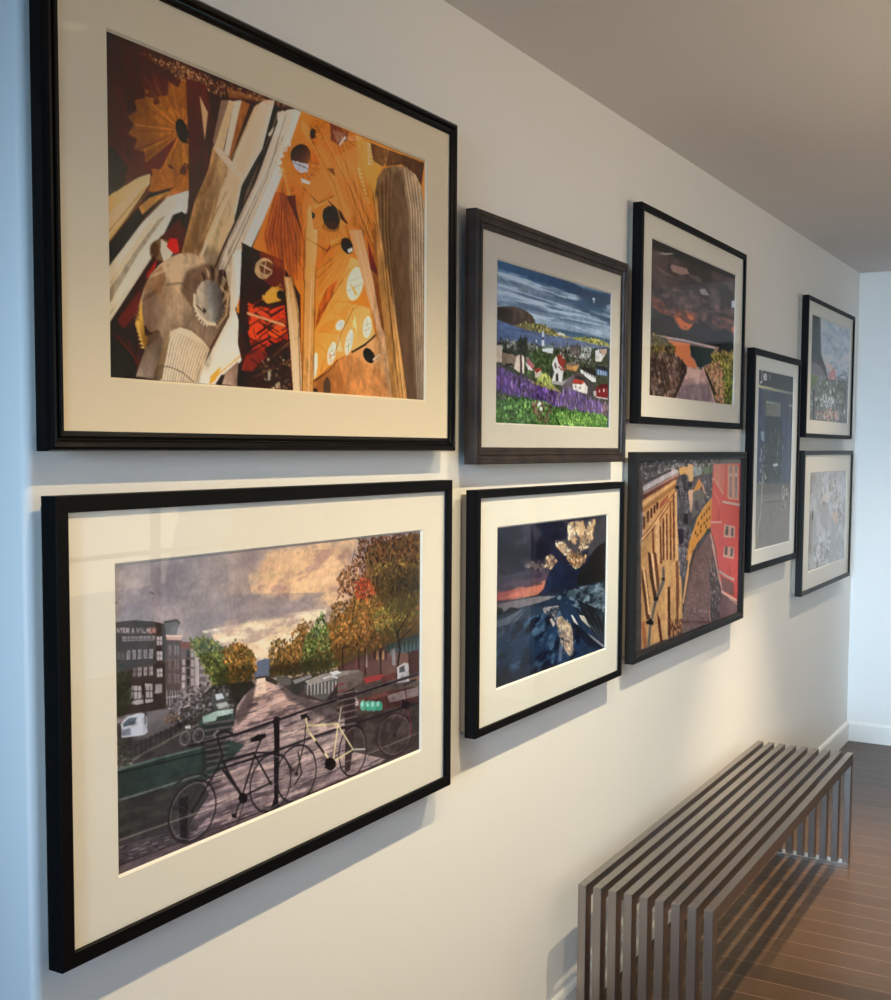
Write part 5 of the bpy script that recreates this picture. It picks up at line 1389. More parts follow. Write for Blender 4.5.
("L",([490,440,523,444,557,447],2.3655969247080826,"a08488"),{"a": 0.5}),
("L",([292,239,300,239,307,239],1.154504138685018,"463840"),{"a": 0.5}),
("L",([347,311,361,311,376,311],1.5939387628038275,"dcbcb0"),{"a": 0.5}),
("L",([461,426,476,427,491,428],2.290063968788319,"a08488"),{"a": 0.5}),
("L",([414,403,446,404,479,408],2.1707075163612117,"a08488"),{"a": 0.5}),
("L",([181,415,207,418,234,419],2.4702319494476948,"463840"),{"a": 0.5}),
("L",([389,409,403,410,416,412],2.2405484933918576,"54424a"),{"a": 0.5}),
("L",([181,385,195,386,209,388],2.2699922725724506,"7a6468"),{"a": 0.5}),
("L",([407,327,432,328,457,328],1.6433337445168732,"b08c84"),{"a": 0.5}),
("L",([555,378,566,379,576,380],1.8540134275347189,"b08c84"),{"a": 0.5}),
("L",([304,274,308,274,312,274],1.382236583650478,"dcbcb0"),{"a": 0.5}),
("L",([344,241,356,241,368,242],1.1065017263088484,"54424a"),{"a": 0.5}),
("L",([575,420,598,422,621,423],2.1347739569380986,"54424a"),{"a": 0.5}),
("L",([516,385,547,388,578,389],1.9420441770905272,"463840"),{"a": 0.5}),
("L",([313,384,339,386,366,388],2.1394206720052047,"dcbcb0"),{"a": 0.5}),
("L",([315,375,323,376,331,376],2.0764717154095473,"dcbcb0"),{"a": 0.5}),
("L",([571,436,587,437,604,439],2.2586519871567274,"54424a"),{"a": 0.5}),
("L",([521,387,544,388,567,388],1.9521624934187773,"463840"),{"a": 0.5}),
("L",([190,368,208,369,226,369],2.144322667604157,"7a6468"),{"a": 0.5}),
("L",([298,404,308,405,319,406],2.2928774740184754,"dcbcb0"),{"a": 0.5}),
("L",([316,242,321,242,327,242],1.1440801776395815,"54424a"),{"a": 0.5}),
("L",([328,247,335,246,341,247],1.162109433504286,"54424a"),{"a": 0.5}),
("L",([373,286,378,286,382,287],1.3921931852526188,"b08c84"),{"a": 0.5}),
("L",([468,433,477,434,487,434],2.3364336580924014,"a08488"),{"a": 0.5}),
("L",([417,316,436,317,455,318],1.5511761124108676,"54424a"),{"a": 0.5}),
("L",([203,332,226,333,249,333],1.88433665929584,"dcbcb0"),{"a": 0.5}),
("L",([342,232,351,233,361,233],1.04627691705641,"e8c4b0"),{"a": 0.5}),
("L",([445,362,468,364,491,367],1.85342260315577,"54424a"),{"a": 0.5}),
("L",([294,300,299,300,304,300],1.571390086639619,"7a6468"),{"a": 0.5}),
("L",([320,394,350,396,380,398],2.1979139092750053,"a08488"),{"a": 0.5}),
("L",([418,276,425,276,432,276],1.2658399113770558,"dcbcb0"),{"a": 0.5}),
("L",([394,388,429,390,465,393],2.089262295557858,"54424a"),{"a": 0.5}),
("L",([298,224,308,224,319,224],1.0377630921706695,"dcbcb0"),{"a": 0.5}),
("L",([397,447,427,451,458,451],2.4989344557856086,"a08488"),{"a": 0.5}),
("L",([230,379,240,380,250,380],2.1783042772727232,"b08c84"),{"a": 0.5}),
("L",([116,384,139,387,163,388],2.3185539775064417,"7a6468"),{"a": 0.5}),
("L",([349,439,380,441,412,443],2.484932335062784,"a08488"),{"a": 0.5}),
("L",([277,377,291,378,305,379],2.1257690968548637,"a08488"),{"a": 0.5}),
("L",([270,418,298,420,327,425],2.413650391360084,"a08488"),{"a": 0.5}),
("L",([623,472,654,476,686,477],2.473725426593261,"7a6468"),{"a": 0.5}),
("L",([493,375,522,377,551,377],1.8963184667395394,"a08488"),{"a": 0.5}),
("L",([177,336,199,337,222,338],1.940722526583849,"463840"),{"a": 0.5}),
("L",([158,323,171,324,184,324],1.873964178565967,"a08488"),{"a": 0.5}),
("L",([407,292,411,292,416,291],1.3903572695878599,"463840"),{"a": 0.5}),
("L",([441,345,451,346,460,347],1.7355856179129068,"b08c84"),{"a": 0.5}),
("L",([396,431,420,433,444,434],2.38805392721573,"dcbcb0"),{"a": 0.5}),
("L",([394,252,406,252,417,253],1.1246378939873969,"dcbcb0"),{"a": 0.5}),
("L",([368,240,374,240,381,240],1.068729001845895,"b08c84"),{"a": 0.5}),
("L",([214,406,250,411,288,410],2.3816541525223345,"463840"),{"a": 0.5}),
("L",([517,402,531,402,544,404],2.0617625439682645,"b08c84"),{"a": 0.5}),
("L",([370,311,381,311,392,312],1.5657762100826316,"463840"),{"a": 0.5}),
("L",([286,358,300,359,315,360],1.9815830840506603,"54424a"),{"a": 0.5}),
("L",([342,334,364,335,387,336],1.760441307646913,"b08c84"),{"a": 0.5}),
("L",([441,427,464,429,489,430],2.3164828112647315,"dcbcb0"),{"a": 0.5}),
("L",([204,307,210,307,216,308],1.7178506019848008,"b08c84"),{"a": 0.5}),
("L",([166,334,187,334,207,337],1.9341476374280193,"463840"),{"a": 0.5}),
("L",([450,340,467,342,484,343],1.6912964419401795,"dcbcb0"),{"a": 0.5}),
("L",([297,233,302,233,308,233],1.1046527650817932,"b08c84"),{"a": 0.5}),
("L",([313,237,320,238,328,238],1.1164514981697655,"463840"),{"a": 0.5}),
("L",([380,441,424,447,470,448],2.4750932795849887,"463840"),{"a": 0.5}),
("L",([157,407,180,408,204,410],2.4354381334616777,"7a6468"),{"a": 0.5}),
("L",([386,283,395,284,404,284],1.3544270386529549,"b08c84"),{"a": 0.5}),
("L",([437,325,447,325,457,325],1.5940284609650393,"b08c84"),{"a": 0.5}),
("L",([364,403,375,404,386,404],2.2193741124027335,"7a6468"),{"a": 0.5}),
("L",([402,292,408,292,413,293],1.3976664214511882,"dcbcb0"),{"a": 0.5}),
("L",([390,361,421,362,453,365],1.8988585117290244,"dcbcb0"),{"a": 0.5}),
("L",([239,317,258,318,278,319],1.7490097901812491,"463840"),{"a": 0.5}),
("L",([335,248,344,248,352,248],1.1621625226208696,"463840"),{"a": 0.5}),
("L",([387,407,413,410,440,411],2.225581760135925,"463840"),{"a": 0.5}),
("L",([125,392,146,393,168,395],2.363370041755043,"b08c84"),{"a": 0.5}),
("L",([411,272,422,272,433,271],1.242937824145059,"7a6468"),{"a": 0.5}),
("L",([470,453,499,457,528,457],2.476850567514338,"54424a"),{"a": 0.5}),
("L",([319,424,329,425,339,426],2.412433107710294,"463840"),{"a": 0.5}),
("L",([344,424,376,426,409,430],2.3862659661251864,"a08488"),{"a": 0.5}),
("L",([306,390,331,393,357,394],2.187904042862406,"a08488"),{"a": 0.5}),
("L",([380,439,418,443,457,444],2.4571885549089836,"a08488"),{"a": 0.5}),
("L",([166,336,191,339,216,337],1.950682149632569,"7a6468"),{"a": 0.5}),
("L",([308,300,321,301,334,302],1.5603321611584127,"54424a"),{"a": 0.5}),
("L",([362,419,401,421,441,423],2.3349229820846347,"dcbcb0"),{"a": 0.5}),
("L",([314,422,327,423,341,424],2.397157994051189,"54424a"),{"a": 0.5}),
("L",([190,330,195,330,200,330],1.8852920607419263,"54424a"),{"a": 0.5}),
("L",([289,270,304,270,320,270],1.3711523031279476,"b08c84"),{"a": 0.5}),
("L",([353,338,374,338,396,340],1.7767082106212304,"b08c84"),{"a": 0.5}),
("L",([646,444,684,446,723,450],2.2422518593999823,"54424a"),{"a": 0.5}),
("L",([280,366,292,366,304,368],2.041353994598343,"54424a"),{"a": 0.5}),
("L",([344,237,347,237,351,237],1.075308454282506,"7a6468"),{"a": 0.5}),
("L",([514,349,520,350,526,350],1.684960992610622,"dcbcb0"),{"a": 0.5}),
("L",([321,425,333,425,345,426],2.4129805047741444,"463840"),{"a": 0.5}),
("L",([240,348,253,349,267,349],1.9632287071077084,"7a6468"),{"a": 0.5}),
("L",([397,406,409,407,421,409],2.21429666567591,"54424a"),{"a": 0.5}),
("L",([635,472,666,474,697,477],2.4605509598358792,"b08c84"),{"a": 0.5}),
("L",([491,358,517,359,543,360],1.7757452191562753,"dcbcb0"),{"a": 0.5}),
("L",([615,415,631,416,648,417],2.0582365249273264,"7a6468"),{"a": 0.5}),
("L",([383,416,401,418,418,419],2.2963073221978836,"dcbcb0"),{"a": 0.5}),
("L",([400,274,416,274,432,274],1.271562529683418,"b08c84"),{"a": 0.5}),
("L",([589,421,627,423,666,426],2.1272041492353555,"a08488"),{"a": 0.5}),
("L",([175,365,195,366,215,368],2.135798479446442,"7a6468"),{"a": 0.5}),
("L",([285,424,314,425,345,427],2.437749097671269,"54424a"),{"a": 0.5}),
("L",([506,341,527,343,548,343],1.638390251375741,"463840"),{"a": 0.5}),
("L",([257,280,265,280,273,280],1.4741070753302425,"dcbcb0"),{"a": 0.5}),
("L",([386,273,397,273,408,274],1.282505091522713,"e8c4b0"),{"a": 0.5}),
("L",([168,380,180,381,193,382],2.2437068059733942,"a08488"),{"a": 0.5}),
("L",([261,249,271,249,281,250],1.2589209786248041,"e8c4b0"),{"a": 0.5}),
("L",([400,314,405,314,409,315],1.5599392233863676,"54424a"),{"a": 0.5}),
("L",([80,394,98,395,116,397],2.4168393599616804,"54424a"),{"a": 0.5}),
("L",([202,335,213,336,224,335],1.9083924079010564,"dcbcb0"),{"a": 0.5}),
("L",([393,292,398,292,403,292],1.410324205124966,"7a6468"),{"a": 0.5}),
("L",([329,359,349,360,370,363],1.9494262797482764,"dcbcb0"),{"a": 0.5}),
("L",([247,422,257,422,268,424],2.45947320091987,"54424a"),{"a": 0.5}),
("L",([176,339,185,339,194,340],1.9588489526476898,"7a6468"),{"a": 0.5}),
("L",([307,309,312,310,318,310],1.626247763591571,"e8c4b0"),{"a": 0.5}),
("L",([229,350,235,350,241,350],1.9837600270032563,"a08488"),{"a": 0.5}),
("L",([356,384,372,385,388,385],2.092960850865211,"dcbcb0"),{"a": 0.5}),
("L",([456,332,466,332,476,333],1.625823483652204,"dcbcb0"),{"a": 0.5}),
("L",([695,478,711,480,728,480],2.4512149723071768,"b08c84"),{"a": 0.5}),
("L",([639,468,668,471,697,471],2.4265722732363058,"463840"),{"a": 0.5}),
("L",([292,258,306,259,320,258],1.2858358835269956,"dcbcb0"),{"a": 0.5}),
("L",([87,392,101,394,116,395],2.3995511197011234,"dcbcb0"),{"a": 0.5}),
("L",([164,319,187,321,210,321],1.8383970129567688,"a08488"),{"a": 0.5}),
("L",([194,349,221,351,248,352],2.0107888183631193,"7a6468"),{"a": 0.5}),
("L",([352,334,368,334,385,336],1.7476636331426907,"54424a"),{"a": 0.5}),
("L",([347,241,358,241,369,241],1.0981236047475962,"7a6468"),{"a": 0.5}),
("L",([215,411,223,412,230,413],2.415153592544084,"b08c84"),{"a": 0.5}),
("L",([341,346,350,347,359,348],1.8460520055112322,"54424a"),{"a": 0.5}),
("L",([313,255,321,255,329,256],1.2382991609081084,"7a6468"),{"a": 0.5}),
("L",([306,221,313,222,319,221],1.012201219207907,"e8c4b0"),{"a": 0.5}),
("L",([195,405,210,407,225,407],2.393642726046689,"54424a"),{"a": 0.5}),
("L",([255,425,287,427,321,429],2.4764433973900033,"7a6468"),{"a": 0.5}),
("L",([536,441,549,442,561,443],2.3294882141218416,"dcbcb0"),{"a": 0.5}),
("L",([427,402,463,404,501,406],2.154834611411862,"54424a"),{"a": 0.5}),
("L",([351,423,382,427,413,428],2.3732113667232824,"54424a"),{"a": 0.5}),
("L",([283,233,293,233,302,233],1.1204370888307165,"7a6468"),{"a": 0.5}),
("L",([244,282,249,282,255,283],1.5020529546775074,"463840"),{"a": 0.5}),
("L",([193,366,202,367,211,367],2.1291003071464942,"7a6468"),{"a": 0.5}),
("L",([136,377,148,378,160,378],2.2563374111756263,"463840"),{"a": 0.5}),
("P",([293,223,308,215,299,247,284,267,262,274,253,261],"4a3c3a"),{"a": 0.8,"soft": 5}),
("P",([361,226,449,268,555,307,533,328,449,287,389,258],"4a3e3c"),{"a": 0.75,"soft": 5}),
("P",([299,207,333,209,366,224,361,230,331,217,308,214],"3c342c"),{}),
("P",([308,211,331,212,331,218,310,217],"f8d8b4"),{}),
("P",([361,223,449,226,825,266,827,444,696,422,555,320,490,282,409,255],"4a3c36"),{"c2": "5a4c42","g": (389,228,799,339)}),
("P",([533,202,623,195,811,172,819,300,533,246],"5c3a34"),{"c2": "7c564a","g": (555,205,798,219)}),
("P",([689,191,811,186,814,243,689,224],"3c5050"),{}),
("P",([720,168,811,174,814,201,720,202],"6c4c48"),{}),
("L",([707,210,708,231],2.4,"7c9490"),{"a": 0.8}),
("L",([721,210,721,231],2.4,"7c9490"),{"a": 0.8}),
("L",([735,211,735,232],2.4,"7c9490"),{"a": 0.8}),
("L",([749,211,750,233],2.4,"7c9490"),{"a": 0.8}),
("L",([764,211,764,233],2.4,"7c9490"),{"a": 0.8}),
("L",([778,211,778,234],2.4,"7c9490"),{"a": 0.8}),
("L",([793,212,793,235],2.4,"7c9490"),{"a": 0.8}),
("L",([807,212,808,235],2.4,"7c9490"),{"a": 0.8}),
("P",([649,215,655,215,655,231,649,231],"3c2824"),{}),
("P",([659,217,665,217,665,233,659,233],"c08850"),{}),
("P",([668,218,674,218,674,234,668,234],"3c2824"),{}),
("P",([678,219,684,220,684,236,678,235],"c08850"),{}),
("P",([688,221,694,221,694,237,688,237],"3c2824"),{}),
("P",([710,221,723,221,725,254,713,252],"8c8484"),{}),
("P",([621,214,628,214,628,242,621,242],"a88c84"),{}),
("P",([588,203,600,202,602,244,591,244],"6a3c3c"),{}),
("P",([4,82,34,83,79,90,99,96,134,122,137,186,103,221,60,216,5,213],"46342e"),{"c2": "3a2c28","g": (14,96,103,211)}),
("P",([6,82,44,84,76,92,102,98,101,204,82,219,5,209],"42322c"),{"c2": "362a26","g": (13,87,90,208),"n": 0.12}),
("P",([100,93,126,94,132,99,125,116,104,113],"5a5450"),{"c2": "787270","g": (104,95,125,113)}),
("L",([100,94,126,94,132,99],3,"3a302c"),{}),
("P",([104,113,137,118,135,127,104,121],"c49a8c"),{}),
("L",([104,114,137,119],2,"e8c4b4"),{}),
("L",([104,121,135,126],2.5,"5c3c34"),{}),
("P",([102,121,135,127,133,200,101,204],"4c3c38"),{"c2": "5c4a46","g": (104,122,133,156)}),
("P",([108,128,115,129,114,144,108,143],"6e5e5c"),{}),
("P",([121,130,130,132,130,146,121,145],"776866"),{}),
("L",([126,131,125,145],1.2,"3c302c"),{}),
("P",([108,149,114,150,114,165,108,164],"6e5e5c"),{}),
("P",([121,151,130,152,130,166,120,166],"776866"),{}),
("L",([125,151,125,166],1.2,"3c302c"),{}),
("P",([108,169,114,170,114,185,107,184],"6e5e5c"),{}),
("P",([120,171,130,173,130,187,120,186],"776866"),{}),
("L",([125,172,125,187],1.2,"3c302c"),{}),
("P",([135,126,164,133,169,143,168,200,133,200],"5c4a46"),{"c2": "7a6a68","g": (138,132,168,191)}),
("P",([164,135,174,135,173,204,165,205],"b8a8a4"),{}),
("P",([134,127,155,131,169,140,136,138],"7a4438"),{}),
("P",([137,153,143,154,143,162,137,162],"b4a4a2"),{}),
("P",([147,141,153,142,153,153,146,152],"2c2626"),{}),
("P",([156,142,163,144,163,154,156,153],"c4b4b0"),{"a": 0.7}),
("P",([137,165,143,165,143,174,137,173],"b4a4a2"),{}),
("P",([146,155,153,156,153,166,146,166],"2c2626"),{}),
("P",([156,156,163,158,163,168,156,167],"c4b4b0"),{"a": 0.7}),
("P",([137,176,143,177,143,185,136,185],"b4a4a2"),{}),
("P",([146,169,153,170,153,180,146,180],"2c2626"),{}),
("P",([156,170,163,172,163,182,156,181],"c4b4b0"),{"a": 0.7}),
("P",([136,187,142,188,142,197,136,196],"b4a4a2"),{}),
("P",([146,183,153,184,152,194,146,194],"2c2626"),{}),
("P",([156,184,163,186,163,196,156,195],"c4b4b0"),{"a": 0.7}),
("P",([174,144,189,146,188,210,173,211],"7c706e"),{"c2": "625654","g": (177,147,186,207)}),
("L",([176,148,186,150],5,"b8acaa"),{"a": 0.6}),
("L",([176,160,186,162],5,"b8acaa"),{"a": 0.6}),
("L",([176,172,186,173],5,"b8acaa"),{"a": 0.6}),
("L",([176,183,186,185],5,"b8acaa"),{"a": 0.6}),
("L",([176,195,186,197],5,"b8acaa"),{"a": 0.6}),
("D",([133,197,204,197,204,228,132,227],["3c3434","7a6e6c","a89c9a","2c2626"],160,3,1.4,0,12),{"a": 0.7}),
("P",([18,104,24,104,24,111,18,110],"a89a9a"),{"a": 0.85}),
("P",([26,105,32,105,32,112,26,111],"a89a9a"),{"a": 0.85}),
("P",([34,106,40,106,40,113,34,112],"a89a9a"),{"a": 0.85}),
("P",([42,107,48,107,48,113,42,113],"a89a9a"),{"a": 0.85}),
("P",([50,108,56,108,56,114,50,114],"a89a9a"),{"a": 0.85}),
("P",([58,109,64,109,64,115,58,115],"a89a9a"),{"a": 0.85}),
("P",([66,109,72,110,72,116,66,116],"a89a9a"),{"a": 0.85}),
("P",([75,110,81,111,81,117,74,117],"a89a9a"),{"a": 0.85}),
("L",([21,104,21,111],1.0,"4a3a36"),{}),
("L",([18,107,24,108],1.0,"4a3a36"),{}),
("L",([29,105,29,112],1.0,"4a3a36"),{}),
("L",([26,108,32,109],1.0,"4a3a36"),{}),
("L",([37,106,37,113],1.0,"4a3a36"),{}),
("L",([34,109,40,110],1.0,"4a3a36"),{}),
("L",([45,107,45,114],1.0,"4a3a36"),{}),
("L",([42,110,48,111],1.0,"4a3a36"),{}),
("L",([53,108,53,115],1.0,"4a3a36"),{}),
("L",([50,111,56,112],1.0,"4a3a36"),{}),
("L",([61,109,61,116],1.0,"4a3a36"),{}),
("L",([58,112,64,113],1.0,"4a3a36"),{}),
("L",([69,110,69,117],1.0,"4a3a36"),{}),
("L",([66,114,72,114],1.0,"4a3a36"),{}),
("L",([77,112,77,118],1.0,"4a3a36"),{}),
("L",([74,115,81,115],1.0,"4a3a36"),{}),
("P",([8,124,14,125,13,134,8,134],"5c4e4a"),{}),
("P",([16,125,21,126,21,136,15,135],"5c4e4a"),{}),
("P",([26,124,32,125,32,137,25,137],"a89a9a"),{}),
("P",([37,125,43,126,43,139,37,138],"a89a9a"),{}),
("P",([48,126,54,127,54,140,47,139],"a89a9a"),{}),
("P",([58,128,65,128,65,141,58,140],"a89a9a"),{}),
("P",([70,129,77,129,76,142,69,142],"a89a9a"),{}),
("L",([29,124,29,137],1.0,"43342f"),{}),
("L",([26,127,32,128],0.8,"43342f"),{}),
("L",([25,130,32,131],0.8,"43342f"),{}),
("L",([25,134,32,134],0.8,"43342f"),{}),
("L",([40,126,40,138],1.0,"43342f"),{}),
("L",([37,129,43,129],0.8,"43342f"),{}),
("L",([37,132,43,132],0.8,"43342f"),{}),
("L",([37,135,43,136],0.8,"43342f"),{}),
("L",([51,127,51,139],1.0,"43342f"),{}),
("L",([48,130,54,130],0.8,"43342f"),{}),
("L",([48,133,54,134],0.8,"43342f"),{}),
("L",([47,136,54,137],0.8,"43342f"),{}),
("L",([62,128,62,141],1.0,"43342f"),{}),
("L",([58,131,65,131],0.8,"43342f"),{}),
("L",([58,134,65,135],0.8,"43342f"),{}),
("L",([58,137,65,138],0.8,"43342f"),{}),
("L",([73,129,73,142],1.0,"43342f"),{}),
("L",([70,132,76,133],0.8,"43342f"),{}),
("L",([69,135,76,136],0.8,"43342f"),{}),
("L",([69,138,76,139],0.8,"43342f"),{}),
("P",([38,150,44,151,44,163,37,163],"7c6e6c"),{}),
("L",([41,150,41,163],1.0,"43342f"),{}),
("L",([38,156,44,157],0.8,"43342f"),{}),
("P",([47,151,54,152,53,164,47,164],"a89a9a"),{}),
("L",([50,151,50,164],1.0,"43342f"),{}),
("L",([47,157,54,158],0.8,"43342f"),{}),
("P",([58,152,64,153,64,165,58,165],"a89a9a"),{}),
("L",([61,152,61,165],1.0,"43342f"),{}),
("L",([58,158,64,159],0.8,"43342f"),{}),
("P",([69,153,76,154,76,166,69,166],"a89a9a"),{}),
("L",([72,153,72,166],1.0,"43342f"),{}),
("L",([69,159,76,160],0.8,"43342f"),{}),
("P",([85,113,95,114,95,126,85,125],"c0b0ae"),{}),
("L",([90,113,90,125],1.4,"584844"),{}),
("L",([85,118,95,120],1.0,"584844"),{}),
("P",([85,134,95,135,95,148,85,147],"c0b0ae"),{}),
("L",([90,135,90,147],1.4,"584844"),{}),
("L",([85,140,95,142],1.0,"584844"),{}),
("P",([85,159,95,160,95,172,85,171],"c0b0ae"),{}),
("L",([90,160,90,172],1.4,"584844"),{}),
("L",([85,165,95,166],1.0,"584844"),{}),
("L",([8,97,8,91,12,97,12,92],1.5,"b0a09c"),{}),
("L",([14,92,18,93],1.5,"b0a09c"),{}),
("L",([16,92,16,98],1.5,"b0a09c"),{}),
("L",([24,93,20,93,20,98,24,99],1.5,"b0a09c"),{}),
("L",([20,96,23,96],1.5,"b0a09c"),{}),
("L",([26,99,26,94,30,94,30,97,26,96,30,100],1.5,"b0a09c"),{}),
("L",([36,101,38,95,40,101],1.5,"b0a09c"),{}),
("L",([37,99,39,99],1.5,"b0a09c"),{}),
("L",([46,96,47,102,50,97],1.5,"b0a09c"),{}),
("L",([54,97,54,103],1.5,"b0a09c"),{}),
("L",([58,98,58,103,62,104],1.5,"b0a09c"),{}),
("L",([65,104,65,99,67,102,69,99,69,105],1.5,"b0a09c"),{}),
("L",([75,100,71,99,71,105,75,106],1.5,"c88070"),{}),
("L",([71,102,74,103],1.5,"c88070"),{}),
("L",([77,106,78,100,82,101,82,104,77,103,82,107],1.5,"c88070"),{}),
("P",([35,175,52,178,56,196,30,194],"c0b4b0"),{"a": 0.8}),
("P",([60,176,75,179,75,199,60,196],"c0b4b0"),{"a": 0.8}),
("L",([31,175,30,194],1.5,"3c302c"),{}),
("L",([39,177,37,195],1.5,"3c302c"),{}),
("L",([46,178,45,197],1.5,"3c302c"),{}),
("L",([54,179,53,198],1.5,"3c302c"),{}),
("L",([62,181,61,199],1.5,"3c302c"),{}),
("L",([70,182,69,201],1.5,"3c302c"),{}),
("L",([29,182,75,189],1.5,"3c302c"),{}),
("P",([23,197,50,197,76,201,75,205,42,203],"a89c98"),{}),
("P",([81,181,94,182,94,195,80,194],"988a86"),{}),
("P",([105,193,131,194,129,221,103,220],"4a403e"),{}),
("L",([105,194,104,216],2,"a8a0a0"),{"a": 0.8}),
("L",([111,195,110,217],2,"a8a0a0"),{"a": 0.8}),
("L",([116,196,115,218],2,"a8a0a0"),{"a": 0.8}),
("L",([122,197,121,219],2,"a8a0a0"),{"a": 0.8}),
("L",([127,198,126,220],2,"a8a0a0"),{"a": 0.8}),
("L",([103,204,131,206],1.5,"a8a0a0"),{}),
("L",([57,184,58,219],2,"2a2422"),{}),
("P",([6,156,31,166,34,197,18,217,5,215],"2a2c20"),{"a": 0.75,"soft": 5}),
("D",([6,136,31,157,36,198,7,215],["2c3020","1e2218","3c4028","4a4430"],150,3.5,1,0,13),{"a": 0.6}),
("P",([153,130,181,126,205,134,233,152,263,145,293,161,308,191,297,212,237,213,204,202,188,173],"6a6028"),{}),
("D",([153,127,182,124,213,138,242,159,237,211,204,202,182,166,157,138],["5c6c34","465428","7c8444","344020","8c7c34"],420,3.4,1,0,21),{}),
("D",([227,151,254,144,284,151,305,177,308,203,293,212,233,207],["b0742c","9c6024","c8883c","804c1c","5c4420","4c4824"],420,3.4,1,0,22),{}),
("D",([212,176,237,175,241,209,212,206],["4a5a28","36441e","5c6430"],90,3.2,1,0,23),{}),
("P",([204,203,297,212,306,220,279,232,253,250,212,242,172,218],"2c2820"),{}),
("P",([347,192,366,168,390,172,434,145,469,168,495,147,560,129,617,71,625,20,823,6,825,202,720,209,600,218,533,227,342,214],"7c5c2c"),{}),
("D",([340,179,350,157,371,153,395,169,404,206,394,214,342,208],["745020","946828","4c3c1c","a87834","3c3418"],260,3.4,1,0,24),{}),
("D",([388,180,409,142,434,132,461,145,464,191,429,216,394,211],["a8702c","945c24","6c4c20","b88440","5c4424"],300,3.6,1,0,25),{}),
("D",([424,210,437,169,464,143,488,121,503,154,517,187,533,227,449,223],["5a7434","3c5424","74883c","2e401c","90944c"],520,3.6,1,0,26),{}),
("D",([509,161,517,118,555,113,646,113,720,148,808,151,808,193,720,188,671,208,600,208,555,211,511,211],["b87030","9c5c24","d08a3c","7c4818","5c4018","7c6828","a86424"],1300,4,1,0,27),{}),
("D",([640,145,810,102,811,179,720,202,652,179],["6c6c2c","8c842c","544c20","a08c3c","7c6428"],500,4,1,0,28),{}),
("D",([533,70,588,40,622,46,682,84,646,113,533,101],["7c4c2c","a0643c","5c3420","c08048","8c5c3c"],420,4,1,0,29),{}),
("D",([582,84,605,75,658,88,670,109,623,117,588,110],["d0401c","b8341c","e0642c","a83c20"],150,3.4,1,0,30),{}),
("D",([634,60,807,46,808,130,719,121,646,106],["6c4c1c","8c6c28","4c3414","a8842c","3c2c14"],480,4,1,0,31),{}),
("D",([597,7,807,6,807,67,719,53,646,54,599,38],["5c3418","7c4420","3c2010","8c5424","241408"],480,4,1,0,32),{}),
("D",([719,87,808,81,808,123,695,111],["241c0e","3c2c14"],90,4,1,0,33),{}),
("D",([501,122,544,105,533,157,503,147],["8c6c3c","a8845a","7c5c3c"],70,2.2,1,0,34),{"a": 0.7}),
("P",([511,192,811,165,811,221,533,227,342,213,343,197],"2a1c10"),{"a": 0.45,"soft": 12}),
("P",([646,74,807,74,808,158,720,161,670,129],"2c200e"),{"a": 0.45,"soft": 14}),
("P",([208,181,302,188,306,217,212,206],"241c10"),{"a": 0.5,"soft": 8}),
("P",([343,194,511,211,517,235,342,208],"241c10"),{"a": 0.5,"soft": 7}),
("D",([343,197,533,208,808,165,807,12,599,12,533,101,490,134,390,163],["1c140a","2c1c0e","3a2612"],330,2.6,1.2,0,39),{"a": 0.75}),
("D",([153,135,237,147,302,162,302,213,212,204],["1c1a0c","2c2410"],90,2.4,1.2,0,40),{"a": 0.7}),
("L",([599,41,588,33],2,"3c2818"),{}),
("L",([577,48,588,24],2,"3c2818"),{}),
("L",([533,95,555,72],2,"3c2818"),{}),
("L",([549,198,549,245],4,"2c2018"),{}),
("L",([600,205,600,253],4,"2c2018"),{}),
("L",([621,208,621,257],4,"2c2018"),{}),
("L",([673,215,673,265],4,"2c2018"),{}),
("L",([730,190,739,225,728,278],7,"241a14"),{}),
("L",([735,190,771,161],4,"241a14"),{}),
("L",([733,210,784,190],3,"2c2018"),{}),
("L",([371,201,370,219],2.2,"2c2418"),{}),
("L",([390,204,390,222],2.2,"2c2418"),{}),
("L",([409,207,409,225],2.2,"2c2418"),{}),
("L",([434,211,434,229],2.2,"2c2418"),{}),
("L",([469,217,469,235],2.2,"2c2418"),{}),
("L",([490,220,490,239],2.2,"2c2418"),{}),
("L",([517,224,517,243],2.2,"2c2418"),{}),
("D",([342,206,533,230,533,242,342,217],["3a3420","2c2818","54502c"],90,3,1.2,0,35),{}),
("P",([359,217,390,219,409,237,370,232],"5c564e"),{}),
("P",([399,230,449,226,449,238,419,257,397,247],"3c3834"),{}),
("P",([404,229,454,227,459,232,409,236],"8c847c"),{}),
("P",([437,242,533,242,555,275,490,277,437,257],"5c5650"),{}),
("P",([437,236,490,232,544,236,600,242,614,251,533,247,449,245],"a09488"),{"c2": "7c7068","g": (449,238,600,247)}),
("L",([445,244,445,260],3,"c8c0b8"),{"a": 0.85}),
("L",([455,245,455,262],3,"c8c0b8"),{"a": 0.85}),
("L",([465,246,465,263],3,"c8c0b8"),{"a": 0.85}),
("L",([475,247,475,264],3,"c8c0b8"),{"a": 0.85}),
("L",([486,248,486,265],3,"c8c0b8"),{"a": 0.85}),
("L",([496,248,496,266],3,"c8c0b8"),{"a": 0.85}),
("L",([507,249,507,268],3,"c8c0b8"),{"a": 0.85}),
("L",([518,250,518,269],3,"c8c0b8"),{"a": 0.85}),
("L",([528,251,528,270],3,"c8c0b8"),{"a": 0.85}),
("P",([533,244,611,247,614,266,555,275,533,268],"6c5c54"),{}),
("L",([490,240,517,240,533,246],3,"c8c4c0"),{}),
("P",([508,232,533,233,546,239,522,240],"d0ccc8"),{}),
("L",([524,260,555,259],3,"8c2c34"),{"a": 0.8}),
("L",([533,271,560,271],3,"8c2c34"),{"a": 0.8}),
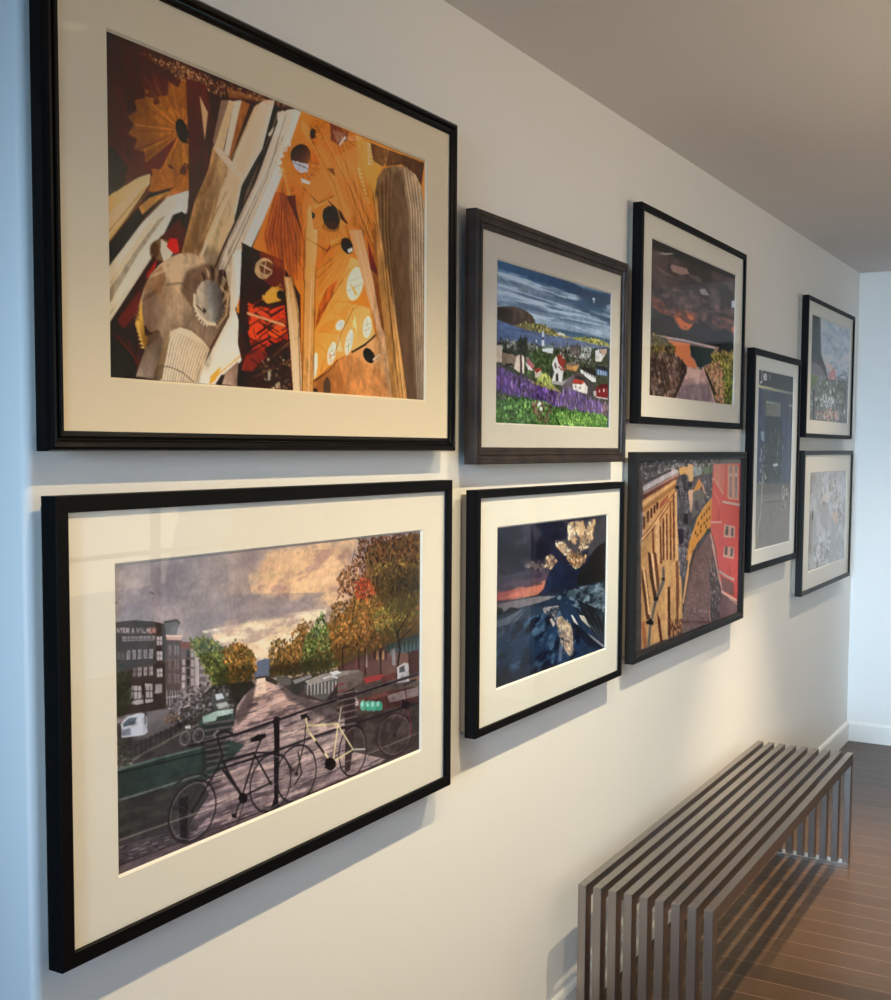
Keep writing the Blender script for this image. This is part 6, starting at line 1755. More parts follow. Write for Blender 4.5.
("P",([614,260,647,261,683,264,686,272,623,271],"a03430"),{}),
("P",([671,268,720,266,727,278,683,281],"6c3430"),{}),
("P",([533,257,533,277,549,293,501,278],"3a3230"),{}),
("P",([730,258,759,253,774,259,775,293,731,288],"b8b0ac"),{}),
("P",([738,260,756,258,759,271,739,270],"4c4c50"),{}),
("P",([769,236,809,235,812,285,775,286],"4c2c28"),{}),
("P",([577,298,600,296,683,297,799,307,812,320,813,341,708,336,600,315],"5c3430"),{"c2": "4a2c28","g": (600,302,799,325)}),
("P",([696,306,810,309,810,327,702,321],"9c8c88"),{"a": 0.7}),
("P",([589,295,696,299,702,307,600,304],"704038"),{}),
("P",([627,312,626,315,625,318,622,319,619,320,615,320,611,319,608,317,606,314,604,311,603,308,604,305,606,303,608,301,611,300,615,300,619,302,622,304,624,306,626,309],"58a888"),{}),
("P",([616,308,616,309,615,311,614,312,613,312,612,312,610,312,609,311,608,309,607,308,607,306,607,305,608,303,609,302,610,302,612,302,613,302,614,303,615,305,616,306],"98d4bc"),{}),
("P",([645,316,644,319,642,322,640,323,636,324,633,324,629,323,626,321,623,318,621,315,621,312,621,309,623,306,626,305,629,304,633,304,636,305,640,307,642,310,644,313],"3c9c7c"),{}),
("P",([634,311,634,313,633,314,632,315,631,315,629,315,628,315,626,314,625,313,625,311,624,309,625,308,625,306,626,305,628,305,629,305,631,305,632,306,633,308,634,309],"98d4bc"),{}),
("P",([661,320,661,323,659,325,656,327,653,328,649,328,646,326,642,324,640,322,638,319,637,315,638,312,640,310,642,308,646,307,649,308,653,309,656,311,659,313,661,317],"50a484"),{}),
("P",([651,314,650,316,650,317,649,318,647,319,646,319,644,318,643,317,642,316,641,314,641,312,641,311,642,309,643,308,644,308,646,308,647,308,649,309,650,311,650,312],"98d4bc"),{}),
("P",([680,324,679,327,677,329,675,331,671,332,667,331,664,330,660,328,658,325,656,322,655,319,656,316,658,314,660,312,664,311,667,311,671,313,675,315,677,317,679,320],"3c9c7c"),{}),
("P",([669,317,668,319,668,320,667,321,665,322,664,322,662,321,661,320,660,319,659,317,659,316,659,314,660,313,661,312,662,311,664,311,665,312,667,313,668,314,668,316],"98d4bc"),{}),
("P",([600,302,599,305,598,306,595,308,592,308,589,308,585,307,582,305,579,303,578,301,577,298,578,296,579,294,582,293,585,292,588,292,592,293,595,295,598,297,599,300],"b09c9c"),{}),
("P",([555,320,813,341,813,434,696,428,589,391,555,358],"3a302c"),{"a": 0.9}),
("C",([555,320,813,341,813,434,696,428,589,391],"5a4a42",30,12,0.45,0.62,14,0,0.7),{}),
("P",([5,223,60,217,107,220,133,227,180,220,237,225,262,240,253,272,211,308,102,294,7,288],"453f3e"),{"c2": "3a3432","g": (32,218,211,308)}),
("P",([67,217,133,222,125,247,66,255,31,253],"736a6c"),{"c2": "58504e","g": (74,216,73,257)}),
("D",([103,211,237,208,253,250,171,245,118,245],["2e2a28","58504e","7a706e","3c3634","96908c"],330,3,1.3,-0.02,36),{"a": 0.75}),
("P",([13,224,25,217,46,216,60,219,64,235,59,249,32,246,14,244],"ccccd2"),{}),
("P",([16,225,29,219,44,221,40,230,18,230],"5a6470"),{}),
("P",([14,232,32,234,32,244,15,241],"8c90a0"),{}),
("P",([53,220,63,224,64,247,54,248],"a8a8b0"),{}),
("L",([59,188,60,234],2,"28221f"),{}),
("L",([31,258,31,276],2.4,"242020"),{}),
("L",([41,257,41,275],2.4,"242020"),{}),
("L",([51,256,51,274],2.4,"242020"),{}),
("L",([61,255,60,272],2.4,"242020"),{}),
("L",([71,253,70,271],2.4,"242020"),{}),
("L",([81,252,80,270],2.4,"242020"),{}),
("L",([91,251,91,269],2.4,"242020"),{}),
("L",([101,250,101,268],2.4,"242020"),{}),
("L",([112,248,111,267],2.4,"242020"),{}),
("L",([122,247,122,265],2.4,"242020"),{}),
("L",([133,246,132,264],2.4,"242020"),{}),
("L",([143,244,143,263],2.4,"242020"),{}),
("L",([154,243,154,262],2.4,"242020"),{}),
("L",([165,242,165,260],2.4,"242020"),{}),
("L",([24,263,171,245],2,"2c2826"),{}),
("L",([7,288,59,274,171,256],3,"7c7468"),{"a": 0.7}),
("L",([7,281,102,269,187,237],2,"5c564c"),{"a": 0.8}),
("D",([6,243,31,253,31,283,5,282],["3c4030","5a5a4c","2a2a24","74705c"],80,3,1,0,37),{"a": 0.8}),
("P",([8,243,66,255,133,248,88,270,11,274],"3a3634"),{"a": 0.5,"soft": 4}),
("D",([96,230,125,231,133,243,106,243],["5c4438","8c6c54","2c2420"],40,2.4,1.2,0,38),{}),
("P",([171,256,183,245,220,244,249,246,253,264,228,289,187,286],"3c5048"),{}),
("P",([181,247,212,244,252,248,249,257,211,258,181,257],"90a898"),{"c2": "b4c4b8","g": (187,248,245,248)}),
("P",([212,253,249,255,245,262,211,261],"2c3c34"),{}),
("P",([200,218,233,218,238,236,212,242,200,232],"4c4c48"),{}),
("P",([209,218,225,219,230,227,212,227],"c4c8cc"),{}),
("P",([210,233,235,234,240,241,217,242],"a8a8a4"),{}),
("P",([5,287,95,287,211,297,228,289,279,311,211,341,186,346,116,340,6,330],"2a3430"),{"c2": "34413a","g": (17,315,211,302)}),
("L",([5,287,95,289,211,294],3,"5c6c60"),{"a": 0.9}),
("L",([5,292,211,303],1.6,"181c1a"),{}),
("P",([4,330,116,339,178,341,194,370,146,406,3,394],"2c2a28"),{"c2": "383432","g": (16,385,162,351)}),
("L",([4,330,178,334],3,"62625a"),{}),
("C",([4,330,178,341,154,408,3,394],"40423a",40,10,0.45,0.65,16,0.08,0.6),{}),
("P",([175,257,253,264,211,319,178,333],"23201f"),{"a": 0.5,"soft": 4}),
("L",([186,259,255,266],2.6,"6c5c58"),{"a": 0.75}),
("L",([186,264,253,271],2.6,"2a2624"),{"a": 0.75}),
("L",([186,269,251,275],2.6,"6c5c58"),{"a": 0.75}),
("L",([187,274,250,280],2.6,"2a2624"),{"a": 0.75}),
("L",([187,279,248,285],2.6,"6c5c58"),{"a": 0.75}),
("L",([187,284,246,289],2.6,"2a2624"),{"a": 0.75}),
("L",([188,289,244,294],2.6,"6c5c58"),{"a": 0.75}),
("L",([188,294,243,299],2.6,"2a2624"),{"a": 0.75}),
("L",([188,299,241,303],2.6,"6c5c58"),{"a": 0.75}),
("L",([189,304,239,308],2.6,"2a2624"),{"a": 0.75}),
("L",([189,309,238,313],2.6,"6c5c58"),{"a": 0.75}),
("L",([189,313,236,317],2.6,"2a2624"),{"a": 0.75}),
("L",([190,318,234,322],2.6,"6c5c58"),{"a": 0.75}),
("L",([190,323,232,327],2.6,"2a2624"),{"a": 0.75}),
("L",([190,328,231,331],2.6,"6c5c58"),{"a": 0.75}),
("L",([191,334,229,336],2.6,"2a2624"),{"a": 0.75}),
("L",([191,339,227,340],2.6,"6c5c58"),{"a": 0.75}),
("L",([191,344,225,345],2.6,"2a2624"),{"a": 0.75}),
("L",([192,349,224,350],2.6,"6c5c58"),{"a": 0.75}),
("L",([192,354,222,354],2.6,"2a2624"),{"a": 0.75}),
("P",([3,384,162,400,210,396,130,429,3,422],"3e3638"),{"a": 0.8,"soft": 3}),
("L",([23,413,33,414],1.6,"5c5458"),{"a": 0.7}),
("L",([60,404,70,405],1.6,"241e20"),{"a": 0.7}),
("L",([104,423,115,424],1.6,"241e20"),{"a": 0.7}),
("L",([34,407,44,408],1.6,"5c5458"),{"a": 0.7}),
("L",([171,425,182,426],1.6,"5c5458"),{"a": 0.7}),
("L",([47,411,57,412],1.6,"8a8084"),{"a": 0.7}),
("L",([144,425,155,426],1.6,"5c5458"),{"a": 0.7}),
("L",([121,421,132,422],1.6,"241e20"),{"a": 0.7}),
("L",([95,408,105,409],1.6,"8a8084"),{"a": 0.7}),
("L",([34,417,44,418],1.6,"241e20"),{"a": 0.7}),
("L",([148,426,159,427],1.6,"5c5458"),{"a": 0.7}),
("L",([27,407,36,408],1.6,"8a8084"),{"a": 0.7}),
("L",([17,411,27,412],1.6,"241e20"),{"a": 0.7}),
("L",([36,407,45,408],1.6,"8a8084"),{"a": 0.7}),
("L",([70,420,80,421],1.6,"8a8084"),{"a": 0.7}),
("L",([62,422,72,423],1.6,"8a8084"),{"a": 0.7}),
("L",([118,412,128,413],1.6,"8a8084"),{"a": 0.7}),
("L",([56,404,66,404],1.6,"5c5458"),{"a": 0.7}),
("L",([95,412,106,413],1.6,"8a8084"),{"a": 0.7}),
("L",([141,429,152,430],1.6,"5c5458"),{"a": 0.7}),
("L",([11,401,20,401],1.6,"241e20"),{"a": 0.7}),
("L",([25,411,34,412],1.6,"8a8084"),{"a": 0.7}),
("L",([138,427,149,428],1.6,"5c5458"),{"a": 0.7}),
("L",([171,421,182,422],1.6,"241e20"),{"a": 0.7}),
("L",([44,422,54,422],1.6,"8a8084"),{"a": 0.7}),
("L",([146,432,157,433],1.6,"8a8084"),{"a": 0.7}),
("L",([117,424,127,425],1.6,"8a8084"),{"a": 0.7}),
("L",([65,419,75,420],1.6,"241e20"),{"a": 0.7}),
("L",([72,414,82,415],1.6,"241e20"),{"a": 0.7}),
("L",([6,397,15,397],1.6,"8a8084"),{"a": 0.7}),
("L",([34,401,44,402],1.6,"5c5458"),{"a": 0.7}),
("L",([173,433,184,434],1.6,"8a8084"),{"a": 0.7}),
("L",([152,414,163,415],1.6,"5c5458"),{"a": 0.7}),
("L",([14,398,24,399],1.6,"241e20"),{"a": 0.7}),
("L",([12,407,21,408],1.6,"241e20"),{"a": 0.7}),
("L",([165,433,176,434],1.6,"5c5458"),{"a": 0.7}),
("L",([48,416,58,417],1.6,"8a8084"),{"a": 0.7}),
("L",([150,419,160,420],1.6,"5c5458"),{"a": 0.7}),
("L",([67,408,77,409],1.6,"241e20"),{"a": 0.7}),
("L",([78,423,88,424],1.6,"241e20"),{"a": 0.7}),
("L",([98,428,108,429],1.6,"241e20"),{"a": 0.7}),
("L",([74,423,84,424],1.6,"241e20"),{"a": 0.7}),
("L",([71,410,81,411],1.6,"8a8084"),{"a": 0.7}),
("L",([43,404,53,405],1.6,"5c5458"),{"a": 0.7}),
("L",([170,428,181,429],1.6,"8a8084"),{"a": 0.7}),
("L",([59,408,69,409],1.6,"241e20"),{"a": 0.7}),
("L",([27,410,37,411],1.6,"241e20"),{"a": 0.7}),
("L",([112,416,122,417],1.6,"5c5458"),{"a": 0.7}),
("L",([85,419,96,420],1.6,"8a8084"),{"a": 0.7}),
("L",([32,406,41,407],1.6,"5c5458"),{"a": 0.7}),
("L",([100,425,110,426],1.6,"5c5458"),{"a": 0.7}),
("L",([55,422,65,423],1.6,"241e20"),{"a": 0.7}),
("L",([158,419,169,420],1.6,"8a8084"),{"a": 0.7}),
("L",([167,414,179,415],1.6,"5c5458"),{"a": 0.7}),
("L",([23,417,32,418],1.6,"8a8084"),{"a": 0.7}),
("L",([151,416,162,417],1.6,"8a8084"),{"a": 0.7}),
("L",([155,413,166,414],1.6,"241e20"),{"a": 0.7}),
("L",([54,405,64,405],1.6,"8a8084"),{"a": 0.7}),
("L",([77,417,87,417],1.6,"241e20"),{"a": 0.7}),
("L",([154,425,165,425],1.6,"8a8084"),{"a": 0.7}),
("P",([3,419,71,421,235,425,448,431,813,428,827,458,830,704,2,442],"5e4e50"),{"c2": "6a5450","g": (15,421,800,438)}),
("P",([448,431,600,426,647,437,448,446,313,441],"7c5850"),{"a": 0.8,"soft": 3}),
("C",([3,419,235,425,813,428,828,487,2,442],"48393c",60,14,0.45,0.6,17,-0.0,0.6),{}),
("L",([3,421,235,426,448,432,811,429],2.6,"2c2224"),{"a": 0.7}),
("L",([151,284,262,290,449,285,809,284],5,"262024"),{}),
("L",([211,335,332,338,448,336,810,341],4.2,"262024"),{}),
("L",([4,342,131,375],0.1,"262024"),{}),
("L",([151,282,262,287,449,283,809,281],1.6,"7c6a6c"),{"a": 0.7}),
("P",([351,283,368,283,368,319,364,425,369,438,341,434,352,416,353,316],"1e1a1c"),{}),
("P",([350,285,358,280,369,285,367,290],"1e1a1c"),{}),
("P",([549,274,588,274,589,339,573,420,555,422,559,333],"3a2c2c"),{}),
("L",([533,276,594,279],2.2,"8c7470"),{"a": 0.7}),
("L",([533,282,594,285],2.2,"2a2222"),{"a": 0.7}),
("L",([533,287,594,291],2.2,"8c7470"),{"a": 0.7}),
("L",([533,293,594,297],2.2,"2a2222"),{"a": 0.7}),
("L",([533,299,594,302],2.2,"8c7470"),{"a": 0.7}),
("L",([533,304,594,308],2.2,"2a2222"),{"a": 0.7}),
("L",([533,310,594,314],2.2,"8c7470"),{"a": 0.7}),
("L",([533,316,594,320],2.2,"2a2222"),{"a": 0.7}),
("L",([533,322,594,326],2.2,"8c7470"),{"a": 0.7}),
("L",([533,327,594,332],2.2,"2a2222"),{"a": 0.7}),
("L",([533,333,594,338],2.2,"8c7470"),{"a": 0.7}),
("L",([533,339,594,343],2.2,"2a2222"),{"a": 0.7}),
("P",([127,358,148,358,144,427,130,427],"241e20"),{}),
("L",([3,386,210,391,360,392,600,403,810,401],3.0,"a08a7c"),{"a": 0.45}),
("L",([201,409,194,418,185,424,174,428,162,430,151,430,139,428,129,423,120,417,113,409,108,400,105,390,105,380,107,370,112,361,119,353,128,346,138,342,149,339,161,339,172,341,183,345,193,351,200,359,206,369,209,379,209,390,207,400,201,409],3.6,"2a2426"),{}),
("L",([197,407,190,414,182,420,172,424,162,426,151,426,141,423,131,419,123,414,117,406,112,398,110,389,110,380,112,371,116,363,122,356,130,350,140,346,150,344,160,343,171,345,180,349,189,355,196,362,201,370,203,380,204,389,201,398,197,407],1.2,"8c7c7c"),{"a": 0.7}),
("L",([156,385,197,407],0.8,"6a5c5c"),{"a": 0.5}),
("L",([156,385,179,421],0.8,"6a5c5c"),{"a": 0.5}),
("L",([156,385,155,426],0.8,"6a5c5c"),{"a": 0.5}),
("L",([156,385,131,419],0.8,"6a5c5c"),{"a": 0.5}),
("L",([156,385,115,404],0.8,"6a5c5c"),{"a": 0.5}),
("L",([156,385,110,383],0.8,"6a5c5c"),{"a": 0.5}),
("L",([156,385,116,363],0.8,"6a5c5c"),{"a": 0.5}),
("L",([156,385,133,349],0.8,"6a5c5c"),{"a": 0.5}),
("L",([156,385,157,343],0.8,"6a5c5c"),{"a": 0.5}),
("L",([156,385,180,349],0.8,"6a5c5c"),{"a": 0.5}),
("L",([156,385,198,365],0.8,"6a5c5c"),{"a": 0.5}),
("L",([156,385,204,386],0.8,"6a5c5c"),{"a": 0.5}),
("P",([160,386,159,387,159,387,158,388,157,388,156,388,154,387,153,387,152,386,152,385,152,384,152,383,152,382,153,381,154,381,156,381,157,382,158,383,159,384,159,385],"2a2426"),{}),
("L",([394,407,388,417,380,424,370,430,359,434,347,435,335,433,324,430,313,424,305,417,298,408,293,398,291,388,292,377,295,367,300,358,308,351,317,345,328,341,339,340,351,340,363,344,374,349,383,356,390,365,395,375,398,386,397,397,394,407],3.6,"2a2426"),{}),
("L",([389,405,383,414,376,421,367,426,357,429,347,430,336,429,326,426,316,420,309,414,302,406,298,397,296,388,297,378,300,369,304,361,311,354,320,349,329,346,340,344,351,345,361,348,371,353,379,359,385,367,390,377,392,386,392,396,389,405],1.2,"8c7c7c"),{"a": 0.7}),
("L",([343,387,389,405],0.8,"6a5c5c"),{"a": 0.5}),
("L",([343,387,373,423],0.8,"6a5c5c"),{"a": 0.5}),
("L",([343,387,350,430],0.8,"6a5c5c"),{"a": 0.5}),
("L",([343,387,326,426],0.8,"6a5c5c"),{"a": 0.5}),
("L",([343,387,306,411],0.8,"6a5c5c"),{"a": 0.5}),
("L",([343,387,297,391],0.8,"6a5c5c"),{"a": 0.5}),
("L",([343,387,300,369],0.8,"6a5c5c"),{"a": 0.5}),
("L",([343,387,314,352],0.8,"6a5c5c"),{"a": 0.5}),
("L",([343,387,336,345],0.8,"6a5c5c"),{"a": 0.5}),
("L",([343,387,361,348],0.8,"6a5c5c"),{"a": 0.5}),
("L",([343,387,381,362],0.8,"6a5c5c"),{"a": 0.5}),
("L",([343,387,392,383],0.8,"6a5c5c"),{"a": 0.5}),
("P",([348,388,348,389,347,390,346,390,345,391,343,390,342,390,340,389,339,388,339,387,339,386,339,385,339,384,341,383,342,383,343,383,345,384,346,385,347,386,348,387],"2a2426"),{}),
("L",([156,385,211,335,226,317,211,280],4,"221c1e"),{}),
("L",([226,325,305,329,271,392,240,348,226,325],4.5,"221c1e"),{}),
("L",([305,329,319,311],4,"221c1e"),{}),
("L",([271,392,343,387,303,331],3.5,"221c1e"),{}),
("L",([227,339,271,389],5,"221c1e"),{}),
("P",([292,304,310,301,331,303,333,309,319,312,296,310],"1c1618"),{}),
("L",([211,281,232,279,249,286],4.5,"2a2224"),{}),
("L",([210,284,205,279,215,275],3.5,"7c7270"),{}),
("P",([285,398,285,400,283,402,280,403,277,404,274,403,270,402,267,400,265,397,263,395,262,392,263,389,265,387,267,386,270,386,274,386,277,387,280,389,283,392,285,395],"1c1618"),{}),
("L",([274,395,262,404,254,418],3.5,"1c1618"),{}),
("P",([245,412,259,415,257,422,247,419],"141012"),{}),
("L",([276,402,260,432],2.5,"2a2224"),{}),
("L",([296,327,342,337,379,351,404,381],3,"241e20"),{}),
("L",([116,337,143,328,174,332,202,346],3,"30282a"),{}),
("L",([466,409,461,418,453,426,443,432,432,436,420,437,407,436,395,433,385,427,375,420,368,411,362,401,360,390,360,380,362,370,367,361,375,353,384,347,395,342,407,341,419,341,431,344,443,349,452,357,461,366,466,376,469,387,469,398,466,409],3.6,"2a2426"),{}),
("L",([461,407,456,415,449,422,440,428,430,431,419,433,408,432,397,428,387,423,379,417,372,409,367,400,365,390,365,381,367,372,372,363,379,356,387,351,397,347,407,345,418,346,429,349,440,353,449,360,456,368,461,377,463,387,464,397,461,407],1.2,"8c7c7c"),{"a": 0.7}),
("L",([413,389,461,407],0.8,"6a5c5c"),{"a": 0.5}),
("L",([413,389,446,424],0.8,"6a5c5c"),{"a": 0.5}),
("L",([413,389,423,432],0.8,"6a5c5c"),{"a": 0.5}),
("L",([413,389,397,428],0.8,"6a5c5c"),{"a": 0.5}),
("L",([413,389,376,414],0.8,"6a5c5c"),{"a": 0.5}),
("L",([413,389,366,393],0.8,"6a5c5c"),{"a": 0.5}),
("L",([413,389,367,372],0.8,"6a5c5c"),{"a": 0.5}),
("L",([413,389,381,354],0.8,"6a5c5c"),{"a": 0.5}),
("L",([413,389,404,346],0.8,"6a5c5c"),{"a": 0.5}),
("L",([413,389,429,349],0.8,"6a5c5c"),{"a": 0.5}),
("L",([413,389,451,363],0.8,"6a5c5c"),{"a": 0.5}),
("L",([413,389,463,384],0.8,"6a5c5c"),{"a": 0.5}),
("P",([418,390,418,391,417,392,416,392,415,393,413,392,412,392,410,391,409,390,409,389,408,388,409,387,409,386,410,385,412,385,413,385,415,386,416,387,417,388,418,389],"2a2426"),{}),
("L",([624,399,621,408,616,417,608,424,600,429,591,432,581,432,571,430,562,426,554,420,547,413,542,404,539,394,537,384,539,374,542,365,547,356,554,349,562,344,571,341,581,340,590,342,600,345,608,351,615,359,621,368,624,378,625,388,624,399],3.6,"2a2426"),{}),
("L",([620,397,617,406,612,414,606,420,598,425,590,427,581,427,572,426,564,422,556,417,550,410,546,402,543,393,542,384,543,375,546,367,550,359,556,353,564,348,572,346,581,345,589,346,598,350,606,355,612,362,617,370,620,379,621,388,620,397],1.2,"8c7c7c"),{"a": 0.7}),
("L",([581,386,620,397],0.8,"6a5c5c"),{"a": 0.5}),
("L",([581,386,610,416],0.8,"6a5c5c"),{"a": 0.5}),
("L",([581,386,592,426],0.8,"6a5c5c"),{"a": 0.5}),
("L",([581,386,572,426],0.8,"6a5c5c"),{"a": 0.5}),
("L",([581,386,554,415],0.8,"6a5c5c"),{"a": 0.5}),
("L",([581,386,543,396],0.8,"6a5c5c"),{"a": 0.5}),
("L",([581,386,543,375],0.8,"6a5c5c"),{"a": 0.5}),
("L",([581,386,552,357],0.8,"6a5c5c"),{"a": 0.5}),
("L",([581,386,569,346],0.8,"6a5c5c"),{"a": 0.5}),
("L",([581,386,589,346],0.8,"6a5c5c"),{"a": 0.5}),
("L",([581,386,608,357],0.8,"6a5c5c"),{"a": 0.5}),
("L",([581,386,619,376],0.8,"6a5c5c"),{"a": 0.5}),
("P",([586,387,586,389,585,389,584,390,582,390,581,390,579,389,577,389,576,387,575,386,575,385,575,384,576,383,577,382,579,382,581,382,582,383,584,384,585,385,586,386],"2a2426"),{}),
("L",([413,389,436,339,440,310],3.6,"2a2222"),{}),
("L",([444,313,533,328],4,"dcc48c"),{}),
("L",([444,320,513,390],4.6,"dcc48c"),{}),
("L",([535,328,520,392],4,"dcc48c"),{}),
("L",([533,328,582,384],3.2,"dcc48c"),{}),
("L",([520,392,582,384],3.4,"dcc48c"),{}),
("L",([440,300,446,323],4,"dcc48c"),{}),
("L",([469,346,492,370],4.8,"241c1c"),{}),
("L",([538,326,544,301],3.4,"c8b8a0"),{}),
("L",([428,298,440,294,451,304],4,"1c1618"),{}),
("P",([424,291,445,291,440,300,428,300],"1c1618"),{}),
("P",([528,398,528,402,525,404,521,406,516,406,511,406,506,404,501,401,497,398,495,394,494,390,495,387,497,384,501,383,506,382,511,383,516,385,521,387,525,391,528,394],"221a1a"),{}),
("L",([511,394,494,398],3,"1c1618"),{}),
("L",([582,384,621,392],2.6,"c8bcb0"),{}),
("L",([418,354,428,392,408,406],3.5,"241e20"),{}),
("L",([781,408,774,416,764,422,753,426,740,428,726,428,712,426,698,422,686,416,676,408,668,400,663,391,660,382,661,373,664,365,670,357,679,351,690,347,703,345,717,344,731,346,744,350,757,356,768,363,777,371,782,381,785,390,785,400,781,408],2.6,"3a2428"),{}),
("L",([775,406,768,413,760,418,750,422,738,424,725,424,713,422,701,418,690,413,680,406,673,399,668,391,666,382,667,374,670,367,675,360,683,355,693,351,705,349,717,349,730,350,742,354,753,359,763,365,771,373,776,381,779,390,778,398,775,406],1.2,"8c7c7c"),{"a": 0.7}),
("L",([721,386,775,406],0.8,"5a4444"),{"a": 0.5}),
("L",([721,386,757,420],0.8,"5a4444"),{"a": 0.5}),
("L",([721,386,729,424],0.8,"5a4444"),{"a": 0.5}),
("L",([721,386,701,418],0.8,"5a4444"),{"a": 0.5}),
("L",([721,386,678,404],0.8,"5a4444"),{"a": 0.5}),
("L",([721,386,666,385],0.8,"5a4444"),{"a": 0.5}),
("L",([721,386,670,367],0.8,"5a4444"),{"a": 0.5}),
("L",([721,386,687,353],0.8,"5a4444"),{"a": 0.5}),
("L",([721,386,713,348],0.8,"5a4444"),{"a": 0.5}),
("L",([721,386,742,354],0.8,"5a4444"),{"a": 0.5}),
("L",([721,386,766,368],0.8,"5a4444"),{"a": 0.5}),
("L",([721,386,778,387],0.8,"5a4444"),{"a": 0.5}),
("P",([727,387,727,389,726,389,725,390,723,390,721,390,719,390,717,389,716,387,715,386,715,385,715,383,716,383,717,382,719,382,721,382,723,382,725,383,726,385,727,386],"2a2426"),{}),
("L",([759,304,770,340,721,386],3.4,"3c2028"),{}),
("L",([767,340,781,377,780,398],3,"803848"),{}),
("L",([754,297,783,294,801,294],4,"241c1e"),{}),
("L",([767,333,708,363],3,"4c2c34"),{}),
("P",([746,322,779,335,773,348,749,340],"241c20"),{}),
("L",([152,275,151,277,150,279,148,280,146,281,143,282,141,282,138,281,136,280,134,278,133,277,131,274,131,272,131,270,131,268,132,266,133,264,135,262,137,261,140,261,142,261,145,261,147,263,149,264,151,266,152,268,152,270,152,273,152,275],2.0,"605a56"),{}),
("L",([151,275,150,276,149,278,147,279,145,280,143,281,141,281,139,280,137,279,135,278,133,276,132,274,132,272,132,270,132,268,133,266,134,264,136,263,138,262,140,262,142,262,144,262,146,263,148,265,150,266,151,268,151,270,151,273,151,275],1.2,"8c7c7c"),{"a": 0.7}),
("L",([142,271,151,275],0.8,"6a5c5c"),{"a": 0.5}),
("L",([142,271,148,279],0.8,"6a5c5c"),{"a": 0.5}),
("L",([142,271,144,281],0.8,"6a5c5c"),{"a": 0.5}),
("L",([142,271,139,280],0.8,"6a5c5c"),{"a": 0.5}),
("L",([142,271,134,277],0.8,"6a5c5c"),{"a": 0.5}),
("L",([142,271,132,273],0.8,"6a5c5c"),{"a": 0.5}),
("L",([142,271,132,268],0.8,"6a5c5c"),{"a": 0.5}),
("L",([142,271,135,264],0.8,"6a5c5c"),{"a": 0.5}),
("L",([142,271,139,262],0.8,"6a5c5c"),{"a": 0.5}),
("L",([142,271,144,262],0.8,"6a5c5c"),{"a": 0.5}),
("L",([142,271,149,265],0.8,"6a5c5c"),{"a": 0.5}),
("L",([142,271,151,270],0.8,"6a5c5c"),{"a": 0.5}),
("P",([145,272,145,273,145,274,144,274,143,275,141,274,140,274,139,273,138,272,138,271,138,270,138,270,138,269,139,268,140,268,142,268,143,268,144,269,145,270,145,271],"2a2426"),{}),
("L",([183,277,182,279,180,281,178,282,176,283,173,284,170,284,168,283,165,282,163,280,161,278,160,276,159,274,159,271,160,269,161,267,162,265,164,264,166,263,169,262,172,263,174,263,177,264,179,266,181,268,182,270,183,272,183,275,183,277],2.0,"605a56"),{}),
("L",([182,277,181,279,179,280,177,282,175,282,173,283,171,283,168,282,166,281,164,280,162,278,161,276,160,274,160,272,161,270,162,268,163,266,165,265,167,264,169,264,172,264,174,264,176,265,178,267,180,268,181,270,182,273,182,275,182,277],1.2,"8c7c7c"),{"a": 0.7}),
("L",([171,273,182,277],0.8,"6a5c5c"),{"a": 0.5}),
("L",([171,273,179,281],0.8,"6a5c5c"),{"a": 0.5}),
("L",([171,273,174,283],0.8,"6a5c5c"),{"a": 0.5}),
("L",([171,273,168,282],0.8,"6a5c5c"),{"a": 0.5}),
("L",([171,273,163,279],0.8,"6a5c5c"),{"a": 0.5}),
("L",([171,273,161,274],0.8,"6a5c5c"),{"a": 0.5}),
("L",([171,273,161,270],0.8,"6a5c5c"),{"a": 0.5}),
("L",([171,273,164,266],0.8,"6a5c5c"),{"a": 0.5}),
("L",([171,273,168,264],0.8,"6a5c5c"),{"a": 0.5}),
("L",([171,273,174,264],0.8,"6a5c5c"),{"a": 0.5}),
("L",([171,273,179,267],0.8,"6a5c5c"),{"a": 0.5}),
("L",([171,273,182,272],0.8,"6a5c5c"),{"a": 0.5}),
("P",([175,274,175,275,174,276,173,276,172,276,171,276,170,276,169,275,168,274,167,273,167,272,167,271,168,271,169,270,170,270,171,270,172,270,173,271,174,272,175,273],"2a2426"),{}),
("L",([142,271,156,261,171,273],2,"605a56"),{}),
("P",([142,253,154,254,154,259,142,257],"c4bcb8"),{}),
("C",([5,223,826,273,827,444,1,437],"1c1618",30,14,0.55,0.75,18,0,0.3),{}),
]}
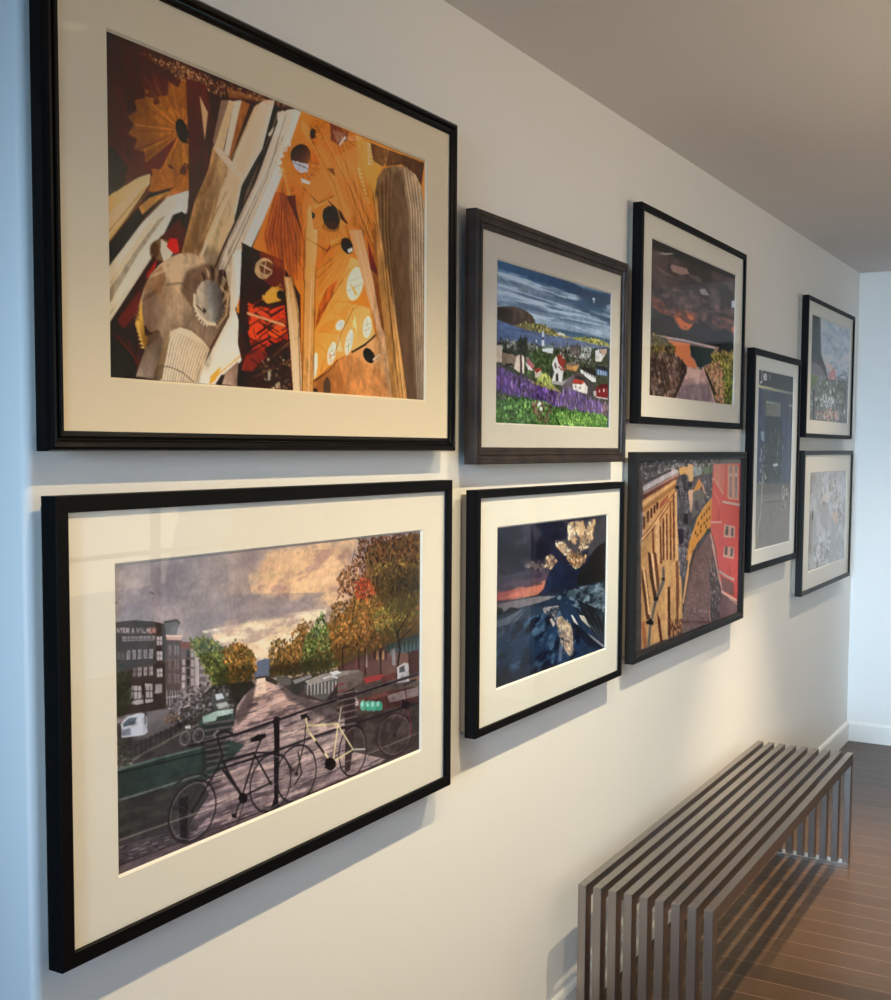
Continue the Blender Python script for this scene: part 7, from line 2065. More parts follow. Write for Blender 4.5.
PRINTS['C'] = {'res': (190, 210), 'gain': ((2.015, 2.177, 2.526), (1.104, 1.21, 1.475), (0.899, 0.993, 1.29), (0.782, 0.855, 1.116)), 'haze': (0.0112, 0.0116, 0.0113), 'matted': True, 'tex': (0.16, 0.74), 'ops': [
("P",([-1,-1,657,-1,657,357,-1,357],"3c4c6c"),{}),
("P",([1,-10,687,7,693,151,-2,201],"284e72"),{"c2": "7e94ae","g": (189,-4,147,132)}),
("P",([11,-7,657,14,658,48,439,38,12,41],"1c466e"),{"c2": "243c60","g": (15,0,647,26),"a": 0.9,"soft": 5}),
("C",([1,-10,687,7,692,128,-3,145],"8ea6bc",240,14,0.46,0.6,41,0.01,0.7),{}),
("C",([2,30,688,22,692,128,-4,114],"b8c4d0",200,9,0.5,0.62,42,-0.0,0.8),{}),
("C",([1,2,688,14,691,98,-4,102],"2c4464",180,12,0.5,0.62,43,0.0,0.55),{}),
("L",([15,34,190,39,369,45],3.2,"c4d0dc"),{"a": 0.55}),
("L",([16,56,214,62,458,68],3.2,"c4d0dc"),{"a": 0.55}),
("L",([191,75,370,70,513,70],3.2,"c4d0dc"),{"a": 0.55}),
("L",([336,94,477,91,650,90],3.2,"c4d0dc"),{"a": 0.55}),
("L",([270,87,440,77,629,81],3.2,"c4d0dc"),{"a": 0.55}),
("L",([406,108,591,118],3.2,"c4d0dc"),{"a": 0.55}),
("P",([311,103,660,93,661,123,442,123,304,121],"9cb0c4"),{"a": 0.6,"soft": 8}),
("P",([530,28,547,26,549,32,534,34],"e8f4f8"),{}),  # small lamp reflection on the glass, painted into the sky
("P",([536,36,546,35,546,38,536,39],"c4d8e4"),{}),
("P",([626,36,653,30,652,44,628,47],"a8b8c8"),{"a": 0.8}),
("P",([4,132,88,134,287,124,657,123,658,139,443,169,5,200],"3c5484"),{"c2": "5c6c98","g": (45,141,535,148)}),
("P",([287,123,460,121,657,124,658,131,406,136],"2c5474"),{}),
("N",([4,132,287,124,657,123,659,154,5,200],0.3,30,4,44,-0.02),{}),
("P",([10,104,44,99,94,94,146,97,184,105,201,117,196,125,88,137,45,133,10,131],"2c1e1a"),{"c2": "4a3428","g": (58,102,117,128)}),
("N",([10,104,94,94,201,117,192,127,10,131],0.6,10,30,45,0.0),{}),
("P",([10,104,94,94,184,105,146,102,58,102],"5c4838"),{"a": 0.6,"soft": 2}),
("P",([91,135,196,122,239,120,287,126,321,133,406,136,372,141,239,140,117,139],"6c6428"),{"c2": "8c8438","g": (117,134,354,134)}),
("D",([102,134,231,121,389,136,239,139],["8c7c34","4c4c20","a89844","3c3c1c"],120,4,1.6,-0.0,46),{}),
("P",([321,133,337,130,363,132,363,136,329,137],"d8d4c8"),{}),
("P",([406,136,487,129,572,127,658,135,658,142,516,141,415,140],"8c8c2c"),{"c2": "a8a03c","g": (442,134,632,137)}),
("D",([415,136,572,127,652,135,516,139],["6c6c24","b4a83c","4c5020"],80,4,1.5,-0.0,47),{}),
("P",([1,181,118,169,272,173,443,154,642,150,648,290,275,275,19,242,5,231],"2c3a22"),{"c2": "4c5038","g": (46,196,538,242)}),
("D",([4,175,642,146,646,248,411,263,235,257,19,233],["24301c","3c4c28","1c2416","4c5a34","5c5444","343c30"],520,6,1,0,48),{}),
("D",([217,178,314,181,290,220,218,244,142,242,148,202],["3c5c28","2c4420","587434"],150,6,1,0,49),{}),
("P",([341,255,409,227,445,218,538,242,637,275,539,275,411,270,359,265],"6c6064"),{"c2": "4e4448","g": (392,235,558,263)}),
("P",([218,244,234,230,274,235,308,257,333,269,275,269],"9ca83c"),{"a": 0.9,"soft": 3}),
("D",([211,245,234,228,282,238,308,260,243,260],["a8b044","788430","c4c45c"],90,5,1,0,50),{}),
("L",([142,250,219,258,333,269,359,279],6,"9c8c3c"),{"a": 0.8}),
("P",([5,185,33,182,36,221,5,221],"b09c88"),{}),
("P",([3,181,38,176,35,183,3,186],"2c2824"),{}),
("P",([35,196,104,199,108,228,40,225],"6c5444"),{"c2": "84684e","g": (39,200,104,221)}),
("P",([38,191,111,198,123,199,111,202,35,198],"1c1814"),{}),
("P",([50,222,82,219,99,225,54,226],"14100c"),{}),
("P",([107,202,124,197,127,238,94,230],"d0b8a0"),{}),
("P",([123,197,135,197,136,240,125,239],"3c1c18"),{}),
("P",([133,198,145,199,146,237,136,238],"e0ccb4"),{}),
("P",([12,225,19,223,26,229,12,233],"4a3c34"),{}),
("P",([156,205,169,203,201,219,187,225,165,217],"b8505c"),{}),
("P",([151,212,165,216,195,229,166,229],"d8ccc4"),{}),
("P",([199,227,235,223,230,240,204,245],"c8b8a8"),{}),
("P",([196,226,230,220,238,224,210,234],"a82c24"),{}),
("P",([239,176,302,168,296,183,242,182],"d8dcdc"),{}),
("P",([237,166,297,163,305,170,239,173],"5c7468"),{}),
("P",([238,139,242,132,247,138,250,168,237,169],"e4ecf4"),{}),
("P",([237,149,248,148,249,155,237,156],"2c3c6c"),{}),
("P",([293,208,310,191,331,183,366,187,361,212,351,251,333,252,330,231,325,228,316,248,295,247,307,226],"e0dcd8"),{}),
("P",([318,186,347,181,374,197,357,216,331,204,324,194],"a03020"),{}),
("P",([306,207,314,201,323,215,315,219],"5c5854"),{}),
("L",([331,211,349,218,370,214],4,"b83c2c"),{}),
("P",([317,230,328,226,327,245,317,247],"2c2c24"),{}),
("P",([289,247,349,246,384,239,358,254,299,254],"a8a49c"),{}),
("P",([374,204,453,201,436,217,381,215],"c07c38"),{}),
("P",([370,203,408,195,460,198,450,207,409,206],"7c6454"),{}),
("P",([409,206,451,200,431,215],"d89444"),{}),
("P",([463,210,557,223,563,236,538,237,463,218],"e8e4e0"),{}),
("P",([464,202,537,204,571,220,537,220,470,209],"2c2824"),{}),
("P",([481,213,488,214,489,218,481,217],"5c5450"),{}),
("P",([497,215,504,216,504,220,497,219],"5c5450"),{}),
("P",([513,217,520,218,520,222,513,221],"5c5450"),{}),
("P",([529,219,536,220,537,225,529,223],"5c5450"),{}),
("P",([545,221,553,222,553,227,545,226],"5c5450"),{}),
("P",([563,200,640,205,639,218,564,217],"4c6c9c"),{}),
("P",([565,193,640,195,640,205,565,202],"2c3038"),{}),
("P",([573,205,581,205,581,216,574,215],"a8c0d8"),{}),
("P",([589,206,597,206,597,216,589,216],"a8c0d8"),{}),
("P",([605,206,613,207,613,216,605,216],"a8c0d8"),{}),
("P",([620,207,628,207,629,217,621,216],"a8c0d8"),{}),
("P",([415,248,482,247,508,251,505,269,446,265,418,262],"ece0d0"),{}),
("P",([420,236,476,235,493,241,479,246,415,247],"c83828"),{}),
("P",([473,246,487,241,508,252,497,266,483,263],"e8dccc"),{}),
("P",([430,251,437,251,437,256,430,256],"4c3c34"),{}),
("P",([457,253,464,252,464,258,457,258],"4c3c34"),{}),
("P",([427,226,481,225,500,238,427,234],"3c3430"),{}),
("P",([423,222,481,220,491,226,423,228],"544844"),{}),
("P",([562,252,642,241,641,275,562,273],"981c20"),{}),
("P",([558,250,606,239,642,237,642,247],"6c1418"),{}),
("P",([582,255,589,254,589,261,582,262],"e8d8d0"),{}),
("P",([611,252,619,250,620,258,612,259],"e8d8d0"),{}),
("L",([562,274,641,276],3,"d8ccc0"),{}),
("P",([545,260,566,258,564,272,549,273],"c8bcb0"),{}),
("P",([554,162,623,161,594,183,557,184],"d8d0c8"),{}),
("P",([578,152,632,147,629,160,603,166],"c8a088"),{}),
("P",([554,158,578,152,585,165,558,171],"e8e8e8"),{}),
("P",([555,188,604,183,599,189],"2c2820"),{}),
("D",([461,160,525,147,522,184,466,186],["9ca09c","6c746c","b8bcb8"],70,6,1,0,51),{}),
("P",([397,164,443,157,445,175,399,182],"6c5458"),{}),
("P",([394,157,443,152,448,158,397,166],"4c3c3c"),{}),
("D",([330,162,460,145,462,188,339,186],["3c3c34","6c6460","8c8480","2c2c24","a09890"],80,4,1.3,0,52),{}),
("D",([18,173,216,168,217,178,39,191],["24281c","6c6c64","8c8c84","1c2014"],70,6,1.2,0,53),{}),
("D",([118,165,155,162,156,195,111,192],["141c10","1c2814"],60,7,1,0,54),{}),
("D",([480,183,555,189,408,195],["2c3424","54584c","8c8c84"],50,4,1.3,0,55),{}),
("P",([3,234,47,234,134,249,219,264,333,276,393,267,465,271,540,283,638,290,639,328,276,316,4,309],"4c3470"),{"c2": "6c4c7c","g": (20,261,598,299)}),
("D",([3,234,47,236,142,250,227,267,333,276,334,297,196,295,4,303],["5c3c9c","7c4cb0","4c2c78","3c2c4c","8c5cbc","382848","6c5060"],750,3.6,3.2,1.38,56),{}),
("D",([325,277,393,260,465,271,540,283,638,290,639,325,448,318,318,315],["6c4ca8","8c64c0","7c6480","4c3864","a080c0","6c5c54"],520,3.4,3.2,1.36,57),{}),
("D",([628,287,640,287,641,328,599,322],["b88c80","8c6468"],50,4,2.5,1.35,58),{}),
("D",([4,281,106,296,196,299,197,312,4,312],["2c4020","344c28","241c2c","4c5c30"],200,5,1.2,0.2,59),{}),
("P",([0,307,121,295,197,302,326,311,448,318,639,321,641,359,1,350],"3c6c24"),{"c2": "4c8430","g": (21,311,600,344)}),
("D",([0,306,135,293,326,308,485,317,639,321,641,361,1,351],["3c7c28","2c5c1c","5ca038","78b044","244c18","1c3c14","64943c"],1500,5.5,1.3,0.25,60),{}),
("D",([318,315,639,321,641,359,344,353],["7cb83c","98c84c","5ca030"],260,5,1.2,0.14,61),{}),
("D",([189,302,293,309,277,344,197,339],["6c4438","8c5c50","4c3c24"],60,6,1.2,0.25,62),{"a": 0.8}),
("D",([228,301,237,301,238,318,228,318],["e8f0d8"],5,5,1.0,0.0,1),{}),
]}
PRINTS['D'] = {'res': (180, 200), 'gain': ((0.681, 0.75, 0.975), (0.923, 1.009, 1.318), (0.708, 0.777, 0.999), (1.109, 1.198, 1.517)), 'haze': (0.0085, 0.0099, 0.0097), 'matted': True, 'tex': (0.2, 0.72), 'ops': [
("P",([-1,-1,640,-1,640,362,-1,362],"1c2238"),{}),
("P",([-7,-6,665,3,672,180,-4,178],"20243c"),{"c2": "3c3848","g": (183,20,84,144)}),
("P",([513,7,665,3,669,104,517,104],"4a4648"),{"a": 0.9,"soft": 8}),
("C",([-1,0,513,7,343,115,2,123],"4a4654",90,30,0.48,0.66,71,0.03,0.8),{}),
("C",([-1,0,425,9,262,108,1,111],"14182c",80,30,0.5,0.62,72,0,0.8),{}),
("P",([1,111,286,117,264,148,210,170,2,160],"4c4458"),{"c2": "7c5464","g": (112,118,113,147),"a": 0.9,"soft": 4}),
("P",([5,145,113,145,263,142,252,161,218,172,114,172,6,164],"c04c44"),{"c2": "f08058","g": (56,141,157,164),"a": 0.95,"soft": 3}),
("P",([113,153,252,147,241,166,187,167,16,162],"fc7c54"),{"a": 0.7,"soft": 3}),
("C",([5,117,263,121,248,150,6,148],"3c3448",60,10,0.45,0.6,73,0.03,0.7),{}),
("P",([386,21,425,16,478,15,550,16,543,59,516,86,445,95,376,86,325,65,317,55,383,49],"6c5c50"),{"a": 0.6,"soft": 8}),
("C",([373,10,560,12,557,60,516,93,464,128,411,117,359,88,309,61,366,55],"e8b06c",34,30,0.47,0.56,74,0.19,1.0),{}),
("C",([382,14,550,16,516,82,393,91],"fce0a0",26,24,0.54,0.62,75,0.18,1.0),{}),
("C",([373,10,555,12,553,88,393,94],"4c444c",24,22,0.55,0.64,76,0,0.9),{}),
("D",([401,85,508,103,499,120,437,128,393,105],["e89848","c87c3c","6c5040","fcc878"],110,5,1.6,0.2,77),{"a": 0.8}),
("D",([262,88,294,84,318,102,311,114,247,110],["e8a45c","8c6450","fccc8c","5c4c4c"],80,5,1.8,-0.05,78),{"a": 0.8}),
("D",([155,93,254,97,247,112,148,102],["a0806c","6c5c60","3c3848"],80,5,2,0.04,79),{"a": 0.6}),
("D",([391,18,425,20,426,48,392,56],["fce0b0","e8c090"],40,5,1.6,0.27,80),{"a": 0.8}),
("D",([309,52,358,61,410,85,376,86],["f0c080","c09060","fce0b0"],50,5,1.8,0.28,81),{"a": 0.8}),
("D",([470,47,551,30,543,59,462,86],["e0a05c","a07850","fccc88"],70,5,1.8,-0.21,82),{"a": 0.7}),
("P",([285,76,321,67,363,89,368,99,326,96],"1c2440"),{"a": 0.9,"soft": 4}),
("P",([218,172,252,161,263,142,279,133,295,117,327,103,360,111,394,119,437,130,464,128,465,175,345,170],"1c2c54"),{"c2": "14203c","g": (294,111,396,175)}),
("N",([218,172,327,103,464,128,465,182],0.35,22,18,83,0.0),{}),
("P",([439,169,464,135,517,118,544,95,591,80,658,68,662,179,465,175],"140c10"),{"c2": "241414","g": (473,143,610,100)}),
("P",([-4,166,218,174,362,179,673,184,681,386,0,372],"26384c"),{"c2": "1c3454","g": (114,173,350,337)}),
("P",([3,170,114,173,218,176,329,186,249,191,114,192,3,195],"7c6c70"),{"c2": "8c8484","g": (16,181,265,186)}),
("P",([3,180,16,178,37,183,44,192,78,185,114,191,121,198,58,198,3,198],"141820"),{}),
("P",([362,182,430,179,673,184,676,275,521,228],"3c5460"),{"c2": "4c6470","g": (396,182,636,252)}),
("C",([329,176,672,180,677,279,467,233,329,196],"88a0a8",34,10,0.5,0.64,84,-0.02,0.8),{}),
("C",([329,176,672,180,677,279,467,233],"141c28",30,12,0.5,0.62,85,-0.01,0.8),{}),
("P",([3,208,51,207,114,199,158,194,101,226,45,238,4,248],"566070"),{"c2": "6c7480","g": (17,237,143,199)}),
("Hh",([158,192,79,220,4,239],[330,217,189,263,20,350],16,5,["0c1c34","3c5c7c","1c3458","5a6c80"],0.5,5,0.8),{}),
("P",([4,254,115,224,265,216,398,239,451,281,471,355,351,358,0,359],"163458"),{"c2": "1c4068","g": (46,323,331,265),"a": 0.8,"soft": 6}),
("C",([4,223,330,217,451,281,472,362,6,361],"4c7c9c",46,20,0.5,0.66,86,-0.22,0.8),{}),
("C",([4,223,330,217,469,283,472,362,6,361],"0a1830",50,22,0.48,0.62,87,-0.3,0.9),{}),
("P",([5,310,192,346,351,358,0,363],"0a1428"),{"a": 0.6,"soft": 12}),
("P",([-1,334,81,303,47,368,0,366],"0c1018"),{"a": 0.6,"soft": 8}),
("P",([449,209,578,245,677,279,680,356,562,313,486,249],"1c242e"),{"c2": "2c3a44","g": (485,227,639,327)}),
("C",([449,209,676,271,680,363,468,254],"0a0e14",40,14,0.45,0.6,88,0.42,0.9),{}),
("Hh",([432,228,523,283,635,357],[637,274,648,306,635,342],9,4,["0a0e14","4c5c68"],0.6,1,0.0),{}),
("P",([411,242,424,245,460,274,433,264],"e8dcc8"),{}),
("P",([463,248,495,255,523,279,542,292,514,281,477,262],"dccca8"),{"c2": "a89c88","g": (468,250,542,292)}),
("P",([515,301,562,319,630,349,632,356,562,328],"8c8c8c"),{}),
("P",([433,264,581,334,630,358,525,337,451,288],"0c1018"),{"a": 0.6,"soft": 5}),
("P",([246,207,289,207,342,211,338,214,297,213,266,222,254,218],"b8aca0"),{}),
("P",([290,222,306,221,327,240,316,242],"c8bcae"),{}),
("P",([287,239,298,236,319,253,307,259],"dcc8b0"),{}),
("P",([322,240,355,237,381,254,411,265,425,288,428,324,414,346,401,341,387,307,374,302,361,276,331,262],"cca87c"),{"c2": "a08874","g": (347,243,401,337)}),
("P",([356,261,381,258,412,272,408,289,373,278],"f0cc98"),{}),
("P",([372,302,396,309,409,332,401,341,375,323],"dcb084"),{}),
("P",([349,292,366,301,359,349,341,349,343,319],"6c7890"),{"a": 0.8,"soft": 3}),
("L",([366,300,400,308],5,"1c1c28"),{}),
("D",([322,240,425,270,427,341,367,332],["f0d0a0","b89470","8c7c74","dcb488"],90,5,1.6,0.86,89),{"a": 0.6}),
("D",([249,204,346,212,323,243,266,223],["8c8488","14182c","5c6878"],40,5,1.5,0,90),{"a": 0.6}),
]}
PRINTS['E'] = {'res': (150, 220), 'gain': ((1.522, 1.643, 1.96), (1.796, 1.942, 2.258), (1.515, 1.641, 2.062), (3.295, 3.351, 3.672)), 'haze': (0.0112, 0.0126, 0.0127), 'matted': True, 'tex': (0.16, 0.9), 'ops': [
("P",([-1,-1,832,-1,832,448,-1,448],"3c302c"),{}),
("P",([0,-3,851,-6,869,212,-2,243],"2a231e"),{"c2": "4c3c38","g": (349,-8,258,176)}),
("P",([0,-3,851,-6,855,36,439,24,2,32],"1a1410"),{"a": 0.9,"soft": 6}),
("C",([2,32,853,18,863,139,10,191],"5c4844",120,50,0.42,0.6,101,-0.02,0.8),{}),
("C",([3,57,854,30,867,188,11,221],"2c2220",100,40,0.48,0.62,102,-0.01,0.7),{}),
("P",([168,62,186,53,243,52,318,48,344,61,269,73,187,74],"9c7868"),{"a": 0.9,"soft": 2}),
("P",([34,80,94,80,204,88,141,92],"7c6054"),{"a": 0.8,"soft": 3}),
("P",([444,96,498,87,546,104,463,110],"98867a"),{"a": 0.9,"soft": 3}),
("P",([336,62,441,57,479,75,389,75],"645248"),{"a": 0.8,"soft": 4}),
("P",([16,165,146,177,326,175,449,174,432,198,329,235,262,229,195,204,40,203],"a44a24"),{"c2": "c85c28","g": (99,182,329,224),"a": 0.75,"soft": 6}),
("P",([227,206,344,189,432,192,338,234,278,231],"e8702c"),{"a": 0.8,"soft": 4}),
("P",([578,161,832,154,836,203,720,195,581,201],"7c4434"),{"a": 0.7,"soft": 6}),
("P",([771,187,827,173,829,203],"d8683c"),{"a": 0.8,"soft": 2}),
("C",([15,155,448,168,833,166,836,203,329,234,26,210],"3c2c2c",60,14,0.48,0.6,103,-0.02,0.8),{}),
("C",([21,119,818,119,823,180,25,200],"8c5c50",70,14,0.52,0.64,104,-0.02,0.5),{}),
("P",([10,201,32,194,85,204,147,207,203,208,253,233,295,237,346,232,397,206,442,205,464,182,487,195,524,195,582,213,641,213,719,192,783,207,829,203,830,271,664,267,14,274],"241c18"),{"c2": "1c1614","g": (71,216,585,259)}),
("P",([11,221,163,209,229,232,247,268,14,272],"2c241c"),{"a": 0.9,"soft": 3}),
("P",([279,239,469,205,583,218,566,260,297,262],"342c30"),{"a": 0.6,"soft": 5}),
("P",([10,201,32,192,85,203,116,211,12,226],"3c3c3c"),{"a": 0.7,"soft": 3}),
("P",([14,269,297,262,664,259,626,279,589,316,515,333,637,443,241,441,336,343,217,308,15,282],"6c5048"),{"c2": "8c6c64","g": (367,281,446,416)}),
("L",([74,272,297,265,615,265],5,"b8a8a0"),{"a": 0.8}),
("L",([29,271,198,269],4,"c89474"),{"a": 0.7}),
("P",([151,276,366,271,368,308,404,317,442,343,353,342,217,308],"d8743c"),{"c2": "c06840","g": (265,283,370,330)}),
("P",([232,286,349,282,352,320,283,314],"f0844c"),{"a": 0.7,"soft": 4}),
("P",([358,276,615,268,587,288,580,317,514,327,478,341,451,345,413,316,377,308],"1e2a28"),{"c2": "28322f","g": (384,279,551,319)}),
("P",([336,343,478,346,515,333,638,446,233,444],"a07868"),{"c2": "7c6468","g": (406,345,411,429)}),
("C",([336,343,515,333,638,446,233,444],"c0a090",40,30,0.48,0.62,105,0,0.6),{}),
("P",([305,400,556,382,618,444,241,441],"54484c"),{"a": 0.6,"soft": 8}),
("P",([7,270,120,273,232,291,225,313,76,318,2,328],"4a4420"),{"c2": "5c4c28","g": (44,279,201,309)}),
("D",([7,272,120,273,232,294,217,313,9,325],["5c5a24","3a3418","8c6c3c","6c4c2c","2a2614"],220,7,1.4,-0.01,106),{}),
("P",([2,328,122,315,233,312,318,334,340,360,272,407,233,442,1,443],"3c2a22"),{"c2": "4c3830","g": (47,341,272,412)}),
("D",([2,328,122,315,233,312,327,339,272,407,233,441,1,441],["5c463a","3c2a22","7c6250","241812","8c7462","4a382e"],420,9,1.3,0.12,107),{"a": 0.6}),
("N",([2,328,339,343,233,442,1,443],0.6,40,40,108,0.0),{}),
("P",([292,324,340,349,288,401,241,441,208,442,303,367],"1a100c"),{"a": 0.7,"soft": 4}),
("P",([587,282,830,264,826,443,637,443,505,336,580,317],"5a4a28"),{"c2": "3c3c1c","g": (589,305,798,401)}),
("D",([587,282,830,264,827,363,715,404,590,328],["6c6c28","8c8034","4a4a1c","a88c4c","34301a"],330,8,1.5,0.37,109),{}),
("D",([515,333,667,300,711,357,738,440,657,442],["b8845c","8c6044","d8a478","5c4030","705040"],200,8,1.5,0.31,110),{}),
("P",([506,339,538,348,635,408,626,420,525,355],"1c1410"),{}),
("D",([730,332,833,313,826,443,738,440],["4c5a20","2c3414","74742c"],130,8,1.3,0.58,111),{}),
("P",([791,95,833,88,835,111,793,117],"d8dcdc"),{}),  # bright reflection on the glass, painted into the print
]}
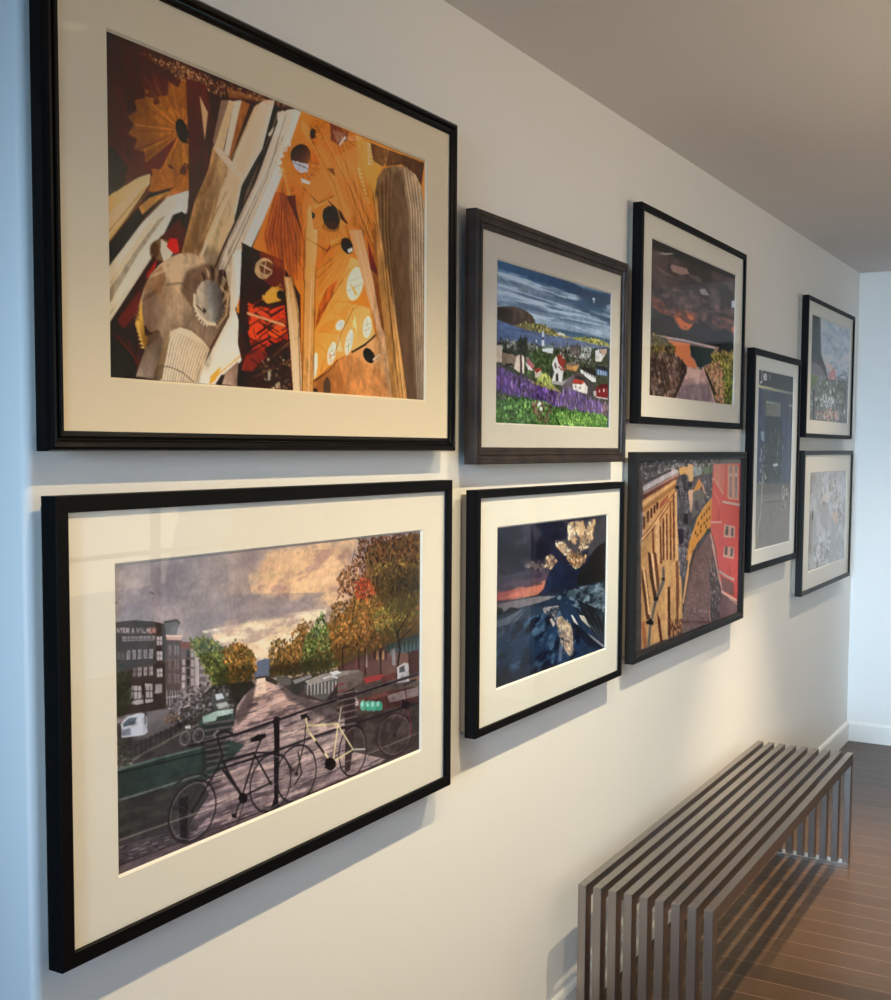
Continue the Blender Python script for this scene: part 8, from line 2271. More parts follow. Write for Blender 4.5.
PRINTS['G'] = {'res': (170, 230), 'gain': ((0.768, 0.854, 1.125), (4.118, 4.185, 4.477), (1.198, 1.333, 1.658), (1.563, 1.696, 2.112)), 'haze': (0.0095, 0.0111, 0.0118), 'matted': False, 'tex': (0.16, 0.78), 'ops': [
("P",([-1,-1,1059,-1,1059,561,-1,561],"4c4444"),{}),
("P",([59,5,1091,7,1094,47,690,50,369,34,62,65],"4c4648"),{"c2": "5c5a54","g": (90,27,825,27)}),
("D",([70,13,741,14,743,42,416,49,72,61],["6c6468","2c2828","8c8488","4c4c4c","3c4438","a09498"],330,6,1.6,0.11,121),{"a": 0.8}),
("P",([389,34,444,29,451,50,395,55],"d89c4c"),{}),
("P",([474,23,522,24,526,78,477,77],"dca86c"),{}),
("P",([438,31,477,31,478,56,442,54],"c08c54"),{}),
("P",([523,30,611,31,612,56,525,63],"7c8484"),{"a": 0.8}),
("P",([617,33,715,30,724,54,638,57],"54604c"),{}),
("P",([370,56,452,56,489,78,744,50,750,133,596,191,548,237,480,322,379,314,361,97],"504b50"),{"c2": "403a3e","g": (417,68,503,304)}),
("D",([370,56,476,58,540,110,744,59,736,132,571,198,504,320,385,311],["6c686c","3c383c","54504c","8a8686","2c282c","484448"],700,6,1.6,0.68,122),{"a": 0.75}),
("P",([416,57,452,56,479,108,431,103],"34323a"),{}),
("P",([441,176,483,178,485,210,449,208],"241f22"),{}),
("P",([391,220,438,222,441,269,396,266],"2e2432"),{}),
("P",([477,108,528,106,525,161,514,180],"c49478"),{}),
("P",([479,105,540,102,528,114],"e8b490"),{}),
("P",([525,110,585,68,608,88,603,102,552,107],"f0983c"),{}),
("P",([585,67,641,97,649,125,608,88],"c08468"),{}),
("L",([522,112,585,68,641,98],3,"5c4440"),{}),
("P",([534,110,622,105,643,129,619,160,533,196,514,176],"5e5850"),{"a": 0.9}),
("P",([542,142,579,135,594,171,556,170],"453c42"),{}),
("P",([471,79,514,80,517,95,476,94],"2c2c34"),{}),
("P",([76,67,323,31,394,42,381,49,84,100],"70666a"),{"c2": "a0948e","g": (113,91,357,37)}),
("P",([82,67,312,35,324,41,83,76],"3c3638"),{}),
("P",([79,83,335,39,387,41,84,97],"a89c9c"),{}),
("P",([82,100,381,49,384,64,83,129],"5c3028"),{"c2": "7c4434","g": (94,111,370,56)}),
("L",([82,103,384,53],3,"c49a8c"),{}),
("P",([79,121,359,67,385,219,392,327,84,302],"c48a50"),{"c2": "b87c40","g": (97,168,354,180)}),
("P",([70,226,393,246,437,404,449,506,446,545,91,548],"c08648"),{"c2": "cc9250","g": (85,334,402,400)}),
("P",([80,142,366,79,366,91,81,157],"9c6434"),{}),
("L",([79,132,369,71],4,"e8b878"),{"a": 0.8}),
("P",([80,227,160,198,361,105,362,116,171,207,81,245],"dca060"),{"c2": "c08040","g": (100,232,350,112)}),
("L",([81,239,171,206,362,116],4,"5c2c18"),{}),
("L",([80,225,160,196,361,102],4,"6c3820"),{}),
("P",([82,171,92,164,102,170,102,201,86,206],"4c2418"),{}),
("P",([115,157,125,151,135,156,134,183,118,188],"4c2418"),{}),
("P",([142,149,152,144,162,149,162,173,145,177],"4c2418"),{}),
("P",([167,142,178,137,188,141,187,162,171,165],"4c2418"),{}),
("P",([190,133,200,129,211,133,210,151,193,154],"4c2418"),{}),
("P",([220,137,294,110,295,129,221,152],"a04c30"),{}),
("P",([249,182,265,176,272,306,256,305],"6c3420"),{}),
("P",([276,169,289,166,303,308,289,307],"6c3420"),{}),
("P",([309,133,320,130,337,311,322,310],"6c3420"),{}),
("P",([223,199,236,207,253,315,235,314],"6c3420"),{}),
("P",([335,115,348,112,368,317,353,316],"6c3420"),{}),
("P",([160,203,173,208,192,310,171,309],"6c3420"),{}),
("P",([189,194,217,181,229,313,199,311],"dca468"),{}),
("P",([265,176,276,173,288,307,274,306],"dca468"),{}),
("P",([358,105,373,105,391,315,376,314],"dca468"),{}),
("P",([355,86,393,87,393,97,355,96],"181414"),{}),
("P",([79,312,115,322,150,412,158,471,127,467,87,369],"5c3020"),{}),
("P",([128,269,154,278,190,372,213,411,187,416,146,339],"4c2818"),{}),
("P",([82,305,104,314,133,385,158,456,142,454,118,383],"e0a868"),{}),
("P",([174,269,201,282,232,365,224,408,200,362],"6c3820"),{}),
("P",([153,275,174,280,209,381,199,391],"e4b074"),{}),
("P",([304,391,327,389,341,546,316,543],"4c2418"),{}),
("P",([330,348,362,305,376,359,366,473,387,548,352,544,346,433],"c88c4c"),{}),
("P",([374,321,397,315,414,413,410,532,392,530],"7c4428"),{}),
("P",([283,400,301,390,317,550,285,546],"d09858"),{}),
("L",([263,335,270,365,193,431,159,493,147,553],22,"5c5450"),{"a": 0.95}),
("L",([257,334,262,364,184,430,151,491,137,551],3,"8c847c"),{"a": 0.8}),
("P",([122,472,163,469,190,482,185,490,128,481],"100c0c"),{}),
("P",([181,409,224,410,226,422,187,420],"1c1412"),{}),
("P",([248,357,281,360,275,367,251,365],"1c1412"),{}),
("P",([215,455,244,481,269,551,247,550,228,501],"541c18"),{}),
("P",([87,473,112,465,136,548,106,547],"a85c30"),{}),
("P",([394,266,467,270,471,364,442,381,414,363],"524a50"),{}),
("D",([394,266,467,270,465,367,417,363],["7c7478","3c383c","8c888c"],110,5,1.5,1.3,123),{"a": 0.7}),
("D",([316,490,467,508,446,552,353,548],["2c1410","7c4434","4c1c18","a06040"],120,5,1.6,1.07,124),{"a": 0.8}),
("P",([723,136,750,135,756,224,703,233,576,278,504,324,474,322,501,265,548,225,571,198,645,161],"d88c30"),{"c2": "c47828","g": (697,155,527,290)}),
("L",([723,137,645,166,577,198,536,244,492,323],4,"f0b45c"),{"a": 0.9}),
("P",([615,192,628,189,628,200,616,203],"3c2418"),{}),
("P",([640,183,653,180,654,191,641,194],"3c2418"),{}),
("P",([666,174,679,171,679,182,666,185],"3c2418"),{}),
("P",([691,165,705,162,705,173,692,176],"3c2418"),{}),
("P",([580,211,593,208,594,218,581,221],"3c2418"),{}),
("P",([610,220,623,217,624,228,611,231],"3c2418"),{}),
("P",([642,212,655,209,656,220,643,223],"3c2418"),{}),
("P",([670,203,683,200,684,211,671,214],"3c2418"),{}),
("P",([699,196,712,193,713,204,700,207],"3c2418"),{}),
("P",([574,246,586,243,587,254,575,257],"3c2418"),{}),
("P",([605,236,618,233,618,244,606,247],"3c2418"),{}),
("P",([555,237,567,234,568,245,555,248],"3c2418"),{}),
("P",([662,223,675,220,676,231,663,234],"3c2418"),{}),
("P",([676,236,716,234,717,246,652,259],"3c4434"),{}),
("P",([704,254,720,251,778,346,554,328,603,296],"6c5450"),{"c2": "604844","g": (652,259,657,336)}),
("P",([577,298,735,309,768,394,733,474,738,550,446,549,449,506,486,420,519,356],"6c504a"),{"c2": "7c5c54","g": (578,310,592,523)}),
("L",([632,487,645,489],2.4,"3c2c2c"),{"a": 0.8}),
("L",([729,475,743,477],2.4,"4c3834"),{"a": 0.8}),
("L",([519,428,532,430],2.4,"3c2c2c"),{"a": 0.8}),
("L",([523,472,535,474],2.4,"9c7c70"),{"a": 0.8}),
("L",([534,517,547,519],2.4,"9c7c70"),{"a": 0.8}),
("L",([498,485,511,486],2.4,"4c3834"),{"a": 0.8}),
("L",([626,415,639,417],2.4,"4c3834"),{"a": 0.8}),
("L",([745,532,759,534],2.4,"5c4440"),{"a": 0.8}),
("L",([708,467,721,469],2.4,"4c3834"),{"a": 0.8}),
("L",([729,485,742,487],2.4,"9c7c70"),{"a": 0.8}),
("L",([615,309,628,311],2.4,"5c4440"),{"a": 0.8}),
("L",([538,466,551,467],2.4,"4c3834"),{"a": 0.8}),
("L",([590,473,602,475],2.4,"8c6c64"),{"a": 0.8}),
("L",([528,521,540,523],2.4,"5c4440"),{"a": 0.8}),
("L",([688,318,701,319],2.4,"9c7c70"),{"a": 0.8}),
("L",([554,440,567,441],2.4,"8c6c64"),{"a": 0.8}),
("L",([581,473,594,475],2.4,"3c2c2c"),{"a": 0.8}),
("L",([725,364,738,366],2.4,"4c3834"),{"a": 0.8}),
("L",([730,547,743,549],2.4,"5c4440"),{"a": 0.8}),
("L",([602,519,615,521],2.4,"5c4440"),{"a": 0.8}),
("L",([668,338,681,340],2.4,"5c4440"),{"a": 0.8}),
("L",([693,323,706,324],2.4,"8c6c64"),{"a": 0.8}),
("L",([530,466,542,468],2.4,"8c6c64"),{"a": 0.8}),
("L",([494,459,506,461],2.4,"9c7c70"),{"a": 0.8}),
("L",([740,448,754,450],2.4,"9c7c70"),{"a": 0.8}),
("L",([631,344,644,346],2.4,"8c6c64"),{"a": 0.8}),
("L",([680,394,693,395],2.4,"4c3834"),{"a": 0.8}),
("L",([489,468,501,470],2.4,"4c3834"),{"a": 0.8}),
("L",([635,498,648,500],2.4,"8c6c64"),{"a": 0.8}),
("L",([495,513,507,515],2.4,"3c2c2c"),{"a": 0.8}),
("L",([706,552,720,554],2.4,"9c7c70"),{"a": 0.8}),
("L",([735,485,748,487],2.4,"5c4440"),{"a": 0.8}),
("L",([583,375,595,376],2.4,"9c7c70"),{"a": 0.8}),
("L",([707,342,720,344],2.4,"3c2c2c"),{"a": 0.8}),
("L",([734,470,747,472],2.4,"9c7c70"),{"a": 0.8}),
("L",([697,358,711,359],2.4,"9c7c70"),{"a": 0.8}),
("L",([530,485,543,486],2.4,"3c2c2c"),{"a": 0.8}),
("L",([556,489,568,490],2.4,"5c4440"),{"a": 0.8}),
("L",([653,470,666,472],2.4,"5c4440"),{"a": 0.8}),
("L",([555,469,568,471],2.4,"5c4440"),{"a": 0.8}),
("L",([689,378,702,379],2.4,"5c4440"),{"a": 0.8}),
("L",([728,399,741,401],2.4,"4c3834"),{"a": 0.8}),
("L",([608,311,621,312],2.4,"3c2c2c"),{"a": 0.8}),
("L",([671,391,684,392],2.4,"5c4440"),{"a": 0.8}),
("L",([586,499,599,501],2.4,"5c4440"),{"a": 0.8}),
("L",([550,455,562,456],2.4,"9c7c70"),{"a": 0.8}),
("L",([553,502,566,504],2.4,"9c7c70"),{"a": 0.8}),
("L",([744,552,758,554],2.4,"3c2c2c"),{"a": 0.8}),
("L",([496,527,508,529],2.4,"4c3834"),{"a": 0.8}),
("L",([701,542,714,544],2.4,"9c7c70"),{"a": 0.8}),
("L",([641,410,655,412],2.4,"3c2c2c"),{"a": 0.8}),
("L",([677,453,691,455],2.4,"9c7c70"),{"a": 0.8}),
("L",([535,432,548,433],2.4,"5c4440"),{"a": 0.8}),
("L",([650,318,663,319],2.4,"4c3834"),{"a": 0.8}),
("L",([619,457,632,459],2.4,"4c3834"),{"a": 0.8}),
("L",([513,460,526,462],2.4,"8c6c64"),{"a": 0.8}),
("L",([748,558,762,560],2.4,"4c3834"),{"a": 0.8}),
("L",([580,395,593,397],2.4,"3c2c2c"),{"a": 0.8}),
("L",([655,401,668,403],2.4,"5c4440"),{"a": 0.8}),
("L",([561,370,574,371],2.4,"9c7c70"),{"a": 0.8}),
("L",([706,482,719,484],2.4,"3c2c2c"),{"a": 0.8}),
("L",([619,331,632,333],2.4,"3c2c2c"),{"a": 0.8}),
("L",([603,533,616,535],2.4,"5c4440"),{"a": 0.8}),
("L",([736,517,750,519],2.4,"9c7c70"),{"a": 0.8}),
("L",([566,437,579,439],2.4,"3c2c2c"),{"a": 0.8}),
("L",([621,443,634,445],2.4,"4c3834"),{"a": 0.8}),
("L",([736,466,750,468],2.4,"5c4440"),{"a": 0.8}),
("L",([691,474,705,476],2.4,"9c7c70"),{"a": 0.8}),
("L",([620,342,633,344],2.4,"3c2c2c"),{"a": 0.8}),
("L",([555,405,567,407],2.4,"4c3834"),{"a": 0.8}),
("L",([590,420,602,421],2.4,"9c7c70"),{"a": 0.8}),
("L",([563,506,576,508],2.4,"4c3834"),{"a": 0.8}),
("L",([616,370,629,372],2.4,"5c4440"),{"a": 0.8}),
("L",([590,405,602,406],2.4,"5c4440"),{"a": 0.8}),
("L",([724,391,737,393],2.4,"5c4440"),{"a": 0.8}),
("L",([647,541,660,543],2.4,"4c3834"),{"a": 0.8}),
("L",([536,485,549,487],2.4,"9c7c70"),{"a": 0.8}),
("L",([533,521,545,523],2.4,"8c6c64"),{"a": 0.8}),
("L",([500,529,512,531],2.4,"5c4440"),{"a": 0.8}),
("L",([597,542,610,544],2.4,"3c2c2c"),{"a": 0.8}),
("L",([637,454,650,456],2.4,"8c6c64"),{"a": 0.8}),
("L",([532,468,544,469],2.4,"3c2c2c"),{"a": 0.8}),
("L",([533,426,546,428],2.4,"9c7c70"),{"a": 0.8}),
("L",([551,463,563,465],2.4,"3c2c2c"),{"a": 0.8}),
("L",([611,471,624,473],2.4,"8c6c64"),{"a": 0.8}),
("L",([710,448,723,450],2.4,"8c6c64"),{"a": 0.8}),
("L",([576,496,589,498],2.4,"3c2c2c"),{"a": 0.8}),
("L",([618,477,631,479],2.4,"9c7c70"),{"a": 0.8}),
("L",([706,519,719,521],2.4,"9c7c70"),{"a": 0.8}),
("L",([566,505,578,507],2.4,"4c3834"),{"a": 0.8}),
("L",([712,428,725,430],2.4,"8c6c64"),{"a": 0.8}),
("L",([677,453,690,455],2.4,"9c7c70"),{"a": 0.8}),
("L",([710,350,724,351],2.4,"9c7c70"),{"a": 0.8}),
("L",([656,525,670,527],2.4,"5c4440"),{"a": 0.8}),
("L",([602,408,615,410],2.4,"3c2c2c"),{"a": 0.8}),
("L",([678,329,692,331],2.4,"4c3834"),{"a": 0.8}),
("L",([473,515,485,517],2.4,"5c4440"),{"a": 0.8}),
("L",([666,548,679,550],2.4,"9c7c70"),{"a": 0.8}),
("L",([645,322,658,324],2.4,"8c6c64"),{"a": 0.8}),
("L",([513,451,525,453],2.4,"8c6c64"),{"a": 0.8}),
("L",([649,343,663,345],2.4,"5c4440"),{"a": 0.8}),
("L",([652,416,665,418],2.4,"4c3834"),{"a": 0.8}),
("L",([623,407,636,409],2.4,"4c3834"),{"a": 0.8}),
("L",([611,465,624,467],2.4,"8c6c64"),{"a": 0.8}),
("L",([529,435,542,437],2.4,"8c6c64"),{"a": 0.8}),
("L",([671,524,684,526],2.4,"4c3834"),{"a": 0.8}),
("L",([647,428,660,430],2.4,"5c4440"),{"a": 0.8}),
("L",([723,407,736,409],2.4,"8c6c64"),{"a": 0.8}),
("L",([615,470,628,471],2.4,"5c4440"),{"a": 0.8}),
("L",([717,451,731,453],2.4,"3c2c2c"),{"a": 0.8}),
("L",([520,495,533,497],2.4,"5c4440"),{"a": 0.8}),
("L",([591,338,604,340],2.4,"4c3834"),{"a": 0.8}),
("L",([701,424,714,426],2.4,"9c7c70"),{"a": 0.8}),
("L",([503,466,515,467],2.4,"5c4440"),{"a": 0.8}),
("L",([616,365,629,367],2.4,"9c7c70"),{"a": 0.8}),
("L",([583,382,596,384],2.4,"3c2c2c"),{"a": 0.8}),
("L",([732,483,746,485],2.4,"4c3834"),{"a": 0.8}),
("L",([660,332,673,333],2.4,"9c7c70"),{"a": 0.8}),
("L",([682,347,696,348],2.4,"3c2c2c"),{"a": 0.8}),
("L",([561,501,573,503],2.4,"5c4440"),{"a": 0.8}),
("L",([545,447,558,449],2.4,"5c4440"),{"a": 0.8}),
("L",([679,404,692,406],2.4,"5c4440"),{"a": 0.8}),
("L",([641,503,654,505],2.4,"9c7c70"),{"a": 0.8}),
("L",([730,405,743,407],2.4,"8c6c64"),{"a": 0.8}),
("L",([620,445,634,447],2.4,"4c3834"),{"a": 0.8}),
("L",([466,502,478,504],2.4,"9c7c70"),{"a": 0.8}),
("L",([637,393,651,395],2.4,"9c7c70"),{"a": 0.8}),
("L",([589,517,602,519],2.4,"3c2c2c"),{"a": 0.8}),
("L",([717,394,730,396],2.4,"9c7c70"),{"a": 0.8}),
("L",([564,512,577,514],2.4,"4c3834"),{"a": 0.8}),
("L",([601,333,614,335],2.4,"4c3834"),{"a": 0.8}),
("L",([670,474,683,476],2.4,"8c6c64"),{"a": 0.8}),
("L",([718,406,732,407],2.4,"8c6c64"),{"a": 0.8}),
("L",([651,472,664,474],2.4,"9c7c70"),{"a": 0.8}),
("L",([691,352,705,353],2.4,"5c4440"),{"a": 0.8}),
("L",([534,460,546,462],2.4,"4c3834"),{"a": 0.8}),
("L",([616,465,629,466],2.4,"3c2c2c"),{"a": 0.8}),
("L",([570,535,583,537],2.4,"5c4440"),{"a": 0.8}),
("L",([641,354,654,356],2.4,"5c4440"),{"a": 0.8}),
("L",([532,473,545,475],2.4,"9c7c70"),{"a": 0.8}),
("L",([650,537,663,539],2.4,"3c2c2c"),{"a": 0.8}),
("L",([579,536,592,538],2.4,"8c6c64"),{"a": 0.8}),
("L",([580,413,593,414],2.4,"9c7c70"),{"a": 0.8}),
("L",([698,517,712,519],2.4,"3c2c2c"),{"a": 0.8}),
("L",([475,505,487,507],2.4,"9c7c70"),{"a": 0.8}),
("L",([649,465,662,467],2.4,"9c7c70"),{"a": 0.8}),
("L",([467,521,479,523],2.4,"4c3834"),{"a": 0.8}),
("L",([653,465,666,467],2.4,"4c3834"),{"a": 0.8}),
("L",([595,327,608,328],2.4,"5c4440"),{"a": 0.8}),
("L",([672,333,686,335],2.4,"4c3834"),{"a": 0.8}),
("L",([627,514,640,516],2.4,"4c3834"),{"a": 0.8}),
("L",([628,414,641,416],2.4,"5c4440"),{"a": 0.8}),
("L",([589,442,602,443],2.4,"9c7c70"),{"a": 0.8}),
("L",([593,338,606,340],2.4,"8c6c64"),{"a": 0.8}),
("L",([714,390,727,392],2.4,"9c7c70"),{"a": 0.8}),
("L",([719,559,732,562],2.4,"3c2c2c"),{"a": 0.8}),
("L",([478,476,490,478],2.4,"9c7c70"),{"a": 0.8}),
("L",([611,366,624,368],2.4,"8c6c64"),{"a": 0.8}),
("L",([586,365,599,366],2.4,"4c3834"),{"a": 0.8}),
("L",([687,527,701,529],2.4,"8c6c64"),{"a": 0.8}),
("L",([473,475,485,477],2.4,"9c7c70"),{"a": 0.8}),
("L",([668,446,682,448],2.4,"5c4440"),{"a": 0.8}),
("L",([642,492,655,494],2.4,"3c2c2c"),{"a": 0.8}),
("L",([652,499,666,500],2.4,"8c6c64"),{"a": 0.8}),
("L",([663,480,677,482],2.4,"5c4440"),{"a": 0.8}),
("L",([483,485,496,487],2.4,"3c2c2c"),{"a": 0.8}),
("L",([641,378,654,380],2.4,"8c6c64"),{"a": 0.8}),
("L",([608,483,621,485],2.4,"8c6c64"),{"a": 0.8}),
("L",([708,546,721,548],2.4,"3c2c2c"),{"a": 0.8}),
("L",([622,348,635,349],2.4,"8c6c64"),{"a": 0.8}),
("L",([526,443,539,445],2.4,"4c3834"),{"a": 0.8}),
("L",([583,528,596,530],2.4,"9c7c70"),{"a": 0.8}),
("L",([717,428,730,430],2.4,"9c7c70"),{"a": 0.8}),
("L",([636,348,650,350],2.4,"9c7c70"),{"a": 0.8}),
("L",([736,463,750,465],2.4,"8c6c64"),{"a": 0.8}),
("L",([490,496,502,498],2.4,"8c6c64"),{"a": 0.8}),
("L",([711,373,725,374],2.4,"5c4440"),{"a": 0.8}),
("L",([608,393,621,394],2.4,"4c3834"),{"a": 0.8}),
("L",([558,494,570,496],2.4,"8c6c64"),{"a": 0.8}),
("L",([625,405,638,406],2.4,"4c3834"),{"a": 0.8}),
("L",([566,482,578,484],2.4,"5c4440"),{"a": 0.8}),
("L",([708,363,721,365],2.4,"5c4440"),{"a": 0.8}),
("L",([585,417,598,419],2.4,"3c2c2c"),{"a": 0.8}),
("L",([633,501,646,503],2.4,"9c7c70"),{"a": 0.8}),
("L",([642,335,655,336],2.4,"3c2c2c"),{"a": 0.8}),
("L",([613,352,626,354],2.4,"9c7c70"),{"a": 0.8}),
("D",([514,482,734,491,738,550,518,546],["8c6c68","5c4444","a4847c","4c3434"],120,5,1.5,0,125),{"a": 0.7}),
("L",([450,514,738,550],8,"4c1c1c"),{"a": 0.5}),
("P",([503,308,534,302,490,389,458,456,446,455,472,380],"e0a058"),{}),
("P",([540,295,577,298,524,349,497,394,505,340],"4a3c34"),{}),
("L",([714,493,741,550],6,"d08c6c"),{}),
("P",([710,332,763,328,839,409,864,557,752,555,753,468,715,410],"5c4c48"),{"c2": "4c4440","g": (738,350,806,533)}),
("D",([710,340,793,355,844,478,850,555,766,553],["8c7c74","3c3434","a88c84","54484c"],120,6,1.8,1.03,126),{"a": 0.7}),
("L",([718,382,774,470,800,549],5,"2c3438"),{"a": 0.8}),
("P",([735,24,1092,25,1121,372,849,351,760,282,719,238],"d0584c"),{"c2": "c04840","g": (746,75,1080,258)}),
("P",([735,24,875,25,861,128,745,71],"d8806c"),{"c2": "c86c5c","g": (756,34,859,98)}),
("L",([745,73,849,125],7,"f0b8a0"),{}),
("P",([746,79,850,132,849,351,835,350,736,223],"c8544c"),{"c2": "b84c44","g": (762,117,819,328)}),
("L",([748,116,821,160],4,"e09484"),{}),
("P",([779,154,821,169,826,227,785,209],"a8403c"),{"a": 0.8}),
("L",([756,26,763,88],6,"b05c50"),{"a": 0.8}),
("L",([794,26,797,101],6,"e8a890"),{"a": 0.8}),
("L",([833,27,831,114],6,"b05c50"),{"a": 0.8}),
("P",([896,27,1031,29,1038,155,908,146],"dc9c84"),{}),
("P",([917,32,947,31,952,142,922,138],"6c5c58"),{}),
("P",([979,32,1019,32,1019,147,988,145],"6c5c58"),{}),
("L",([914,66,949,66],5,"e8b8a0"),{}),
("L",([982,67,1019,68],5,"e8b8a0"),{}),
("L",([914,62,949,62],5,"e8b8a0"),{}),
("L",([982,63,1018,63],5,"e8b8a0"),{}),
("L",([885,29,893,140],7,"e4a08c"),{"a": 0.8}),
("L",([868,29,876,139],7,"b8443c"),{"a": 0.8}),
("P",([845,149,1073,169,1070,178,842,156],"f0c8b4"),{}),
("P",([843,156,1070,178,1066,180,843,159],"8c3430"),{}),
("P",([871,230,999,245,995,349,864,331],"e0a48c"),{}),
("P",([886,236,921,239,916,331,881,326],"54504c"),{}),
("P",([954,246,984,250,977,342,946,337],"54504c"),{}),
("L",([880,271,993,285],6,"e4ac94"),{}),
("L",([718,216,839,222],5,"e0b0a0"),{}),
("P",([1046,27,1096,25,1110,242,1063,240],"8c2434"),{"c2": "201c3c","g": (1054,125,1101,127)}),
("L",([720,255,762,307,786,350],9,"f4b8a0"),{}),
("L",([721,222,827,253],3,"a03c38"),{}),
("P",([759,269,1114,291,1109,425,1073,555,1010,535,857,458,823,391],"c8504a"),{"c2": "b84440","g": (846,317,1038,507)}),
("L",([741,293,794,363,813,394,856,445,950,541],9,"eca890"),{}),
("P",([877,306,996,319,993,360,865,342],"e0a48c"),{}),
("P",([883,307,918,311,914,339,882,335],"54504c"),{}),
("P",([951,316,984,320,980,349,947,345],"54504c"),{}),
("L",([823,387,911,412,1002,433],9,"a89080"),{}),
("P",([846,406,1000,444,1003,490,915,468,864,458],"7c5450"),{"c2": "6c4a48","g": (854,419,990,480)}),
("L",([857,460,946,486,1038,511],10,"d8a48c"),{}),
("P",([850,463,1054,518,1057,553,850,555,831,493],"64484a"),{"c2": "745854","g": (859,488,1011,548)}),
("L",([946,491,1055,526],4,"b08c80"),{}),
("P",([1044,287,1075,289,1088,553,1057,551],"b02c38"),{"c2": "9c2c30","g": (1055,332,1069,510)}),
("P",([1070,289,1122,292,1144,554,1085,553],"0c1430"),{}),
]}
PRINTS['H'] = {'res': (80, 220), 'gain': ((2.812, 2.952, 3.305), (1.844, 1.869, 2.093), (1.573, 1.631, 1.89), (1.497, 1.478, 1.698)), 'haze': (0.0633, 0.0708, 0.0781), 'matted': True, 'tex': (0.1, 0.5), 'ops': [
("P",([-1,-1,530,-1,530,670,-1,670],"54565c"),{}),
("P",([-31,4,591,-12,629,337,-1,352],"4e5464"),{"c2": "4a5670","g": (230,67,254,315)}),
("P",([-30,418,530,431,535,685,-26,666],"7c766c"),{"c2": "8a8276","g": (227,434,249,666)}),
("P",([-46,390,527,400,525,463,-26,466],"686660"),{"soft": 15}),
("P",([-3,2,557,-2,556,63,2,63],"242020"),{"c2": "3a383a","g": (42,28,509,23)}),
("L",([58,18,60,47,34,51],8,"b8acac"),{"a": 0.95}),
("L",([57,9,57,10],8,"b8acac"),{"a": 0.95}),
("L",([79,28,123,25,118,18,100,17,83,21,80,29,89,36,107,37,124,33],8,"b8acac"),{"a": 0.95}),
("L",([187,18,160,18,153,23,184,28,181,34,151,35],5,"7c7470"),{"a": 0.95}),
("D",([215,23,378,24,435,26,429,57,271,48],["5c5248","74685c","4c4640"],60,6,1,0,131),{"a": 0.6}),
("P",([2,58,527,67,528,74,346,74,3,70],"a89c58"),{"c2": "7c7868","g": (31,64,518,72)}),
("P",([16,73,65,73,75,186,14,187],"3c3c74"),{"a": 0.7,"soft": 5}),
("P",([119,113,332,115,337,170,124,167],"6c6c54"),{"c2": "747468","g": (137,117,318,166)}),
("P",([128,115,241,117,242,122,129,121],"8c8c80"),{}),
("L",([485,85,490,176],12,"6c645c"),{}),
("P",([464,116,533,120,533,125,464,122],"a8a08c"),{}),
("P",([22,172,511,166,513,431,22,419],"46526c"),{"c2": "4a5878","g": (60,230,479,353)}),
("P",([122,176,359,170,371,421,122,416],"3e4244"),{"c2": "484c4c","g": (240,197,261,412),"a": 0.9,"soft": 8}),
("D",([64,278,178,277,145,422,55,420],["8c7c74","4c4c4c","a09488","5c6460"],70,8,1.4,0.94,132),{"a": 0.7}),
("D",([149,217,388,213,408,416,190,411],["3c4440","54605c","6c7470","343c3c"],130,9,1.5,0.92,133),{"a": 0.6}),
("L",([319,214,315,277,284,351],6,"7c8484"),{"a": 0.8}),
("P",([243,351,315,348,316,359,251,360],"a8b0b0"),{}),
("P",([60,230,109,227,108,266,67,260],"788c98"),{}),
("L",([98,409,87,529,29,627,19,662],11,"a89c70"),{"a": 0.9}),
("D",([373,440,475,443,471,533,382,529],["a8907c","8c7c6c","bca890"],40,9,1.3,0.92,134),{"a": 0.7}),
("L",([129,494,404,498],4,"54504c"),{"a": 0.6}),
("P",([6,614,39,616,28,669,-6,666],"a89c60"),{}),
("L",([483,97,472,289,466,430],7,"7c7064"),{"a": 0.8}),
]}
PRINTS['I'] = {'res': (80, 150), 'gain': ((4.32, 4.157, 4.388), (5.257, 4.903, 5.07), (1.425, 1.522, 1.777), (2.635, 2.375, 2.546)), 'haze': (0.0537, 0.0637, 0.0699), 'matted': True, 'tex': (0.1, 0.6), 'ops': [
("P",([-1,-1,792,-1,792,454,-1,454],"667684"),{}),
("P",([164,-6,806,-2,833,190,450,250,213,178],"6c8090"),{"c2": "8494a0","g": (569,12,387,216)}),
("C",([164,-6,806,-2,839,230,335,256],"b4bcc4",120,24,0.46,0.62,141,0.04,0.9),{}),
("C",([164,-6,806,-2,833,190,330,219],"5c7488",120,20,0.5,0.62,142,0.04,0.6),{}),
("P",([12,3,170,2,197,154,302,221,335,256,10,250,2,180],"2c2c34"),{"c2": "484a52","g": (39,59,218,214)}),
("P",([4,197,190,209,335,256,169,265,-2,251],"6c6c74"),{"a": 0.7,"soft": 6}),
("P",([269,186,457,193,374,229],"c8b4b4"),{}),
("P",([347,243,458,199,512,222,496,261,380,273],"a06c74"),{}),
("P",([350,268,478,239,467,269,366,280],"b8847c"),{}),
("P",([-2,251,168,256,175,313,-6,327],"5c7048"),{"c2": "485c40","g": (63,259,70,318)}),
("P",([169,265,759,247,755,448,-18,446,-12,322],"58625c"),{"c2": "6c706c","g": (311,295,330,444)}),
("D",([171,277,760,254,754,441,7,445,18,320],["7c8880","5c6864","8c928c","56625c","70787a"],200,14,1.4,0.01,143),{"a": 0.7}),
("D",([206,343,491,338,496,376,238,384],["b8c4c8","8c9c9c"],60,12,1.3,0,144),{"a": 0.8}),
("D",([133,406,590,399,595,438,137,442],["b89c8c","c07c70","a0948c","8c9080"],90,12,1.3,0,145),{"a": 0.8}),
("P",([70,318,96,317,100,443,74,444],"3c3c34"),{}),
]}
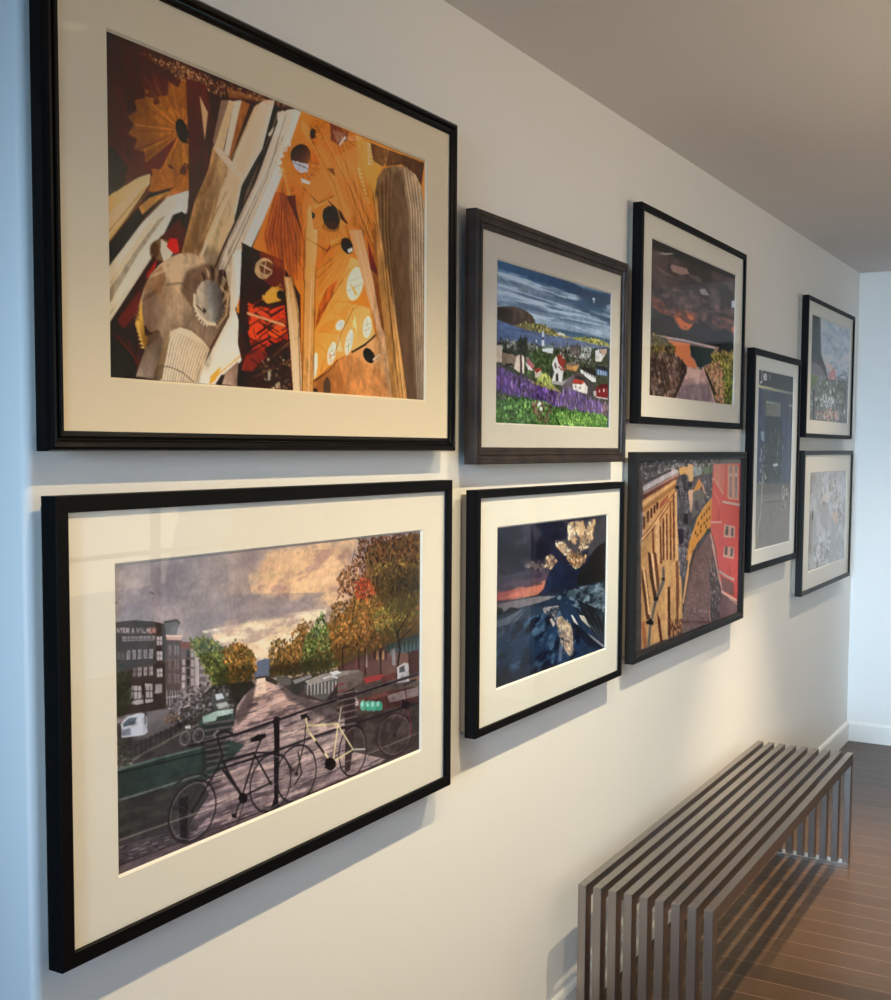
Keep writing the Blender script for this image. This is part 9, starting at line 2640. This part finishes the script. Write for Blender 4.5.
PRINTS['J'] = {'res': (80, 140), 'gain': ((1.999, 2.096, 2.461), (2.482, 2.504, 2.834), (2.073, 2.139, 2.366), (2.505, 2.548, 3.021)), 'haze': (0.1161, 0.1322, 0.1399), 'matted': True, 'tex': (0.08, 0.7), 'ops': [  # glass haze is part of these pale colours
("P",([-1,-1,770,-1,770,434,-1,434],"9ca0a0"),{}),
("P",([-64,0,132,3,68,426,-44,417],"7c7874"),{"c2": "989694","g": (-33,32,107,35)}),
("C",([-9,0,769,5,758,427,11,421],"b4b8b8",120,60,0.45,0.62,151,0.16,0.7),{}),
("D",([376,40,570,44,681,118,664,247,432,228,299,161,204,117],["b0a89f","a8a09a","b8b2aa","a09c98","a0aaa6"],90,16,1.6,0.25,152),{"a": 0.5}),
("D",([164,275,442,305,426,429,123,418],["acb0b0","a6aaa8","a4a49e"],80,14,1.8,0.16,153),{"a": 0.5}),
("P",([429,207,589,186,598,258],"c8ac98"),{"a": 0.7,"soft": 8}),
("P",([234,118,352,94,451,132,296,140],"bcb6ae"),{"a": 0.8,"soft": 5}),
("P",([66,171,94,169,88,211,65,210],"4c4844"),{}),
("L",([701,18,721,417],10,"8cA09c"),{"a": 0.4}),
]}
LAB = {'A': 'large glossy black beaded frame holding an amber-lit interior of branching columns', 'B': 'large flat black frame holding a canal photograph with bicycles against a railing', 'C': 'weathered dark wood frame with grey mat holding a harbour village and purple lupins', 'D': 'black frame with white mat holding blue shore rocks at dusk under glowing clouds', 'E': 'black frame with cream mat holding an orange sunset over mountains and a still fjord', 'G': 'charcoal frame without a mat showing an old street of amber and red houses', 'H': 'tall narrow black frame holding a shop-front print with a dark sign band', 'I': 'black frame near the far corner holding a grey sky above a small village', 'J': 'charcoal frame near the far corner holding a pale washed-out print, lowest there'}


# ---------------------------------------------------------------- framed pictures
XF = 0.045      # front of the frames from the wall
def sweep(name, y0, y1, z0, z1, prof, mat, parent):
    """rectangular moulding: prof is a closed list of (inset, x)"""
    bm = bmesh.new(); L = []
    for i, x in prof:
        L.append([bm.verts.new((x, a, b)) for a, b in ((y0 + i, z0 + i), (y1 - i, z0 + i), (y1 - i, z1 - i), (y0 + i, z1 - i))])
    n = len(L)
    for k in range(n):
        A, B = L[k], L[(k + 1) % n]
        for c in range(4): bm.faces.new((A[c], A[(c + 1) % 4], B[(c + 1) % 4], B[c]))
    return from_bm(name, bm, mat, parent)
def mat_board(y0, y1, z0, z1, p, x0, x1, mat, parent):
    """board with a bevelled window; p = window (y0,y1,z0,z1) at the print"""
    bm = bmesh.new(); b = x1 - x0
    def loop(x, a0, a1, c0, c1): return [bm.verts.new((x, a, c)) for a, c in ((a0, c0), (a1, c0), (a1, c1), (a0, c1))]
    L = [loop(x0, y0, y1, z0, z1), loop(x1, y0, y1, z0, z1), loop(x1, p[0] - b, p[1] + b, p[2] - b, p[3] + b), loop(x0, *p)]
    for k in range(4):
        A, B = L[k], L[(k + 1) % 4]
        for c in range(4): bm.faces.new((A[c], A[(c + 1) % 4], B[(c + 1) % 4], B[c]))
    return from_bm('mat_board', bm, mat, parent)
def profile(kind, w, lip):
    xb, xf = 0.018, XF
    if kind == 'flat':
        f = [(0, xb), (0, xf - 0.0015), (0.0015, xf), (w - 0.0015, xf), (w, xf - 0.0015)]
    elif kind == 'bead':
        f = [(0, xb), (0, xf - 0.008), (0.002, xf - 0.003), (0.006, xf), (0.011, xf - 0.001), (0.015, xf - 0.005), (0.017, xf - 0.006),
             (0.018, xf - 0.0045), (0.020, xf - 0.0032), (0.0225, xf - 0.0038), (0.024, xf - 0.0055), (w, xf - 0.0065)]
    elif kind == 'scoop':
        f = [(0, xb), (0, xf - 0.003), (0.002, xf), (0.010, xf), (0.0115, xf - 0.003), (0.019, xf - 0.0045), (0.0205, xf - 0.002),
             (0.0235, xf - 0.002), (0.025, xf - 0.006), (0.029, xf - 0.0065), (0.031, xf - 0.0055), (w, xf - 0.0068)]
    else:
        f = [(0, xb), (0, xf - 0.002), (0.002, xf), (w - 0.008, xf), (w - 0.002, xf - 0.003), (w, xf - 0.006)]
    xr = xf - lip
    return f + [(w, xr), (w - 0.008, xr), (w - 0.008, xb)]
FR = {}
def picture(key, label, inner, w, kind, fm, pr, mm, lip=0.0055):
    """inner = sight opening, pr = visible print rectangle (world y, y, z-eye, z-eye)"""
    y0, y1, z0, z1 = inner
    oy, oz = y0 - w, z0 - w + EYE
    t = thing('framed_picture', label, 'picture', (0, (y0 + y1) / 2, oz))
    Y = lambda v: v - (y0 + y1) / 2
    Z = lambda v: v + EYE - oz
    Y0, Y1, Z0, Z1 = Y(y0) - w, Y(y1) + w, Z(z0) - w, Z(z1) + w
    sweep('frame', Y0, Y1, Z0, Z1, profile(kind, w, lip), MAT[fm], t)
    e = 0.0075
    box('backing_board', 0.0005, 0.0215, Y0 + w - e, Y1 - w + e, Z0 + w - e, Z1 - w + e, MAT['backing'], t)
    xg = XF - lip - 0.0022
    box('glass', xg, xg + 0.002, Y0 + w - e, Y1 - w + e, Z0 + w - e, Z1 - w + e, MAT['glass'], t)
    P = (Y(pr[0]), Y(pr[1]), Z(pr[2]), Z(pr[3]))
    if mm:
        xm = xg - 0.0003
        mat_board(Y0 + w - e, Y1 - w + e, Z0 + w - e, Z1 - w + e, P, xm - 0.0035, xm, MAT[mm], t)
        xp = xm - 0.0038
    else:
        xp = xg - 0.0006
    print_sheet(key, t, P, xp)
    return t
picture('A', LAB['A'], (1.0795, 2.0777, 0.0200, 0.6162), 0.0265, 'bead', 'gloss_black', (1.1679, 1.9911, 0.0932, 0.5475), 'mat_tan')
picture('B', LAB['B'], (1.0809, 2.0666, -0.6668, -0.0858), 0.0220, 'flat', 'black', (1.171, 1.9805, -0.5927, -0.162), 'mat_cream')
picture('C', LAB['C'], (2.2206, 3.0017, 0.0025, 0.4572), 0.0365, 'scoop', 'weathered', (2.2938, 2.9423, 0.0558, 0.4034), 'mat_grey')
picture('D', LAB['D'], (2.2120, 3.0182, -0.5993, -0.1053), 0.0175, 'flat', 'black', (2.3057, 2.937, -0.5277, -0.1743), 'mat_white')
picture('E', LAB['E'], (3.1523, 4.1382, 0.0912, 0.6548), 0.0200, 'flat', 'black', (3.2387, 4.0612, 0.1535, 0.5926), 'mat_cream')
picture('G', LAB['G'], (3.1500, 4.1940, -0.5780, -0.0318), 0.0240, 'round', 'grey_black', (3.143, 4.201, -0.585, -0.0248), None, lip=0.014)
picture('H', LAB['H'], (4.3083, 4.9670, -0.4219, 0.3417), 0.0240, 'flat', 'black', (4.3816, 4.9026, -0.3686, 0.2923), 'mat_white')
picture('I', LAB['I'], (5.1015, 6.0276, 0.0706, 0.6255), 0.0170, 'flat', 'black', (5.1932, 5.9764, 0.1286, 0.5734), 'mat_cream')
picture('J', LAB['J'], (5.1036, 6.0724, -0.5991, -0.0204), 0.0190, 'flat', 'grey_black', (5.2321, 5.9926, -0.5243, -0.0995), 'mat_cream')


# ---------------------------------------------------------------- slatted steel bench
def bench():
    t = thing('slatted_bench', 'long slatted bench of dark bronze metal bars on the wood floor along the picture wall', 'bench', (0.235, 3.54, 0))
    t.rotation_euler = (0, 0, math.radians(0.45))
    H = 0.4155; W = 0.0215; D = 0.036; L0, L1 = -0.845, 0.865
    for i in range(9):
        x = -0.160 + i * 0.321 / 8
        bm = bmesh.new(); add_box(bm, x - W / 2, x + W / 2, L0 + D, L1 - D, H - D, H, 0.0004)
        from_bm('slat', bm, MAT['steel'], t)
        for a, b in ((L0, L0 + D), (L1 - D, L1)):
            bm = bmesh.new(); add_box(bm, x - W / 2, x + W / 2, a, b, 0.020, H, 0.0012)
            from_bm('leg', bm, MAT['steel'], t)
    for a, b in ((L0, L0 + D), (L1 - D, L1)):
        bm = bmesh.new(); add_box(bm, -0.160 - W / 2, 0.161 + W / 2, a - 0.004, b + 0.004, 0.0, 0.020, 0.0015)
        from_bm('foot_rail', bm, MAT['chrome'], t)
    for yy in (-0.62, 0.62):
        bm = bmesh.new(); add_box(bm, -0.155, 0.155, yy - 0.012, yy + 0.012, H - D - 0.0085, H - D - 0.0004, 0.001)
        from_bm('cross_brace', bm, MAT['chrome'], t)
bench()
